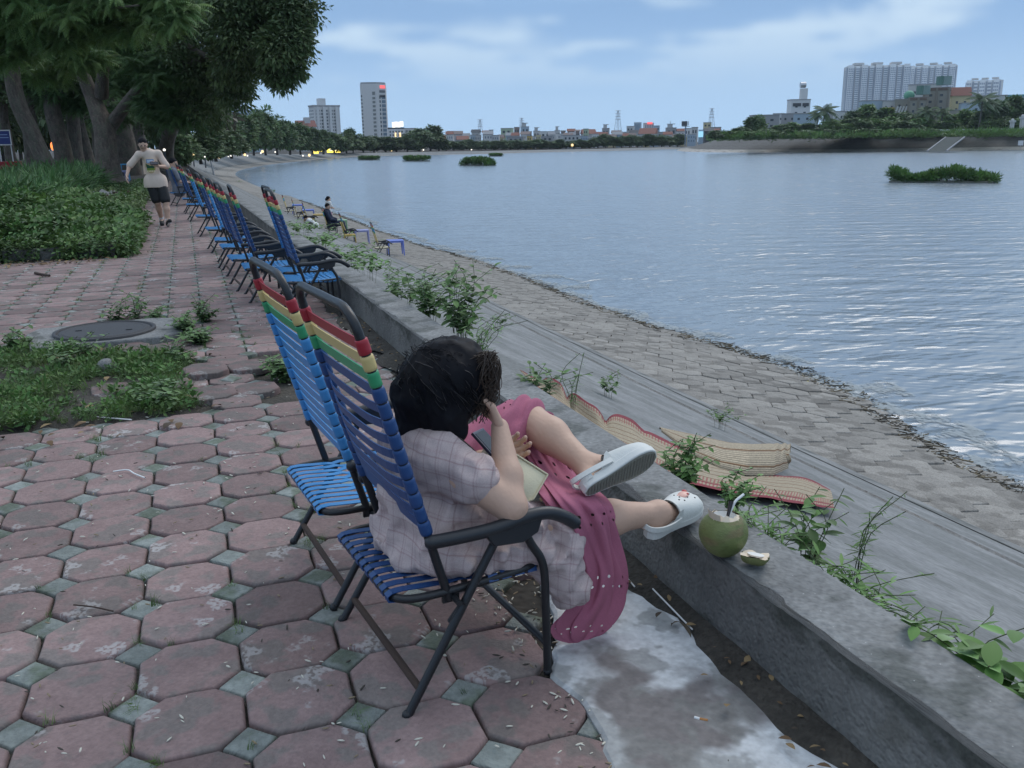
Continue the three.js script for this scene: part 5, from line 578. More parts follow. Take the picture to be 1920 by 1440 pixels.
function crown(parent, name, g, m, spots, seed, tint = [1, 1, 1], vary = 0.35) {
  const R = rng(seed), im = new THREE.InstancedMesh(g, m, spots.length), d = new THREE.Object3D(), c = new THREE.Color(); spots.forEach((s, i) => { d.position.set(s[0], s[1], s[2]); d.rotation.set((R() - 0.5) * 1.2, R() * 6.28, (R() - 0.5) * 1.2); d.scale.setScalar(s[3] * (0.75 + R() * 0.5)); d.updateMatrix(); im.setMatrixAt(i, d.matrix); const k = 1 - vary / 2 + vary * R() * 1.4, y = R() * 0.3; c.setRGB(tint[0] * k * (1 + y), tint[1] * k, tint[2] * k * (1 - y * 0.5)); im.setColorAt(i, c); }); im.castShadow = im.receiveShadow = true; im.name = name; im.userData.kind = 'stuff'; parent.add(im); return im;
}
function blobSpots(blobs, per, seed, shell = 0.55, gap = 0.42) { // blobs: [center, rx, ry, rz]; each is a group of smaller bunches of leaves near its outside, with gaps between them
  const R = rng(seed), out = []; for (const [c, rx, ry, rz, k = 1] of blobs) { const nb = Math.max(5, Math.round(17 * Math.sqrt(k))), n = Math.round(per * k / nb); for (let b = 0; b < nb; b++) { const a = R() * 6.2832, u = R() * 2 - 1, s = Math.sqrt(1 - u * u), r = mix(shell, 0.95, Math.sqrt(R())), q = [c.x + Math.cos(a) * s * r * rx, c.y + u * r * ry, c.z + Math.sin(a) * s * r * rz], w = 0.2 + 0.2 * R(); for (let i = 0; i < n; i++) { const a2 = R() * 6.2832, u2 = R() * 2 - 1, s2 = Math.sqrt(1 - u2 * u2), r2 = w * Math.cbrt(R()) * 1.25; out.push([q[0] + Math.cos(a2) * s2 * r2 * rx, q[1] + u2 * r2 * ry * 0.8, q[2] + Math.sin(a2) * s2 * r2 * rz, 1]); } } } return out;
}
const LM = { dark: leafMat(0.072, 0.13, 0.046), mid: leafMat(0.09, 0.18, 0.055), bright: leafMat(0.12, 0.23, 0.065), far: leafMat(0.075, 0.125, 0.055), weed: leafMat(0.09, 0.17, 0.05), grey: leafMat(0.09, 0.1, 0.08) };
// ---------- big trees on the left ----------
const cl1 = clump(34, 0.18, 0.068, 0.44, 1), cl2 = clump(22, 0.2, 0.09, 0.4, 2, 0.5), fr1 = frond(12, 0.62, 0.13, 3, 0.75);
const bl = (px, py, r, depth, ry = 0.85, k = 1) => [at(px, py, depth), r / FOC * depth, r / FOC * depth * ry, r / FOC * depth * 0.9, k];
function bigTree(label, trunk, branches, crowns, g) {
  const t = thing('tree', label, 'tree', V(0, 0, 0), 0, g); const tg = [limb(trunk.map((p) => p[0]), trunk.map((p) => p[1]), 14, 6)]; mesh('trunk', tg[0], mt.bark, t); branches.forEach((b) => mesh('branch', limb(b.map((p) => p[0]), b.map((p) => p[1]), 9, 5), mt.bark, t)); crowns.forEach((c) => crown(t, 'crown', c.g, c.m, c.s, c.seed ?? 5, c.tint, c.vary)); return t;
}
const G = (px, py, d, y) => { const p = at(px, py, d); if (y !== undefined) p.y = y; return p; };
{
  // leaning grey trunk with feathery hanging leaves
  bigTree('leaning tree with smooth grey trunk and feathery bright leaves at the left edge', [[G(118, 385, 29, -0.1), 0.36], [G(108, 355, 29), 0.29], [G(85, 305, 29), 0.26], [G(60, 250, 29), 0.255], [G(33, 190, 29), 0.25], [G(22, 130, 29), 0.24], [G(24, 60, 29), 0.22], [G(40, -30, 29), 0.18]],
    [[[G(24, 90, 29), 0.2], [G(60, 30, 27.5), 0.13], [G(130, -20, 26), 0.08], [G(200, -40, 25), 0.04]], [[G(22, 120, 29), 0.2], [G(-20, 60, 28), 0.14], [G(-60, 0, 27), 0.08]], [[G(60, 30, 27.5), 0.08], [G(160, 20, 25), 0.05], [G(260, 10, 24), 0.025]]],
    [{ g: fr1, m: LM.bright, s: blobSpots([bl(60, 20, 90, 26, 0.5), bl(150, 5, 95, 25, 0.45), bl(250, -10, 80, 25, 0.5), bl(310, 20, 45, 25, 0.7, 0.5), bl(110, 60, 40, 26, 0.7, 0.6), bl(215, 55, 40, 26, 0.5, 0.5), bl(0, 70, 60, 27, 0.9), bl(40, -40, 160, 25, 0.4, 2), bl(60, 120, 60, 31, 0.6, 0.5), bl(150, 90, 60, 30, 0.7, 0.5)], 190, 21, 0.3, 0.4), seed: 4 }]);
  // forked dark tree beside the path
  bigTree('big dark tree with forked trunk beside the path behind the walking person', [[G(212, 352, 38, -0.1), 0.7], [G(207, 335, 38), 0.52], [G(200, 290, 38), 0.45], [G(196, 245, 38), 0.43], [G(190, 225, 38), 0.4], [G(172, 180, 38), 0.3], [G(150, 130, 37.5), 0.26], [G(122, 90, 37), 0.2], [G(100, 40, 36), 0.14]],
    [[[G(196, 245, 38), 0.38], [G(215, 225, 38), 0.28], [G(240, 190, 37), 0.22], [G(290, 130, 35), 0.15], [G(340, 80, 33), 0.12]], [[G(190, 180, 38), 0.3], [G(195, 120, 37), 0.22], [G(210, 50, 36), 0.14], [G(220, -20, 35), 0.08]], [[G(290, 130, 35), 0.14], [G(390, 110, 33), 0.1], [G(480, 90, 31), 0.05]], [[G(340, 80, 33), 0.1], [G(440, 130, 32), 0.06], [G(510, 140, 30), 0.03]]],
    [{ g: fr1, m: LM.mid, s: blobSpots([bl(200, 70, 100, 41, 0.7), bl(270, 130, 75, 41, 0.7), bl(90, 130, 70, 43, 0.8, 0.8), bl(285, 200, 45, 40, 0.6, 0.7), bl(330, 190, 60, 36, 0.8), bl(225, 60, 60, 34, 0.5, 0.5), bl(120, 170, 60, 44, 0.6), bl(200, 215, 40, 42, 0.5, 0.4), bl(300, 120, 60, 34, 0.7, 0.6)], 330, 22, 0.35, 0.42), seed: 7, tint: [0.75, 0.85, 0.8] }]);
  // broad dense crown reaching over the path and the slope
  bigTree('dense broad leaved tree whose dark crown hangs over the path and slope', [[G(318, 318, 52, -0.1), 0.5], [G(312, 290, 52), 0.42], [G(318, 250, 50), 0.38], [G(350, 190, 46), 0.34], [G(390, 120, 40), 0.26], [G(430, 60, 36), 0.16]], [[[G(350, 190, 46), 0.25], [G(400, 170, 40), 0.16], [G(450, 165, 35), 0.08]], [[G(390, 120, 40), 0.2], [G(460, 110, 34), 0.12], [G(530, 100, 30), 0.05]], [[G(430, 60, 36), 0.14], [G(500, 50, 31), 0.08], [G(570, 40, 29), 0.03]]],
    [{ g: cl1, m: LM.dark, s: blobSpots([bl(400, 60, 105, 33), bl(480, 30, 85, 30, 0.9), bl(545, 25, 42, 29, 1.1, 0.5), bl(530, 85, 42, 29, 1, 0.45), bl(555, 65, 22, 29, 0.9, 0.18), bl(460, 105, 50, 31, 0.9, 0.6), bl(525, 138, 20, 29.5, 1.1, 0.18), bl(548, 125, 14, 29.5, 1, 0.1), bl(400, 150, 62, 35, 0.9, 0.8), bl(440, 165, 26, 33, 0.8, 0.22), bl(380, 205, 40, 40, 0.8, 0.5), bl(340, 110, 90, 37), bl(330, 20, 95, 35), bl(300, 215, 55, 45, 0.5, 0.6), bl(370, 225, 26, 44, 0.6, 0.25), bl(500, 60, 60, 31, 1, 0.7)], 340, 23, 0.45, 0.4), seed: 9 }]);
  // trees further back under the canopy
  const back = [[116, 300, 44, 0.42, 'dark trunk right behind the leaning tree'], [143, 292, 60, 0.45, 'pale straight trunk in the grove left of the forked tree'], [165, 292, 66, 0.42, 'dark slim trunk in the grove beside the pale one'], [238, 312, 52, 0.65, 'thick trunk behind the right side of the forked tree'], [60, 292, 58, 0.5, 'trunk in the grove behind the red stall'], [20, 290, 75, 0.4, 'slim trunk at the far left of the grove'], [185, 290, 85, 0.4, 'far slim trunk in the grove left of the fork'], [265, 292, 80, 0.5, 'far trunk behind the head of the walking person']];
  const proto = blobSpots([[V(0, 7.5, 0), 4.2, 2.6, 4.2], [V(2.4, 6, 1.5), 2.6, 1.8, 2.6], [V(-2.5, 6.3, -1), 2.6, 1.8, 2.6], [V(0.5, 9.6, 0.5), 3, 1.8, 3]], 130, 24, 0.35, 0.38), bigCl = clump(30, 0.34, 0.13, 0.6, 8);
  back.forEach(([px, py, d, r, label], i) => { const p = G(px, py, d, -0.1), t = thing('tree', label, 'tree', p, i * 1.7, 'trees in the dim grove'); mesh('trunk', limb([V(0, 0, 0), V(0.1, 1.5, 0), V(-0.1 + (i % 3) * 0.2, 3.5, 0.1), V(0.2, 6.5, 0)], [r * 1.25, r, r * 0.9, r * 0.5], 10, 4), mt.bark, t); mesh('branch', limb([V(0, 3.6, 0), V(0.8, 5, 0.4), V(2.2, 6.4, 1.4)], [r * 0.6, r * 0.4, 0.06], 8, 4), mt.bark, t); mesh('branch', limb([V(0, 3.9, 0), V(-0.9, 5.2, -0.3), V(-2.3, 6.6, -1)], [r * 0.6, r * 0.4, 0.06], 8, 4), mt.bark, t); crown(t, 'crown', bigCl, LM.dark, proto, 30 + i); });
}
// ---------- trees on the far banks ----------
const farCl = clump(22, 0.95, 0.5, 1.0, 11, 0.1), crowns = [[[V(0, 6, 0), 3.6, 3.2, 3.6], [V(2, 4.8, 1), 2.6, 2.3, 2.6], [V(-2.2, 5.2, -0.6), 2.6, 2.4, 2.6], [V(0.4, 8.2, 0), 2.4, 1.9, 2.4]], [[V(0, 5.2, 0), 4.2, 2.8, 4], [V(2.6, 6.2, 0), 2.4, 2.1, 2.4], [V(-2.6, 4.4, 0.8), 2.6, 2.1, 2.6], [V(-0.6, 7.8, 0), 2.6, 2, 2.6]], [[V(0, 7, 0), 2.8, 3.2, 2.8], [V(0.8, 4.3, 0.4), 2.6, 2.2, 2.6], [V(-1.2, 9, 0), 1.8, 1.7, 1.8], [V(-1.3, 5, 0), 2.2, 2, 2.2]]].map((b, i) => blobSpots(b, 62, 40 + i, 0.45, 0.38));
const farProto = []; const farBark = std(0.06, 0.05, 0.045, 1);
function farTree(px, topY, depth, wpx, label, { m = 'far', tint = [1, 1, 1], y0 = null, group } = {}) {
  const p = at(px, topY, depth); y0 = y0 ?? groundY(p.x, p.z); const H = Math.max(2, p.y - y0), i = Math.abs(Math.round(px * 7 + topY)) % 3, w = wpx / FOC * depth / 2 / 3.5, t = thing('tree', label, 'tree', V(p.x, y0, p.z), px * 1.3 % 6, group), k = H / 9.6; t.scale.set(w, k, w);
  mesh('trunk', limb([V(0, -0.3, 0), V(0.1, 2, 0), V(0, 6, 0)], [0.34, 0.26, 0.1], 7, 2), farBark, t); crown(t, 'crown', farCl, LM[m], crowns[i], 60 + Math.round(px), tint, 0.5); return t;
}
{
  const wrap = (v) => 1; const rel = ['in the lakeside row'];
  const lb = [[345, 262, 75, 60], [372, 256, 85, 70], [400, 248, 100, 70], [330, 275, 62, 50], [412, 216, 150, 62], [445, 226, 170, 60], [470, 218, 185, 50], [492, 213, 195, 48], [430, 250, 120, 60], [515, 226, 215, 50], [540, 236, 230, 48], [560, 240, 245, 44], [583, 247, 260, 44], [604, 250, 280, 44], [625, 252, 300, 42], [648, 255, 310, 42], [660, 248, 330, 26], [680, 256, 330, 40], [700, 258, 340, 40], [722, 261, 340, 40], [742, 262, 345, 40], [763, 258, 350, 40], [785, 245, 355, 50], [806, 243, 360, 46], [822, 254, 362, 40]];
  const far = []; for (let x = 836; x < 1275; x += 15) far.push([x, 263.5 + 5 * fbm(x * 0.11, 3, 2, 2) - (x > 1110 && x < 1290 ? 7 : 0) - (x - 838) * 0.006, 368 + (x - 838) * 0.09, 26]);
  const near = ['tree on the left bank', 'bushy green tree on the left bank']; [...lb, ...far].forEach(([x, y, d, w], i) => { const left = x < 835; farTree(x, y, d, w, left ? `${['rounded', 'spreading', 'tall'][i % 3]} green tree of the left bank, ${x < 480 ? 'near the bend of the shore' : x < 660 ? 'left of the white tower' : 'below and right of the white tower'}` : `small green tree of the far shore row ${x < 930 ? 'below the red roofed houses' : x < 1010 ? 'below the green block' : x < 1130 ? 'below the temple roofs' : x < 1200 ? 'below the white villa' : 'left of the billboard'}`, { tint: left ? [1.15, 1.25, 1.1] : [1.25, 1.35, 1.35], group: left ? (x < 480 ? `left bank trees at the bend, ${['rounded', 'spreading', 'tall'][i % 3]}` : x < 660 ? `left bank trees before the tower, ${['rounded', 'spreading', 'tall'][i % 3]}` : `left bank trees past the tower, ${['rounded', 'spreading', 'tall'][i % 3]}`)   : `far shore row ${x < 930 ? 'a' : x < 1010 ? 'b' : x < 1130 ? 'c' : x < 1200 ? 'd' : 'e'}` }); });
  for (let i = 0; i < 14; i++) farTree(-40 + i * 27, 150 + 25 * Math.sin(i * 2.1), 95 + (i * 7 % 5) * 8, 75, `dark tree at the back of the grove, ${['far left', 'left', 'behind the leaning trunk', 'left of the fork', 'behind the fork'][Math.min(4, Math.floor(i / 3))]}`, { tint: [0.9, 1, 0.85], group: `back of the grove ${Math.min(4, Math.floor(i / 3))}` });
  // leafless pale branching tree at the bend
  const bt = thing('tree', 'pale bare branched tree at the bend of the shore', 'tree', G(415, 296, 118, -0.05)), R = rng(17), tw = []; const grow = (p, d, l, r, n) => { const q = p.clone().addScaledVector(d, l); tw.push(rod(p, q, r, r * 0.7, 5)); if (n > 0) for (let i = 0; i < 3; i++) grow(q, d.clone().add(V((R() - 0.5) * 1.3, (R() - 0.3) * 0.8, (R() - 0.5) * 1.3)).normalize(), l * 0.74, r * 0.62, n - 1); }; grow(V(0, 0, 0), V(-0.2, 1, 0).normalize(), 2.1, 0.22, 5); mesh('branches', merge(tw), std(0.22, 0.21, 0.2, 0.9), bt); crown(bt, 'crown', farCl, LM.grey, blobSpots([[V(-0.5, 6, 0), 2.6, 2, 2.6]], 40, 3), 5);
  // the wooded right bank
  const rb = [[1342, 250, 240, 30], [1362, 246, 244, 34], [1388, 241, 250, 36], [1405, 226, 262, 32], [1420, 221, 268, 30], [1440, 243, 256, 36], [1462, 236, 258, 38], [1488, 232, 260, 40], [1512, 236, 258, 36], [1535, 243, 252, 34], [1560, 226, 270, 36], [1585, 236, 256, 40], [1600, 214, 284, 40], [1628, 204, 292, 46], [1655, 210, 286, 44], [1612, 232, 258, 46], [1650, 228, 262, 48], [1688, 214, 280, 44], [1700, 230, 258, 46], [1735, 226, 262, 46], [1765, 232, 258, 44], [1790, 234, 256, 30], [1815, 208, 276, 40], [1838, 216, 268, 40], [1870, 196, 280, 50], [1395, 256, 245, 40], [1450, 252, 246, 44], [1500, 250, 247, 44], [1585, 246, 248, 50], [1630, 248, 248, 50], [1710, 246, 248, 46], [1660, 222, 270, 60], [1600, 224, 272, 50], [1725, 218, 274, 46], [1775, 222, 270, 40], [1900, 190, 285, 52], [1888, 222, 262, 40], [1915, 226, 258, 36], [1860, 226, 262, 34], [1940, 200, 280, 60], [1424, 254, 246, 24], [1478, 252, 246, 24], [1556, 250, 246, 26], [1680, 250, 246, 30], [1740, 250, 244, 26]];
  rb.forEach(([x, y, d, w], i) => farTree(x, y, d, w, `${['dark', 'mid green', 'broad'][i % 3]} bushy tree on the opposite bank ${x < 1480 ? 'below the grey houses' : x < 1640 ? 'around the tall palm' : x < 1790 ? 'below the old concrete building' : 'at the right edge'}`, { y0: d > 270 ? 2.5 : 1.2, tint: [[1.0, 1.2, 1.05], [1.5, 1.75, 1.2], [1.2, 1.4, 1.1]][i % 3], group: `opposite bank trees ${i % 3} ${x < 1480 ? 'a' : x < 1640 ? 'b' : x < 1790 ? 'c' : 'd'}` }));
  // palms
  const pf = (() => { const gs = []; for (let f = 0; f < 15; f++) { const a = f * 2.4, el = 0.9 - f * 0.1, L = 3.2, P = (t) => V(Math.cos(a) * L * t * Math.cos(el * 0.8), L * t * Math.sin(el) - 1.5 * t * t, Math.sin(a) * L * t * Math.cos(el * 0.8)); const sd = V(-Math.sin(a), -0.7, Math.cos(a)).normalize(), s2 = V(Math.sin(a), -0.7, -Math.cos(a)).normalize(), pos = [], idx = []; for (let i = 0; i < 14; i++) { const t = i / 14, t2 = (i + 0.75) / 14, w = 0.75 * Math.sin(Math.min(1, t + 0.12) * 3.05); for (const s of [sd, s2]) { const k = pos.length / 3, p = P(t), q = P(t2); for (const v of [p, q, q.clone().addScaledVector(s, w), p.clone().addScaledVector(s, w * 0.95)]) pos.push(v.x, v.y, v.z); idx.push(k, k + 1, k + 2, k, k + 2, k + 3); } } gs.push(geo(pos, idx)); } return gs; })();
  for (const [px, cy, by, d, sc, label] of [[1546, 205, 240, 272, 1.7, 'tall palm with drooping fronds before the light blue house'], [1533, 214, 240, 278, 1.2, 'smaller palm just left of the tall drooping palm'], [1738, 207, 226, 262, 1.25, 'left palm of the pair before the old concrete building'], [1768, 208, 226, 262, 1.2, 'right palm of the pair before the old concrete building'], [1843, 184, 232, 262, 1.75, 'tallest palm before the red roofed houses at the right'], [1858, 194, 232, 266, 1.3, 'palm close behind the tallest palm at the right']]) { const c = at(px, cy, d), t = thing('palm_tree', label, 'palm', V(c.x, 1.2, c.z), px, 'palms on the opposite bank'); const h = c.y - 1.2; mesh('trunk', limb([V(0.3, 0, 0), V(0.1, h * 0.5, 0), V(0, h, 0)], [0.28, 0.22, 0.2], 8, 4), std(0.16, 0.15, 0.14, 1), t); const fg = merge(pf); const cm = mesh('crown', fg, LM.far, t); cm.position.y = h; cm.scale.setScalar(sc); }
  // grassy verge of the opposite bank
  const gv = clump(30, 0.8, 0.16, 0.9, 15, -0.9, 0.4), sp = [], R2 = rng(44); for (let i = 0; i < 900; i++) { const x = 1330 + R2() * 600, y = 1.1 + R2() * 0.6, p = onY(x, 260, 1.2), d = 240 + R2() * 22, q = at(x, 262, d); sp.push([q.x, 1.4 + R2() * 0.5, q.z, 0.8 + R2() * 0.7]); } tag(crown(scene, numbered('bank_grass'), gv, LM.mid, sp, 8, [1, 1.1, 0.8]), 'low green grass verge along the opposite bank', 'grass', null, 'stuff');
  // floating islands
  const ig = clump(40, 0.42, 0.12, 0.42, 19, -0.5), isl = (x0, x1, yb, yt, label, humps) => { const a = onY(x0, yb, WATER), b = onY(x1, yb + (x1 - x0) * 0.008, WATER), L = a.distanceTo(b), dz = a.clone().sub(EYE).length(), H = (yb - yt) / FOC * dz, t = thing('floating_island', label, 'reed island', a.clone().lerp(b, 0.5)); t.rotation.y = Math.atan2(-(b.z - a.z), b.x - a.x); mesh('raft', box(L * 0.96, 0.25, 2.2, 0, 0.02, 0), std(0.17, 0.17, 0.14, 0.9), t); const s = [], R = rng(Math.round(x0)); for (let i = 0; i < 260; i++) { const u = R() - 0.5, hh = humps(u + 0.5) * H; const y = 0.15 + (hh - 0.4) * Math.sqrt(R()); s.push([u * L * 0.98, Math.max(0.15, y), (R() - 0.5) * 2.4, Math.min(1.6, H * 0.55)]); } crown(t, 'reeds', ig, LM.weed, s, 12, [0.8, 1.0, 0.75], 0.6); };
  isl(1666, 1868, 341, 315, 'nearest floating island of green reeds at the right', (u) => 0.72 + 0.28 * Math.sin(u * 9 + 2.2) - 0.25 * Math.exp(-Math.pow((u - 0.72) / 0.05, 2)) - 0.15 * Math.exp(-Math.pow((u - 0.2) / 0.04, 2))); isl(869, 922, 310, 296, 'rounded floating reed island near the middle of the lake', (u) => Math.sqrt(Math.max(0.1, 1 - Math.pow(u * 2 - 1, 4)))); isl(760, 800, 302, 292, 'low floating reed island left of the rounded one', (u) => 0.9); isl(677, 706, 300, 292, 'small low reed island nearest the left bank', (u) => 0.85); isl(922, 938, 293, 287, 'tiny farthest reed island', (u) => 0.9);
}
// ---------- planter with shrubs ----------
{
  const kerbMat = mt.conc.clone(); kerbMat.color.setRGB(0.55, 0.55, 0.52); const k = thing('planter_kerb', 'low concrete planter kerb in front of the shrubs', 'kerb', V(0, 0, 0)); for (const [a, b] of [[[-3.4, -14.5], [-2.3, -14.52]], [[-2.28, -14.52], [-1.5, -14.58]], [[-1.48, -14.6], [-0.82, -14.62]], [[-0.83, -14.75], [-0.85, -17]], [[-0.86, -21.5], [-0.9, -24]]]) { const p = V(a[0], 0.07, a[1]), q = V(b[0], 0.07, b[1]), d = q.clone().sub(p), g = box(d.length() - 0.015, 0.2, 0.12); g.rotateY(-Math.atan2(d.z, d.x)).translate((p.x + q.x) / 2, 0.07, (p.z + q.z) / 2); mesh('kerb_stone', boxUV(g, 0.8), kerbMat, k); }
  const lf = clump(26, 0.1, 0.062, 0.2, 51, 0.1), R = rng(52), sp = [], sp2 = []; for (let i = 0; i < 2600; i++) { const x = -3.7 + R() * 3.05, z = -14.75 - R() * 6.5, edge = Math.min(1.1, (-0.55 - x) / 1.5), h = 0.12 + 0.55 * Math.max(0.1, edge) * (0.1 + 1.3 * fbm(x * 1.3, z * 0.8, 3, 3)) * sstep(-14.5, -15.6, z); if (x > -1.4 && z < -19.5) continue; sp.push([x, 0.06 + h * Math.sqrt(R()), z, 0.9]); }
  for (let i = 0; i < 110; i++) { const x = -3.2 + R() * 2.6; if (fbm(x * 3, 2, 7, 2) < 0.47) continue; sp.push([x, 0.03 + R() * 0.2, -14.42 - R() * 0.2, 0.7]); } for (let i = 0; i < 260; i++) { const z = -14.6 - R() * 6; sp.push([-0.72 + 0.35 * (fbm(z * 1.5, 1, 2, 2) - 0.5) + R() * 0.15, 0.03 + R() * 0.16, z, 0.7]); }
  const gc = thing('shrub_bed', 'broad leaved green shrubs spilling over the planter kerb', 'shrubs', V(0, 0, 0)); tag(gc, null, null, null, 'stuff'); crown(gc, 'leaves', lf, LM.bright, sp, 53, [0.6, 0.68, 0.62], 0.7);
  const sl = clump(34, 0.26, 0.03, 0.3, 55, -0.3); for (let i = 0; i < 2400; i++) { const x = -8 + R() * 5.9 + 0.0, z = -20 - R() * 15; if (x > -2.4 + (z + 20) * -0.03) continue; sp2.push([x, 0.1 + 0.6 * Math.sqrt(R()) * (0.4 + 0.9 * fbm(x * 0.6, z * 0.5, 4, 2)), z, 1.15]); }
  const tg = thing('tall_shrubs', 'dark narrow leaved shrubs behind the leaning trunk', 'shrubs', V(0, 0, 0)); tag(tg, null, null, null, 'stuff'); crown(tg, 'leaves', sl, LM.mid, sp2, 56, [0.75, 0.9, 0.95], 0.5);
  const sp3 = []; for (let i = 0; i < 700; i++) { const x = -2.2 + R() * 1.5 , z = -21 - R() * 14; sp3.push([x + (R() < 0.3 ? 0.12 : 0), 0.05 + R() * 0.28, z, 0.75]); } const wg = thing('verge_weeds', 'low green weeds along the path edge beside the walking person', 'weeds', V(0, 0, 0)); tag(wg, null, null, null, 'stuff'); crown(wg, 'leaves', lf, LM.weed, sp3, 57);
  // pile of broken bricks and plaster
  const R2 = rng(58), rp = thing('rubble_pile', 'pile of broken plaster and leaves beside the path', 'rubble', G(205, 388, 24.5, 0)); for (let i = 0; i < 46; i++) { const m = mesh('rubble', new THREE.DodecahedronGeometry(0.05 + R2() * 0.08, 0), std(...[[0.4, 0.38, 0.35], [0.2, 0.13, 0.1], [0.09, 0.07, 0.05]][Math.floor(R2() * 3)], 0.95), rp); m.position.set((R2() - 0.5) * 1.2, 0.1 + 0.25 * (1 - Math.abs(R2() - 0.5)), (R2() - 0.5) * 1.6); m.rotation.set(R2() * 6, R2() * 6, 0); m.scale.set(1.6, 0.45, 1); }
  // grass in the broken paving and along joints
  const blade = (() => { const pos = [], idx = [], R = rng(61); for (let i = 0; i < 16; i++) { const a = R() * 6.28, l = 0.05 + R() * 0.075, c = 0.3 + R() * 0.9, o = V((R() - 0.5) * 0.05, 0, (R() - 0.5) * 0.05), w = V(-Math.sin(a), 0, Math.cos(a)).multiplyScalar(0.0022); const P = (t) => o.clone().add(V(Math.cos(a) * l * c * t * t * 0.8, l * (t - 0.25 * c * t * t), Math.sin(a) * l * c * t * t * 0.8)); for (let k = 0; k < 3; k++) { const t0 = k / 3, t1 = (k + 1) / 3, n = pos.length / 3; for (const v of [P(t0).addScaledVector(w, 1 - t0), P(t0).addScaledVector(w, t0 - 1), P(t1).addScaledVector(w, t1 - 1), P(t1).addScaledVector(w, 1 - t1)]) pos.push(v.x, v.y, v.z); idx.push(n, n + 1, n + 2, n, n + 2, n + 3); } } return geo(pos, idx); })();
  const sg = [], sf = []; for (let i = 0; i < 9000; i++) { const x = -2.7 + R() * 3.1, z = -4.7 - R() * 3.6; if (!(inPoly(x, z, weedPoly) || inPoly(x, z, weedPoly2))) continue; const f = fbm(x * 1.7, z * 1.7, 8, 3); if (f < 0.43 && R() < 0.85) continue; sg.push([x, 0.01, z, 0.35 + R() * 0.6]); if (R() < 0.3) sf.push([x, 0.02 + R() * 0.03, z, 0.5 + R() * 0.4]); }
  for (let i = 0; i < 3000; i++) { const j = Math.floor(R() * 60) - 2, o = Math.floor(R() * 12) - 8, [x, z] = lat(o, j), t = (R() - 0.5) * 0.2; if (x > 1.4 || x < -2.4 || R() < 0.62 || fbm(x * 2, z * 2, 4, 2) < 0.52) continue; sg.push(R() < 0.5 ? [x + t, -0.006, z + PP / 2 * 0 , 0.3 + R() * 0.25] : [x, -0.006, z + t, 0.3 + R() * 0.25]); }
  tag(crown(scene, numbered('grass'), blade, LM.weed, sg, 62, [0.85, 0.9, 0.75], 0.7), 'short green grass in the broken paving and between pavers', 'grass', null, 'stuff'); const lf2 = clump(14, 0.05, 0.028, 0.07, 63, -0.2, 0.5); tag(crown(scene, numbered('creeping_weeds'), lf2, LM.weed, sf, 64, [0.8, 1, 0.8], 0.5), 'small leaved creeping weeds in the broken paving', 'weeds', null, 'stuff');
}
// ---------- leafy weeds: stems with single leaves ----------
const leafG = (() => { const g = grid(4, 6, (u, v) => { const w = 0.62 * Math.pow(Math.max(0, Math.sin(Math.min(1, v * 0.97 + 0.03) * 3.1415)), 0.8) * (1 - 0.3 * v); return V((u - 0.5) * w, 0.1 * Math.abs(u - 0.5) * 2 * w - 0.14 * v * v, v); }); return g; })();
const longLeaf = (() => grid(2, 6, (u, v) => V((u - 0.5) * 0.16 * Math.sin(v * 2.9 + 0.2), 0.03 * Math.abs(u - 0.5) - 0.18 * v * v, v)))();
function weed(label, p, h, n, spread, seed, { lg = leafG, size = 0.05, m = LM.weed, lean = [0.35, 0], group, per = 9 } = {}) {
  const R = rng(seed), t = thing('weed_plant', label, 'plant', p, 0, group), stems = [], d = new THREE.Object3D(), mats = [];
  for (let i = 0; i < n; i++) { const a = R() * 6.28, l = h * (0.5 + 0.7 * R()), ox = (R() - 0.5) * spread * 0.5, oz = (R() - 0.5) * spread, tip = V(ox + Math.cos(a) * spread * 0.35 + lean[0] * l, l, oz + Math.sin(a) * spread * 0.35 + lean[1] * l), c = new THREE.CatmullRomCurve3([V(ox * 0.4, -0.2, oz * 0.4), V(ox * 0.5, 0, oz * 0.5), V(ox + lean[0] * l * 0.1 + (R() - 0.5) * 0.25 * l, l * 0.5, oz + (R() - 0.5) * 0.25 * l), tip.add(V(0, -0.12 * l, 0)).addScaledVector(V(R() - 0.5, 0, R() - 0.5), 0.4 * l)]); stems.push(new THREE.TubeGeometry(c, 10, 0.0011 + h * 0.0022, 5)); const pn = Math.round(per * 1.7); for (let k = 0; k < pn; k++) { const f = 0.3 + 0.7 * (k + R() * 0.6) / pn, q = c.getPoint(Math.min(1, f)); d.position.copy(q); d.rotation.set(-0.5 + R() * 0.9, k * 2.4 + R(), 0, 'YXZ'); d.scale.setScalar(size * 1.3 * (0.6 + R() * 0.7) * (1.15 - 0.45 * f)); d.updateMatrix(); mats.push(d.matrix.clone()); } }
  mesh('stem', merge(stems), std(0.06, 0.075, 0.03, 0.9), t); const big = mats.length <= 0; const im = new THREE.InstancedMesh(lg, m, mats.length), c = new THREE.Color(); mats.forEach((q, i) => { im.setMatrixAt(i, q); const k = 0.65 + R() * 0.7; c.setRGB(k, k * (0.95 + R() * 0.2), k * 0.8); im.setColorAt(i, c); }); im.name = 'leaves'; im.userData.kind = 'stuff'; im.castShadow = true; t.add(im); return t;
}
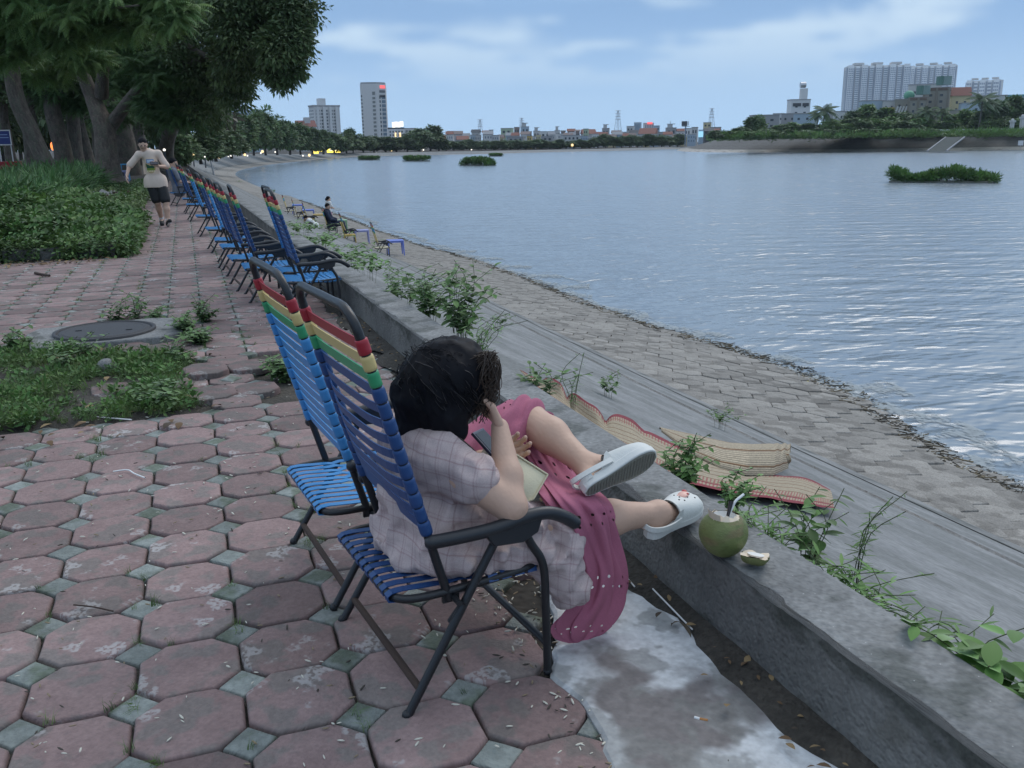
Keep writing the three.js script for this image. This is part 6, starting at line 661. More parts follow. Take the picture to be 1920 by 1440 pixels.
{
  const W = (px, py) => slopeAt(px, py, 0); const wl = (px, py) => { const p = onY(px, py, 0.1); p.x = 1.88 + (p.x - 1.77) * 0.25; p.y = 0.0; return p; };
  const back = (x, z) => V(x, 0.2, z);
  weed('bushy leafy weed behind the wall beyond the two near chairs', back(1.98, -6.5), 0.46, 16, 0.55, 1, { size: 0.075, lean: [0.35, 0.1], per: 12 }); weed('leafy weed behind the wall at the left of the bushy one', back(1.95, -7.3), 0.36, 14, 0.6, 2, { size: 0.075, lean: [0.3, 0], per: 11 }); weed('low leafy weed behind the wall, nearest the chair seat over the wall', back(1.92, -8.1), 0.26, 12, 0.7, 3, { size: 0.07, per: 10 }); weed('low grassy weed on the wall edge right of the bushy one', back(1.87, -5.7), 0.26, 10, 0.4, 4, { size: 0.06, lg: longLeaf, m: LM.bright, lean: [0.2, 0.3] });
  weed('small weeds behind the wall beside the red mat end', back(1.83, -4.55), 0.16, 7, 0.35, 5, { size: 0.05 }); weed('thin upright weed at the tip of the red mat', back(1.93, -4.3), 0.24, 5, 0.12, 6, { size: 0.03, lg: longLeaf, per: 14 });
  weed('small leafed weed behind the raised clog', back(1.84, -3.02), 0.2, 14, 0.2, 7, { size: 0.034, per: 12, m: LM.bright, lean: [0.15, 0.2] }); weed('small leafed weed between the raised clog and the mat fold', back(1.86, -2.7), 0.17, 10, 0.14, 8, { size: 0.03, per: 12, m: LM.bright }); weed('grassy tuft behind the charmed clog', back(1.81, -2.42), 0.13, 16, 0.32, 9, { size: 0.05, lg: longLeaf, m: LM.bright, lean: [0.2, 0] }); weed('round leaved weed before the mat behind the coconut', back(1.9, -2.3), 0.2, 6, 0.22, 10, { size: 0.05, lean: [0.3, -0.15], per: 5 }); weed('spiky weed standing over the end of the mat', back(2.0, -2.18), 0.22, 4, 0.1, 11, { size: 0.035, lg: longLeaf, per: 14, lean: [0.5, 0] }); weed('bright grass tuft on the wall edge right of the coconut', back(1.83, -2.02), 0.1, 14, 0.3, 12, { size: 0.06, lg: longLeaf, m: LM.bright, lean: [0.35, 0.2], per: 6 });
  weed('leafy weed cluster behind the wall at the lower right', back(1.86, -1.42), 0.2, 8, 0.35, 13, { size: 0.085, m: LM.bright, lean: [0.2, 0], per: 7 }); weed('broad leaved weed at the right edge behind the wall', back(2.0, -1.25), 0.3, 9, 0.34, 14, { size: 0.1, m: LM.bright, lean: [0.1, 0], per: 7 }); weed('low leafy weeds behind the wall at the bottom right corner', back(1.86, -0.95), 0.2, 12, 0.45, 15, { size: 0.075, m: LM.bright, per: 6 }); weed('thin grass between the coconut lid and the right hand weeds', back(1.84, -1.75), 0.06, 6, 0.3, 16, { size: 0.05, lg: longLeaf, m: LM.weed });
  for (const [z, h, label] of [[-11.5, 0.3, 'weed tuft behind the wall beside the tall dark chair'], [-13.2, 0.34, 'weed tuft behind the wall left of the tall dark chair'], [-15.5, 0.3, 'third weed tuft along the back of the wall'], [-10.2, 0.26, 'low weed on the slope under the chair seat over the wall']]) weed(label, back(2.0, z), h * 0.45, 14, 1.2, Math.round(-z * 10), { size: 0.07, m: LM.bright, per: 10 });
  for (const [px, py, label] of [[935, 604, 'tiny weed at the slope kerb beyond the bushy weed'], [1136, 728, 'tiny weed on the slope groove above the mat'], [1350, 786, 'tiny weed at the beach edge above the mat fold']]) weed(label, slopeAt(px, py, 0), 0.13, 6, 0.3, px, { size: 0.04 });
  for (const [px, py, h, label, o] of [[215, 602, 0.2, 'leafy weed behind the manhole slab, leftmost', {}], [252, 596, 0.26, 'leafy weed behind the middle of the manhole slab', {}], [290, 600, 0.18, 'leafy weed behind the right of the manhole slab', {}], [350, 625, 0.2, 'dense weed at the right end of the manhole slab', { n: 22 }], [385, 600, 0.24, 'weed tuft right of the manhole towards the chairs', { n: 14 }], [115, 690, 0.22, 'broad weed in front of the manhole slab', {}], [168, 672, 0.2, 'weed beside the round stone before the manhole', {}], [340, 680, 0.2, 'weed with pointed leaves left of the raised pavers', {}], [40, 655, 0.18, 'weed tuft left of the manhole slab', { n: 12 }], [530, 705, 0.12, 'weed tuft beside the raised pavers and light blue chair', { n: 26 }], [300, 760, 0.13, 'low leafy weed at the front of the broken paving', { n: 26 }], [370, 640, 0.13, 'creeping weed at the corner of the manhole slab', { n: 20 }]]) weed(label, onY(px, py, 0.01), h, o.n ?? 8, 0.28, px + py, { size: 0.055, lean: [0, 0], per: 8, m: LM.weed });
  { const g = new THREE.IcosahedronGeometry(0.07, 3), a = g.attributes.position; for (let i = 0; i < a.count; i++) { const k = 0.85 + 0.3 * fbm(a.getX(i) * 9 + 3, a.getY(i) * 9, a.getZ(i) * 9, 2); a.setXYZ(i, a.getX(i) * k, a.getY(i) * k * 0.95, a.getZ(i) * k); } g.computeVertexNormals(); const s = tag(mesh('stone', boxUV(g, 2), mt.conc), 'rounded grey stone in front of the manhole slab', 'stone'); s.position.copy(onY(200, 688, 0.03)); }
}

// ================= buildings across the lake =================
const BM = { white: std(0.62, 0.62, 0.62, 0.8), pale: std(0.5, 0.5, 0.5, 0.85), grey: std(0.33, 0.33, 0.34, 0.9), old: std(0.3, 0.285, 0.25, 0.95, { bumpMap: tGrain, bumpScale: 0.05 }), blue: std(0.36, 0.44, 0.52, 0.85), cream: std(0.55, 0.48, 0.3, 0.85), green: std(0.36, 0.44, 0.32, 0.85), brown: std(0.27, 0.21, 0.19, 0.9), red: std(0.29, 0.14, 0.11, 0.9), dark: std(0.07, 0.075, 0.085, 0.6), glass: std(0.06, 0.075, 0.09, 0.25), glassB: std(0.12, 0.17, 0.22, 0.3), yellow: std(0.55, 0.4, 0.14, 0.85), rustRed: std(0.27, 0.12, 0.1, 0.9) };
const TW = std(0.82, 0.82, 0.82, 0.8);
const UNIT = new THREE.BoxGeometry(1, 1, 1);
function part(name, m, parent, w, h, d, x, y, z) { const q = mesh(name, UNIT, m, parent); q.scale.set(w, h, d); q.position.set(x, y, z); return q; }
// a building that fills px x0..x1 with its top at px y; its front (local +z) is turned to the lake
function bld(name, label, cat, x0, x1, yTop, depth, { base = null, deep = 0.6, turn = 0, wall = BM.white, group, noWall = false } = {}) {
  const xc = (x0 + x1) / 2, p = at(xc, yTop, depth); base = base ?? groundY(p.x, p.z); const W = (x1 - x0) / FOC * depth, H = p.y - base, D = W * deep, ang = Math.atan2(EYE.x - p.x, EYE.z - p.z) + turn, k = 1 / (Math.abs(Math.cos(turn)) + deep * Math.abs(Math.sin(turn)));
  const b = thing(name, label, cat, V(p.x, base, p.z), ang, group), w = W * k, d = D * k; if (!noWall) part('wall', wall, b, w, H, d, 0, H / 2, 0); b.userData.dim = undefined; delete b.userData.dim; return { b, W: w, H, D: d };
}
function windows(B, cols, rows, { y0 = 0.1, y1 = 0.95, x0 = 0.06, x1 = 0.94, fw = 0.5, fh = 0.5, m = BM.glass, name = 'window', side = 0, stuff = false, proud = 0.06 } = {}) {
  const { b, W, H, D } = B, cw = (x1 - x0) * W / cols, ch = (y1 - y0) * H / rows, gs = []; for (let r = 0; r < rows; r++) for (let c = 0; c < cols; c++) { const x = -W / 2 + x0 * W + (c + 0.5) * cw, y = y0 * H + (r + 0.5) * ch; if (stuff) gs.push(side ? box(proud * 2, ch * fh, cw * fw, side * W / 2, y, x * D / W) : box(cw * fw, ch * fh, proud * 2, x, y, D / 2)); else if (side) part(name, m, b, proud * 2, ch * fh, cw * fw * D / W, side * W / 2, y, x * D / W); else part(name, m, b, cw * fw, ch * fh, proud * 2, x, y, D / 2); }
  if (stuff) tag(mesh('windows', merge(gs), m, b), null, null, null, 'stuff');
}
function gable(B, m, h, over = 0.4, y = 0) { const { b, W, H, D } = B, S = new THREE.Shape([[-D / 2 - over, 0], [D / 2 + over, 0], [0, h]].map(([x, q]) => new THREE.Vector2(x, q))); const g = new THREE.ExtrudeGeometry(S, { depth: W + over * 2, bevelEnabled: false }).rotateY(-Math.PI / 2).translate(W / 2 + over, H + y + 0.01, 0); mesh('roof', g, m, b); }
function parapet(B, m, h = 0.8, t = 0.25) { const { b, W, H, D } = B; part('roof', m, b, W + t, h * 0.3, D + t, 0, H + h * 0.15, 0); }
const lampMat = (r, g, b, k) => new THREE.MeshStandardMaterial({ color: new THREE.Color(0.1, 0.1, 0.1), emissive: new THREE.Color().setRGB(r, g, b), emissiveIntensity: k, roughness: 0.6 });
const L = { yellow: lampMat(1, 0.78, 0.1, 1.6), white: lampMat(1, 0.95, 0.85, 1.3), warm: lampMat(1, 0.72, 0.35, 1.3), red: lampMat(1, 0.12, 0.12, 1.1), orange: lampMat(1, 0.25, 0.05, 1.6), cyan: lampMat(0.35, 0.75, 1, 0.8) };
{ // tall white tower: broad blank face, oblique right face with strips of glass, red sign on top
  const B = bld('office_tower', 'tall white office tower with one column of windows and a red roof sign', 'office tower', 675, 724, 158, 600, { noWall: true }), { b, W, H } = B, P = [[-W / 2, 2], [-W / 2 + 1.6, 5], [W * 0.13, 6.2], [W * 0.46, 1.5], [W / 2, -10], [-W / 2 + 1, -12]];
  const S = new THREE.Shape(P.map(([x, y]) => new THREE.Vector2(x, -y))); mesh('wall', new THREE.ExtrudeGeometry(S, { depth: H, bevelEnabled: false }).rotateX(-Math.PI / 2), std(0.6, 0.59, 0.58, 0.85), b);
  const on = (i, t, y, w, h, m, name, o = 0.1) => { const a = P[i], c = P[i + 1], q = mesh(name, UNIT, m, b), L2 = Math.hypot(c[0] - a[0], c[1] - a[1]); q.scale.set(w * L2, h, 0.35); q.rotation.y = -Math.atan2(c[1] - a[1], c[0] - a[0]); q.position.set(mix(a[0], c[0], t), y, mix(a[1], c[1], t)); };
  for (let i = 0; i < 12; i++) on(1, 0.76, H * (0.1 + i * 0.062), 0.2, H * 0.034, std(0.2, 0.21, 0.2, 0.4), 'window'); on(1, 0.76, H * 0.855, 0.2, H * 0.05, std(0.2, 0.21, 0.2, 0.4), 'window'); for (let i = 0; i < 12; i++) { on(2, 0.3, H * (0.1 + i * 0.063), 0.12, H * 0.04, BM.glass, 'window'); on(2, 0.72, H * (0.1 + i * 0.063), 0.42, H * 0.046, BM.glassB, 'window'); } on(2, 0.6, H * 0.885, 0.66, H * 0.038, std(0.14, 0.14, 0.15, 0.5), 'louvre'); on(2, 0.6, H * 0.815, 0.66, H * 0.04, std(0.08, 0.08, 0.09, 0.5), 'louvre'); for (let i = 0; i < 14; i++) on(0, 0.5, H * (0.1 + i * 0.055), 0.4, H * 0.03, BM.glass, 'window');
  on(2, 0.66, H * 0.955, 0.6, H * 0.045, L.red, 'sign'); mesh('roof', new THREE.ExtrudeGeometry(S, { depth: 1, bevelEnabled: false }).rotateX(-Math.PI / 2).scale(0.96, 1, 0.96).translate(0, H + 0.01, 0), BM.grey, b);
}
{ const B = bld('apartment_building', 'white apartment block of many balconies left of the white tower', 'apartment block', 579, 636, 201, 560, { turn: 0.35, deep: 0.55 }); windows(B, 9, 11, { fw: 0.55, fh: 0.5, y0: 0.12 }); windows(B, 4, 11, { fw: 0.5, fh: 0.5, y0: 0.12, side: -1 }); for (let c = 0; c < 4; c++) part('pier', BM.white, B.b, 1.6, B.H * 1.0, 1.6, -B.W * 0.36 + c * B.W * 0.24, B.H / 2, B.D / 2 + 0.5); part('roof', BM.grey, B.b, B.W * 1.04, 1, B.D * 1.04, 0, B.H + 0.6, 0); part('roof_house', BM.white, B.b, B.W * 0.25, 4, B.D * 0.5, -B.W * 0.1, B.H + 3.1, 0); }
{ const B = bld('house', 'pale house with a dark red roof left of the balcony apartment block', 'house', 553, 592, 238, 440, { wall: BM.pale, turn: 0.3 }); gable(B, BM.rustRed, 3); windows(B, 5, 2, { y0: 0.55 }); part('stair_tower', BM.pale, B.b, B.W * 0.3, 4.5, B.D * 0.5, B.W * 0.1, B.H + 2.2, 0); }
{ const B = bld('building', 'pale distant tower low between apartment block and white tower', 'building', 626, 652, 248, 700, { wall: BM.blue }); windows(B, 6, 8, { stuff: true, m: BM.glassB }); }
{ const B = bld('building', 'pale wide building just over the trees at the left bend', 'building', 420, 486, 207, 430, { wall: BM.blue, turn: 0.3 }); windows(B, 8, 4, { y0: 0.6, m: BM.glassB, fw: 0.6 }); part('roof', BM.pale, B.b, B.W * 0.4, 2, B.D * 0.6, -B.W * 0.1, B.H + 1, 0); }
{ const B = bld('hotel', 'cream hotel with a glowing white roof sign beside the white tower', 'hotel', 727, 758, 242, 500, { wall: BM.white }); windows(B, 5, 4, { y0: 0.3, fw: 0.45, fh: 0.5 }); part('roof', BM.dark, B.b, B.W, 0.8, B.D, 0, B.H + 0.4, 0); for (const [x, y, r] of [[-2.2, 3, 1.4], [-0.9, 3.2, 1.3], [0.6, 3.1, 1.4], [2.2, 3.4, 1.5]]) part('sign', L.white, B.b, r * 1.2, 2.8, 0.4, x + 1, B.H + y - 0.8, B.D / 2); for (const x of [-0.15, 0.12]) part('light', L.warm, B.b, 0.7, 2.2, 0.4, B.W * x + 1, B.H * 0.72, B.D / 2 + 0.2); }
{ const B = bld('building', 'grey white block right of the glowing hotel', 'building', 758, 779, 241, 510, { wall: BM.pale }); windows(B, 3, 6, { fw: 0.7, fh: 0.4 }); parapet(B, BM.dark); }
// the low town across the lake, from left to right
const town = [[782, 792, 247, 'cream', 'flat', 'narrow cream house half behind a tree left of the town'], [831, 852, 260, 'red', 'gable', 'red roofed low house at the left end of the town'], [840, 858, 252, 'cream', 'gable', 'cream gabled house at the left end of the town'], [856, 878, 262, 'red', 'gable', 'second red roofed low house of the town'], [859, 880, 254, 'blue', 'flat', 'bluish low block behind the red roofs'], [884, 901, 248, 'pale', 'gable', 'pale grey house with twin towers in the town'], [905, 918, 249, 'grey', 'gable', 'grey gabled house with a chimney in the town'], [917, 925, 244, 'white', 'flat', 'slim white house beside the grey gable'], [920, 931, 260, 'yellow', 'gable', 'small yellow gabled house of the town'], [930, 945, 259, 'red', 'gable', 'red roof right of the small yellow house'], [939, 963, 241, 'green', 'flat', 'tall pale green block of the town'], [952, 984, 257, 'grey', 'flat', 'long grey block in front of the green one'], [964, 974, 239, 'brown', 'flat', 'brown slim block beside the green one'], [976, 992, 238, 'blue', 'top', 'blue and brown block with a dark roof shelter'], [983, 997, 247, 'grey', 'flat', 'olive grey block below the roof shelter'], [988, 998, 255, 'yellow', 'flat', 'small yellow house with an arched window'], [1000, 1013, 246, 'pale', 'top', 'pale house with dark roof terrace'], [1013, 1040, 247, 'white', 'flat', 'long white roofed building of the town'], [1015, 1036, 256, 'grey', 'flat', 'grey block below the long white roof'], [1040, 1050, 245, 'pale', 'top', 'pale house right of the long white roof'], [1052, 1060, 247, 'brown', 'gable', 'brown round roofed pavilion, left'], [1064, 1078, 246, 'brown', 'gable', 'brown temple roof with a spire'], [1079, 1087, 246, 'brown', 'gable', 'brown round roofed pavilion, right'], [1052, 1088, 254, 'rustRed', 'flat', 'dull red long house below the pavilions'], [1089, 1117, 251, 'red', 'gable', 'long red roofed house of the town'], [1094, 1104, 242, 'green', 'flat', 'small green tower house of the town'], [1129, 1143, 241, 'grey', 'top', 'grey house with an open roof terrace'], [1116, 1132, 253, 'rustRed', 'gable', 'dull red roof left of the white villa'], [1147, 1164, 250, 'white', 'gable', 'white villa of the town, left part'], [1162, 1178, 248, 'pale', 'flat', 'pale villa of the town, right part'], [1175, 1190, 237, 'pale', 'flat', 'pale stepped block left of the two towers'], [1189, 1203, 230, 'blue', 'tower', 'bluish tower block, left of the red signed one'], [1181, 1196, 249, 'white', 'gable', 'small white house below the tower blocks'], [1206, 1226, 231, 'white', 'sign', 'striped white tower block with a red sign'], [1225, 1237, 236, 'blue', 'flat', 'pale blue block right of the red sign'], [1198, 1233, 251, 'red', 'gable', 'long dark red roofs below the red signed block'], [1210, 1234, 256, 'cream', 'flat', 'cream low house below the red roofs'], [1233, 1248, 248, 'grey', 'flat', 'grey low block of the town'], [1248, 1268, 240, 'grey', 'top', 'wide grey blue house with a roof mast'], [1268, 1284, 246, 'white', 'gable', 'white gabled house left of the billboard'], [1284, 1297, 241, 'white', 'win', 'white house behind the billboard pole'], [1297, 1309, 239, 'pale', 'win', 'pale house right of the billboard pole'], [1319, 1334, 230, 'cream', 'flat', 'cream yellow block below the rightmost pylon'], [1329, 1352, 239, 'grey', 'flat', 'long grey roofed block at the right end of the town'], [1319, 1338, 246, 'dark', 'gable', 'dark gabled house at the right end of the town'], [1340, 1350, 244, 'white', 'gable', 'small white gable at the right end of the town']];
town.forEach(([x0, x1, y, m, kind, label], i) => { const d = 440 + (i * 37 % 50) + (y < 238 ? 160 : 0) - (y > 252 ? 25 : 0), B = bld('house', label, 'house', x0, x1, y, d, { wall: m === 'red' || m === 'rustRed' ? BM.pale : BM[m], turn: (i % 5 - 2) * 0.12, deep: 0.8 }); if (kind === 'gable') gable(B, m === 'red' ? BM.red : m === 'rustRed' ? BM.rustRed : BM[['red', 'brown', 'dark'][i % 3]], Math.min(3, B.W * 0.35)); else parapet(B, kind === 'tower' || kind === 'sign' ? BM.white : BM.grey); if (kind === 'top') { part('roof_room', BM.pale, B.b, B.W * 0.5, 1.6, B.D * 0.5, -B.W * 0.1, B.H + 0.9, 0); part('roof_shelter', BM.grey, B.b, B.W * 0.8, 0.25, B.D * 0.7, 0, B.H + 1.9, 0); }
  const rows = Math.max(2, Math.round(B.H / 3.6)); if (kind === 'tower' || kind === 'sign') windows(B, 5, 1, { y0: 0.05, y1: 0.95, fw: 0.35, fh: 0.95, m: BM.glassB }); else windows(B, Math.max(2, Math.round(B.W / 2.3)), rows, { fw: 0.48, fh: 0.48, y0: 0.25 }); if (kind === 'sign') part('sign', L.red, B.b, B.W * 0.5, B.H * 0.09, 0.6, B.W * 0.08, B.H * 1.0, B.D / 2 + 0.4); });
{ const B = bld('shop', 'small shop front with a glowing pale blue sign at the right of the town', 'shop', 1310, 1319, 243, 430, { wall: BM.blue }); part('sign', L.cyan, B.b, B.W * 0.95, B.H * 0.35, 0.4, 0, B.H * 0.72, B.D / 2 + 0.3); }
{ const R = rng(333); for (let i = 0; i < 34; i++) { const x0 = 836 + i * 13.6 + R() * 6, w = 9 + R() * 9, y = 251 + R() * 7, B = bld('house', 'low pale house wedged between the taller houses of the far town', 'house', x0, x0 + w, y, 425 + R() * 15, { wall: [BM.white, BM.pale, BM.cream, BM.blue, BM.pale][i % 5], turn: (R() - 0.5) * 0.5, deep: 0.8, group: 'low pale houses of the far town' }); if (R() < 0.5) gable(B, [BM.red, BM.brown, BM.grey][i % 3], 1.4); else parapet(B, BM.grey, 0.6); windows(B, 3, 2, { fw: 0.4, fh: 0.42, y0: 0.3, m: BM.glassB }); } }
// power pylons
for (const [x, yt, d, label] of [[822, 235, 700, 'leftmost distant power pylon'], [900, 224, 640, 'second power pylon with four cross arms'], [978, 221, 700, 'power pylon behind the green block'], [1159, 207, 620, 'tall power pylon left of the red signed block'], [1335, 203, 640, 'rightmost power pylon above the cream block']]) {
  const p = at(x, yt, d), t = thing('power_pylon', label, 'pylon', V(p.x, 0, p.z), 0.5, 'power pylons behind the town'), H = p.y, w = H * 0.13, gs = []; for (const a of [-1, 1]) for (const b of [-1, 1]) gs.push(rod(V(a * w, 0, b * w), V(a * w * 0.12, H, b * w * 0.12), 0.16, 0.1, 4)); for (let i = 0; i < 9; i++) { const f = (y) => w * mix(1, 0.12, y / H), y0 = i / 9 * H, y1 = (i + 1) / 9 * H; for (const s of [-1, 1]) { gs.push(rod(V(-f(y0), y0, s * f(y0)), V(f(y1), y1, s * f(y1)), 0.07, 0.07, 4), rod(V(f(y0), y0, s * f(y0)), V(-f(y1), y1, s * f(y1)), 0.07, 0.07, 4)); } } mesh('mast', merge(gs), std(0.35, 0.38, 0.42, 0.6), t); for (let i = 0; i < 4; i++) mesh('cross_arm', rod(V(-H * 0.16, H * (0.72 + i * 0.09), 0), V(H * 0.16, H * (0.72 + i * 0.09), 0), 0.16, 0.16, 4), std(0.35, 0.38, 0.42, 0.6), t); }
{ const p = at(1257, 226, 480), t = thing('roof_mast', 'thin mast on the wide grey blue house', 'mast', V(p.x, 0, p.z)); mesh('mast', rod(V(0, 0, 0), V(0, p.y, 0), 0.25, 0.1, 5), BM.dark, t); }
{ // billboard on a pole at the end of the spit
  const p = at(1286, 227, 330), H = p.y, t = thing('billboard', 'tall billboard on a single pole at the tip of the opposite bank', 'billboard', V(p.x, 0, p.z), -0.5); mesh('pole', rod(V(0, -1, 0), V(0, H, 0), 0.22, 0.2, 8), std(0.16, 0.2, 0.26, 0.6), t); part('panel', BM.dark, t, 2, 1.7, 0.3, -0.5, H - 0.9, 0.5); part('panel', std(0.5, 0.55, 0.6, 0.6), t, 0.3, 1.5, 3.4, 0.9, H - 0.8, -1.2); part('brace', BM.dark, t, 2.6, 0.15, 0.15, 0.1, H - 1.9, 0); }
// the right bank
{ const R = [['house', 'bare grey concrete house at the left end of the hillside', 1406, 1460, 217, 300, { wall: BM.grey, turn: 0.25 }], ['house', 'white house with a rounded roof terrace', 1450, 1470, 214, 315, { wall: BM.pale }], ['house', 'grey house left below the tall white one', 1466, 1497, 214, 305, { wall: BM.grey, turn: -0.2 }], ['house', 'tall white house with a roof slit and water tank', 1477, 1519, 188, 325, { wall: BM.white, turn: 0.3 }], ['house', 'light blue house below the tall white one', 1489, 1530, 214, 290, { wall: BM.blue, turn: -0.25 }], ['house', 'grey house right behind the tall palm', 1555, 1600, 211, 300, { wall: BM.grey }], ['house', 'small cream and white house beside the palm', 1563, 1584, 210, 290, { wall: BM.white }], ['house', 'white blank walled house before the apartment towers', 1612, 1656, 190, 335, { wall: BM.blue, turn: 0.2 }], ['house', 'house with a red and yellow striped wall', 1656, 1679, 190, 330, { wall: BM.pale }], ['house', 'old grey block with leaning white sheets', 1680, 1709, 187, 325, { wall: BM.old }], ['house', 'left wing of the big old concrete building', 1706, 1738, 184, 318, { wall: BM.old }], ['house', 'big old stained concrete building', 1736, 1781, 166, 322, { wall: BM.old, turn: -0.12 }], ['house', 'white roof rooms above the old concrete building', 1706, 1762, 160, 345, { wall: BM.pale }], ['house', 'red roofed house right of the old building', 1783, 1818, 180, 325, { wall: BM.cream, turn: 0.2 }], ['house', 'grey low house behind the left palm pair', 1782, 1812, 207, 305, { wall: BM.old }], ['house', 'grey blue house behind the tallest palm', 1800, 1840, 194, 312, { wall: BM.blue, turn: 0.2 }], ['house', 'pale long house behind the right hand trees', 1815, 1884, 181, 335, { wall: BM.pale }], ['house', 'teal roofed shed at the right edge', 1884, 1925, 181, 340, { wall: BM.blue }]];
  R.forEach(([n, label, x0, x1, y, d, o], i) => { const B = bld(n, label, 'house', x0, x1, y, d, { deep: 0.7, base: 2, ...o }); if (/red roofed/.test(label)) { gable(B, BM.red, 3); } else if (/teal/.test(label)) part('roof', std(0.12, 0.3, 0.32, 0.6), B.b, B.W * 1.05, 0.6, B.D * 1.1, 0, B.H + 0.3, 0); else parapet(B, BM.grey, 1); const rows = Math.max(2, Math.round(B.H / 4));
    if (!/blank/.test(label)) windows(B, Math.max(2, Math.round(B.W / 4)), rows, { fw: 0.28, fh: 0.36, y0: 0.35, y1: 0.92 }); if (/slit/.test(label)) { part('roof_slit', BM.dark, B.b, B.W * 0.42, 1.1, 0.4, -B.W * 0.2, B.H - 1.6, B.D / 2 + 0.02); part('roof_slit', BM.dark, B.b, B.W * 0.32, 1.1, 0.4, B.W * 0.25, B.H - 1.6, B.D / 2 + 0.02); part('roof_house', BM.white, B.b, B.W * 0.34, 4, B.D * 0.4, B.W * 0.22, B.H + 2, 0); mesh('water_tank', new THREE.CylinderGeometry(1, 1, 1.9, 12).rotateZ(1.57).translate(B.W * 0.16, B.H + 5.2, 0), std(0.5, 0.5, 0.52, 0.3, { metalness: 0.6 }), B.b); }
    if (/striped/.test(label)) { part('wall_stripe', BM.rustRed, B.b, B.W * 0.96, B.H * 0.22, 0.3, 0, B.H * 0.62, B.D / 2 + 0.05); part('wall_stripe', BM.yellow, B.b, B.W * 0.96, B.H * 0.07, 0.3, 0, B.H * 0.78, B.D / 2 + 0.05); } if (/big old/.test(label)) { for (const x of [-0.5, 0.02, 0.5]) part('pilaster', std(0.22, 0.2, 0.17, 0.95), B.b, 0.7, B.H, 0.8, x * B.W, B.H / 2, B.D / 2); part('cornice', std(0.16, 0.12, 0.1, 0.95), B.b, B.W * 1.05, 1, B.D * 1.05, 0, B.H - 0.3, 0.05); mesh('water_tank', new THREE.CylinderGeometry(1.6, 1.6, 3, 14).translate(B.W * 0.1, B.H + 2.6, 0), std(0.1, 0.2, 0.17, 0.6), B.b); mesh('water_tank', new THREE.CylinderGeometry(1.6, 1.6, 3, 14).translate(B.W * 0.34, B.H + 2.6, 0), std(0.2, 0.28, 0.27, 0.5), B.b); } if (/leaning/.test(label)) { mesh('water_tank', new THREE.SphereGeometry(1.7, 12, 8).scale(1.1, 1, 1).translate(B.W * 0.3, B.H + 1.4, 0), std(0.12, 0.32, 0.22, 0.6), B.b); for (let k = 0; k < 5; k++) { const q = part('sheet', BM.white, B.b, 0.6, 2.2, 0.2, (k - 2) * 1, B.H * 0.72, B.D / 2 + 0.3); q.rotation.z = -0.3; } } });
  const tower = (label, x0, x1, y, d, o, cols, rows) => { const B = bld('apartment_tower', label, 'apartment tower', x0, x1, y, d, { deep: 0.35, base: 0, ...o }); const { b, W, H, D } = B, n = cols / 3; for (let i = 0; i < n; i++) { const bay = i % 2; part('bay', TW, b, W / n * (bay ? 0.55 : 0.78), H * (bay ? 0.985 : 1.02), 3, -W / 2 + (i + 0.5) * W / n, H * 0.5, D / 2 + (bay ? 0.2 : 1.4)); } const gs = []; for (let r = 0; r < rows; r++) for (let c = 0; c < cols; c++) { const i = Math.floor(c / 3), bay = i % 2, x = -W / 2 + (i + 0.5) * W / n + ((c % 3) - 1) * W / n * (bay ? 0.18 : 0.25); gs.push(box(W / cols * 0.5, H * 0.84 / rows * 0.55, 0.4, x, H * (0.1 + 0.87 * (r + 0.5) / rows), D / 2 + (bay ? 1.75 : 2.95))); } tag(mesh('windows', merge(gs), std(0.3, 0.34, 0.4, 0.4), b), null, null, null, 'stuff'); for (let i = 0; i <= n; i++) part('recess', std(0.4, 0.44, 0.5, 0.8), b, W / n * 0.2, H * 0.97, 1, -W / 2 + i * W / n, H * 0.49, D / 2 + 0.3); for (let i = 0; i < 3; i++) part('roof_house', BM.pale, b, W * 0.16, 2, D * 0.6, (i - 1) * W * 0.3, H * 1.02 + 0.8, 0); if (o.side) windows({ b, W, H, D }, 3, rows, { side: -1, stuff: true, m: std(0.3, 0.34, 0.4, 0.4), fw: 0.5, fh: 0.5 }); };
  tower('left wing of the tall white apartment towers', 1586, 1702, 124, 900, { turn: 0.18, side: true }, 27, 30); tower('right wing of the tall white apartment towers', 1709, 1792, 124, 1000, { turn: -0.1 }, 21, 30); tower('lower white apartment tower at the far right', 1816, 1878, 151, 1050, { turn: -0.25 }, 15, 14);
  // balustrade, pillars, steps and sign on the bank
  const a = at(1762, 251, 250), c = at(1893, 247, 250), d = c.clone().sub(a); d.y = 0; const len = d.length(), bt = thing('balustrade', 'pale stone balustrade on the opposite bank below the palms', 'balustrade', V(a.x, 1.6, a.z), -Math.atan2(d.z, d.x)); part('rail', BM.pale, bt, len, 0.3, 0.4, len / 2, 1.15, 0); part('plinth', BM.pale, bt, len, 0.4, 0.5, len / 2, 0.1, 0); for (let i = 0; i <= 9; i++) part('pier', BM.pale, bt, 0.5, 1.4, 0.6, i / 9 * len, 0.7, 0); for (let i = 0; i < 54; i++) if (i % 6) part('baluster', BM.pale, bt, 0.28, 0.8, 0.28, i / 54 * len, 0.66, 0);
  for (const [x, yt, label] of [[1899, 224, 'tall stone gate pillar with a capital on the opposite bank'], [1918, 216, 'second stone gate pillar at the right edge']]) { const p = at(x, yt, 248), t = thing('gate_pillar', label, 'pillar', V(p.x, 1.2, p.z)), h = p.y - 1.2; part('shaft', BM.pale, t, 0.8, h * 0.86, 0.8, 0, h * 0.43, 0); part('capital', BM.pale, t, 1.2, 0.5, 1.2, 0, h * 0.88, 0); mesh('finial', new THREE.SphereGeometry(0.42, 10, 8).translate(0, h * 0.96, 0), BM.pale, t); }
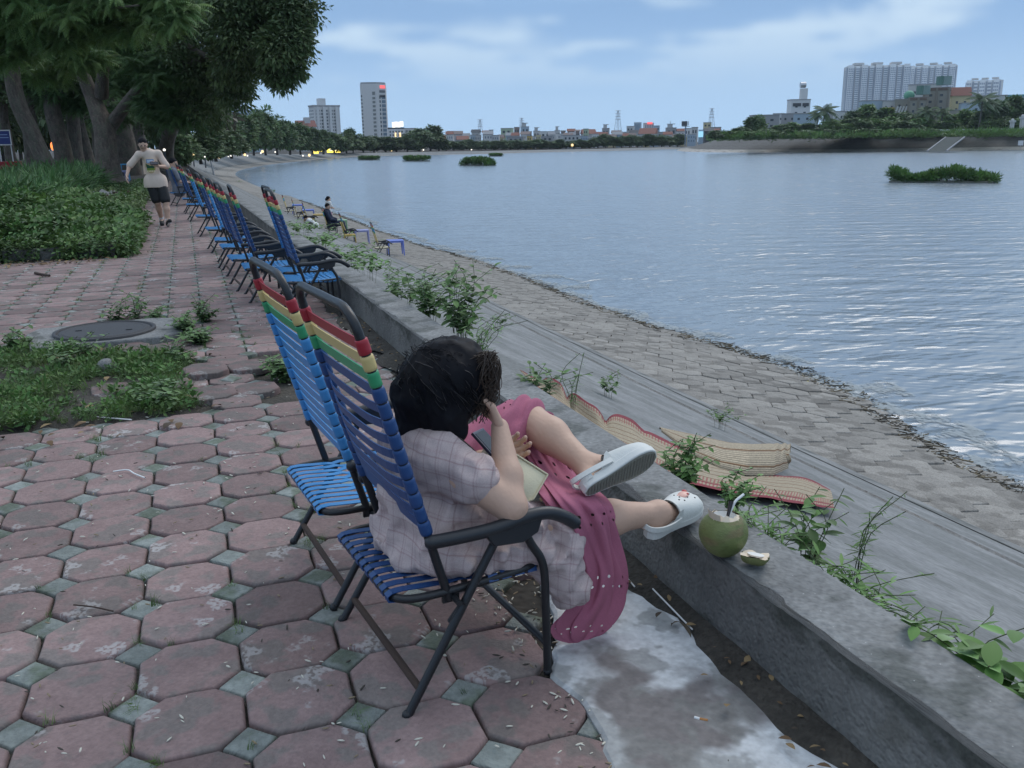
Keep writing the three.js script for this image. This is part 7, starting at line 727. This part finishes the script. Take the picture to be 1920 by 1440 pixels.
  const s0 = at(1757, 278, 218), up = at(1785, 262, 232), st = thing('lake_steps', 'broad brown steps with pale side walls down the opposite bank', 'steps', V(s0.x, WATER + 0.4, s0.z), Math.atan2(EYE.x - s0.x, EYE.z - s0.z)); for (let i = 0; i < 12; i++) part('step', BM.old, st, 3.6, 0.3, 1.2, i * 0.32, i * 0.28, -i * 0.95); for (const s of [-1, 1]) mesh('side_wall', rod(V(s * 2.1, 0.1, 0.6), V(s * 2.1 + 3.8, 3.2, -11), 0.2, 0.2, 6), BM.grey, st);
  const p = at(1914, 268, 214), sg = thing('notice_sign', 'blank white sign board at the right edge of the opposite bank', 'sign', V(p.x, -1.6, p.z), Math.atan2(EYE.x - p.x, EYE.z - p.z)); part('board', BM.white, sg, 1.1, 1.1, 0.1, 0, p.y + 1.6, 0); part('post', BM.grey, sg, 0.1, p.y + 1.6, 0.1, 0, (p.y + 1) / 2, -0.06);
}
// ---------- lit stalls, lamps and signs along the left bank ----------
function lamp(px, py, d, r, m, label, group, post = true) { const p = at(px, py, d), t = thing('street_lamp', label, 'lamp', V(p.x, 0, p.z), 0, group), gy = groundY(p.x, p.z); mesh('lamp_globe', new THREE.SphereGeometry(r, 10, 8).translate(0, p.y, 0), m, t); if (post && p.y > gy + 0.3) mesh('post', rod(V(0, gy, 0), V(0, p.y - r * 0.8, 0), 0.06, 0.05, 6), BM.dark, t); return t; }
[[362, 290, 68], [384, 294, 68], [398, 293, 95], [412, 295, 110], [428, 293, 120], [433, 292, 120], [459, 290, 150], [464, 292, 150], [489, 287, 190], [492, 284, 190], [516, 285, 215], [568, 292, 260], [580, 291, 270], [628, 290, 300], [654, 290, 330], [678, 289, 335], [706, 287, 340], [713, 287, 340], [734, 281, 345], [772, 286, 350], [783, 286, 350], [792, 286, 355], [794, 281, 355], [884, 281, 372], [1073, 272, 385]].forEach(([x, y, d], i) => lamp(x, y, d, 0.00105 * d * (i % 3 === 0 ? 1.4 : 0.8), i % 3 ? L.white : L.warm, `small ${i % 3 ? 'white' : 'warm'} lamp under the trees ${x < 440 ? 'at the bend' : x < 560 ? 'of the left bank' : x < 800 ? 'below the white tower' : 'on the far shore'}`, `lamps ${i % 3 ? 'white' : 'warm'} ${x < 440 ? 'bend' : x < 560 ? 'left' : x < 800 ? 'tower' : 'far'}`));
lamp(308, 281, 40, 0.06, L.white, 'small white lamp against the pale trunk behind the forked tree'); 
const stall = (label, x0, x1, yt, yb, d, m) => { const a = at(x0, yt, d), b = at(x1, yb, d), W = (x1 - x0) / FOC * d, t = thing('lit_stall', label, 'stall', V((a.x + b.x) / 2, 0, (a.z + b.z) / 2), Math.atan2(EYE.x - a.x, EYE.z - a.z)); const h0 = Math.max(0.1, b.y), h1 = a.y; part('light_panel', m, t, W, h1 - h0, 0.2, 0, (h0 + h1) / 2, 0); part('roof', BM.dark, t, W * 1.2, 0.15, 1.6, 0, h1 + 0.2, -0.6); for (const s of [-1, 1]) part('post', BM.dark, t, 0.1, h1, 0.1, s * W * 0.55, h1 / 2, -0.2); return t; };
stall('bright white lit stall just right of the walking person', 294, 301, 283, 297, 66, L.white); stall('yellow and white lit stall behind the trees right of the walking person', 306, 322, 279, 297, 68, L.warm); stall('small orange lit stall sign between the trunks', 311, 319, 291, 298, 60, L.orange); stall('orange glowing stall light right of the bright stall', 328, 335, 290, 296, 66, L.orange); stall('yellow lit stall in the dim grove between the trunks', 336, 344, 286, 295, 70, L.warm);
const bigSign = (label, x0, x1, y0, y1, d) => { const a = at(x0, y0, d), W = (x1 - x0) / FOC * d, c = at((x0 + x1) / 2, (y0 + y1) / 2, d), h = (y1 - y0) / FOC * d, t = thing('lit_sign', label, 'sign', V(c.x, 0, c.z), Math.atan2(EYE.x - c.x, EYE.z - c.z)); part('sign_panel', L.yellow, t, W, h, 0.3, 0, c.y, 0); part('sign_letters', L.white, t, W * 0.5, h * 0.3, 0.2, -W * 0.05, c.y + h * 0.02, 0.18); for (const s of [-1, 1]) part('post', BM.dark, t, 0.2, c.y, 0.2, s * W * 0.4, c.y / 2, -0.3); };
bigSign('large glowing yellow sign on the left bank', 613, 638, 276, 286, 318); bigSign('smaller glowing yellow sign left of the large one', 588, 597, 278, 288, 318); bigSign('small low yellow glow between the two yellow signs', 599, 608, 279, 284, 318);
// grove: light gaps, sign and red stall seen between the trunks
{ const p = at(7, 258, 52), t = thing('notice_board', 'blue notice board in a white frame at the left edge', 'sign', V(p.x, 0, p.z), 0.1); part('board', std(0.03, 0.05, 0.2, 0.5), t, 0.62, 0.72, 0.05, 0, p.y, 0); for (const s of [-1, 1]) { part('frame', BM.white, t, 0.06, 0.86, 0.07, s * 0.34, p.y, 0); part('post', BM.white, t, 0.06, p.y, 0.06, s * 0.3, p.y / 2 - 0.2, -0.05); part('frame', BM.white, t, 0.74, 0.06, 0.08, 0, p.y + s * 0.4, 0); } for (const [k, w] of [[0.16, 0.4], [0.0, 0.5]]) part('board_lines', std(0.3, 0.4, 0.6, 0.6), t, w, 0.04, 0.02, 0, p.y + k, 0.03); }
{ const p = at(14, 296, 50), t = thing('red_stall', 'red covered stall low at the left edge behind the shrubs', 'stall', V(p.x, 0, p.z)); mesh('cover', new THREE.BoxGeometry(1.3, 0.5, 0.8, 6, 3, 4).translate(0, 0.62, 0), std(0.3, 0.02, 0.03, 0.7), t); for (const a of [-1, 1]) for (const b of [-1, 1]) part('leg', BM.dark, t, 0.06, 0.4, 0.06, a * 0.5, 0.2, b * 0.3); }
lamp(100, 274, 70, 0.35, L.orange, 'orange glowing lantern between trunks in the grove', undefined, true).children[0].scale.set(0.6, 1, 0.6); 
for (const [x0, x1, y0, y1, d, label] of [[147, 157, 253, 262, 95, 'bright shop front seen between trunks, upper'], [134, 139, 260, 270, 95, 'bright shop front seen between trunks, left'], [152, 158, 275, 292, 92, 'bright shop front seen between trunks, right']]) stall(label, x0, x1, y0, y1, d, L.white);
figure('distant person in light blue shirt between the trunks of the grove', V(...(() => { const p = at(146, 294, 62); return [p.x, 0, p.z]; })()), 0.4, { head: [0, 1.55, 0], face: [0.3, 0, 1], sL: [0.2, 1.38, 0], sR: [-0.2, 1.38, 0], eL: [0.25, 1.12, 0], wL: [0.2, 0.9, 0.15], eR: [-0.25, 1.12, 0], wR: [-0.2, 0.9, 0.15], hL: [0.1, 0.88, 0], hR: [-0.1, 0.88, 0], kL: [0.1, 0.48, 0.03], kR: [-0.1, 0.48, 0], aL: [0.1, 0.08, 0], aR: [-0.1, 0.08, 0] }, { shirt: std(0.2, 0.4, 0.65, 0.9), legs: mt.black, leg: 1.8 }, { cell: 0.022 });
{ const p = onY(220, 344, 0), t = thing('plastic_table', 'lilac plastic table beside the forked tree by the path', 'table', p, 0.2); const lil = std(0.36, 0.38, 0.62, 0.5); part('tabletop', lil, t, 0.9, 0.07, 0.6, 0, 0.52, 0); for (const a of [-1, 1]) for (const b of [-1, 1]) mesh('leg', rod(V(a * 0.46, 0, b * 0.28), V(a * 0.38, 0.5, b * 0.22), 0.03, 0.05, 6), lil, t); const q = onY(236, 338, 0), c = thing('plastic_stool', 'light blue plastic stool behind the lilac table', 'stool', q), cy = std(0.08, 0.36, 0.6, 0.5); mesh('seat', new THREE.CylinderGeometry(0.17, 0.18, 0.05, 14).translate(0, 0.75, 0), cy, c); for (const a of [-1, 1]) for (const b of [-1, 1]) mesh('leg', rod(V(a * 0.2, 0, b * 0.2), V(a * 0.13, 0.74, b * 0.13), 0.025, 0.04, 6), cy, c); }
{ const p = onY(404, 338, WATER), t = thing('marker_post', 'pale leaning marker post standing in the water at the bend', 'post', p); mesh('post', rod(V(0, -0.3, 0), V(-0.45, 3.1, 0), 0.1, 0.08, 8), std(0.3, 0.32, 0.34, 0.8), t); }
for (const [px, py, label] of [[505, 361, 'small clump of floating green weed near the shore'], [445, 343, 'farther small clump of floating green weed']]) { const p = onY(px, py, WATER + 0.03), t = thing('floating_weed', label, 'water plant', p), s = [], R = rng(px); for (let i = 0; i < 14; i++) s.push([(R() - 0.5) * 1.2, 0.05 + R() * 0.06, (R() - 0.5) * 0.7, 0.8]); crown(t, 'leaves', clump(10, 0.16, 0.08, 0.12, 71), LM.weed, s, 3); }
renderer.render(scene, camera);
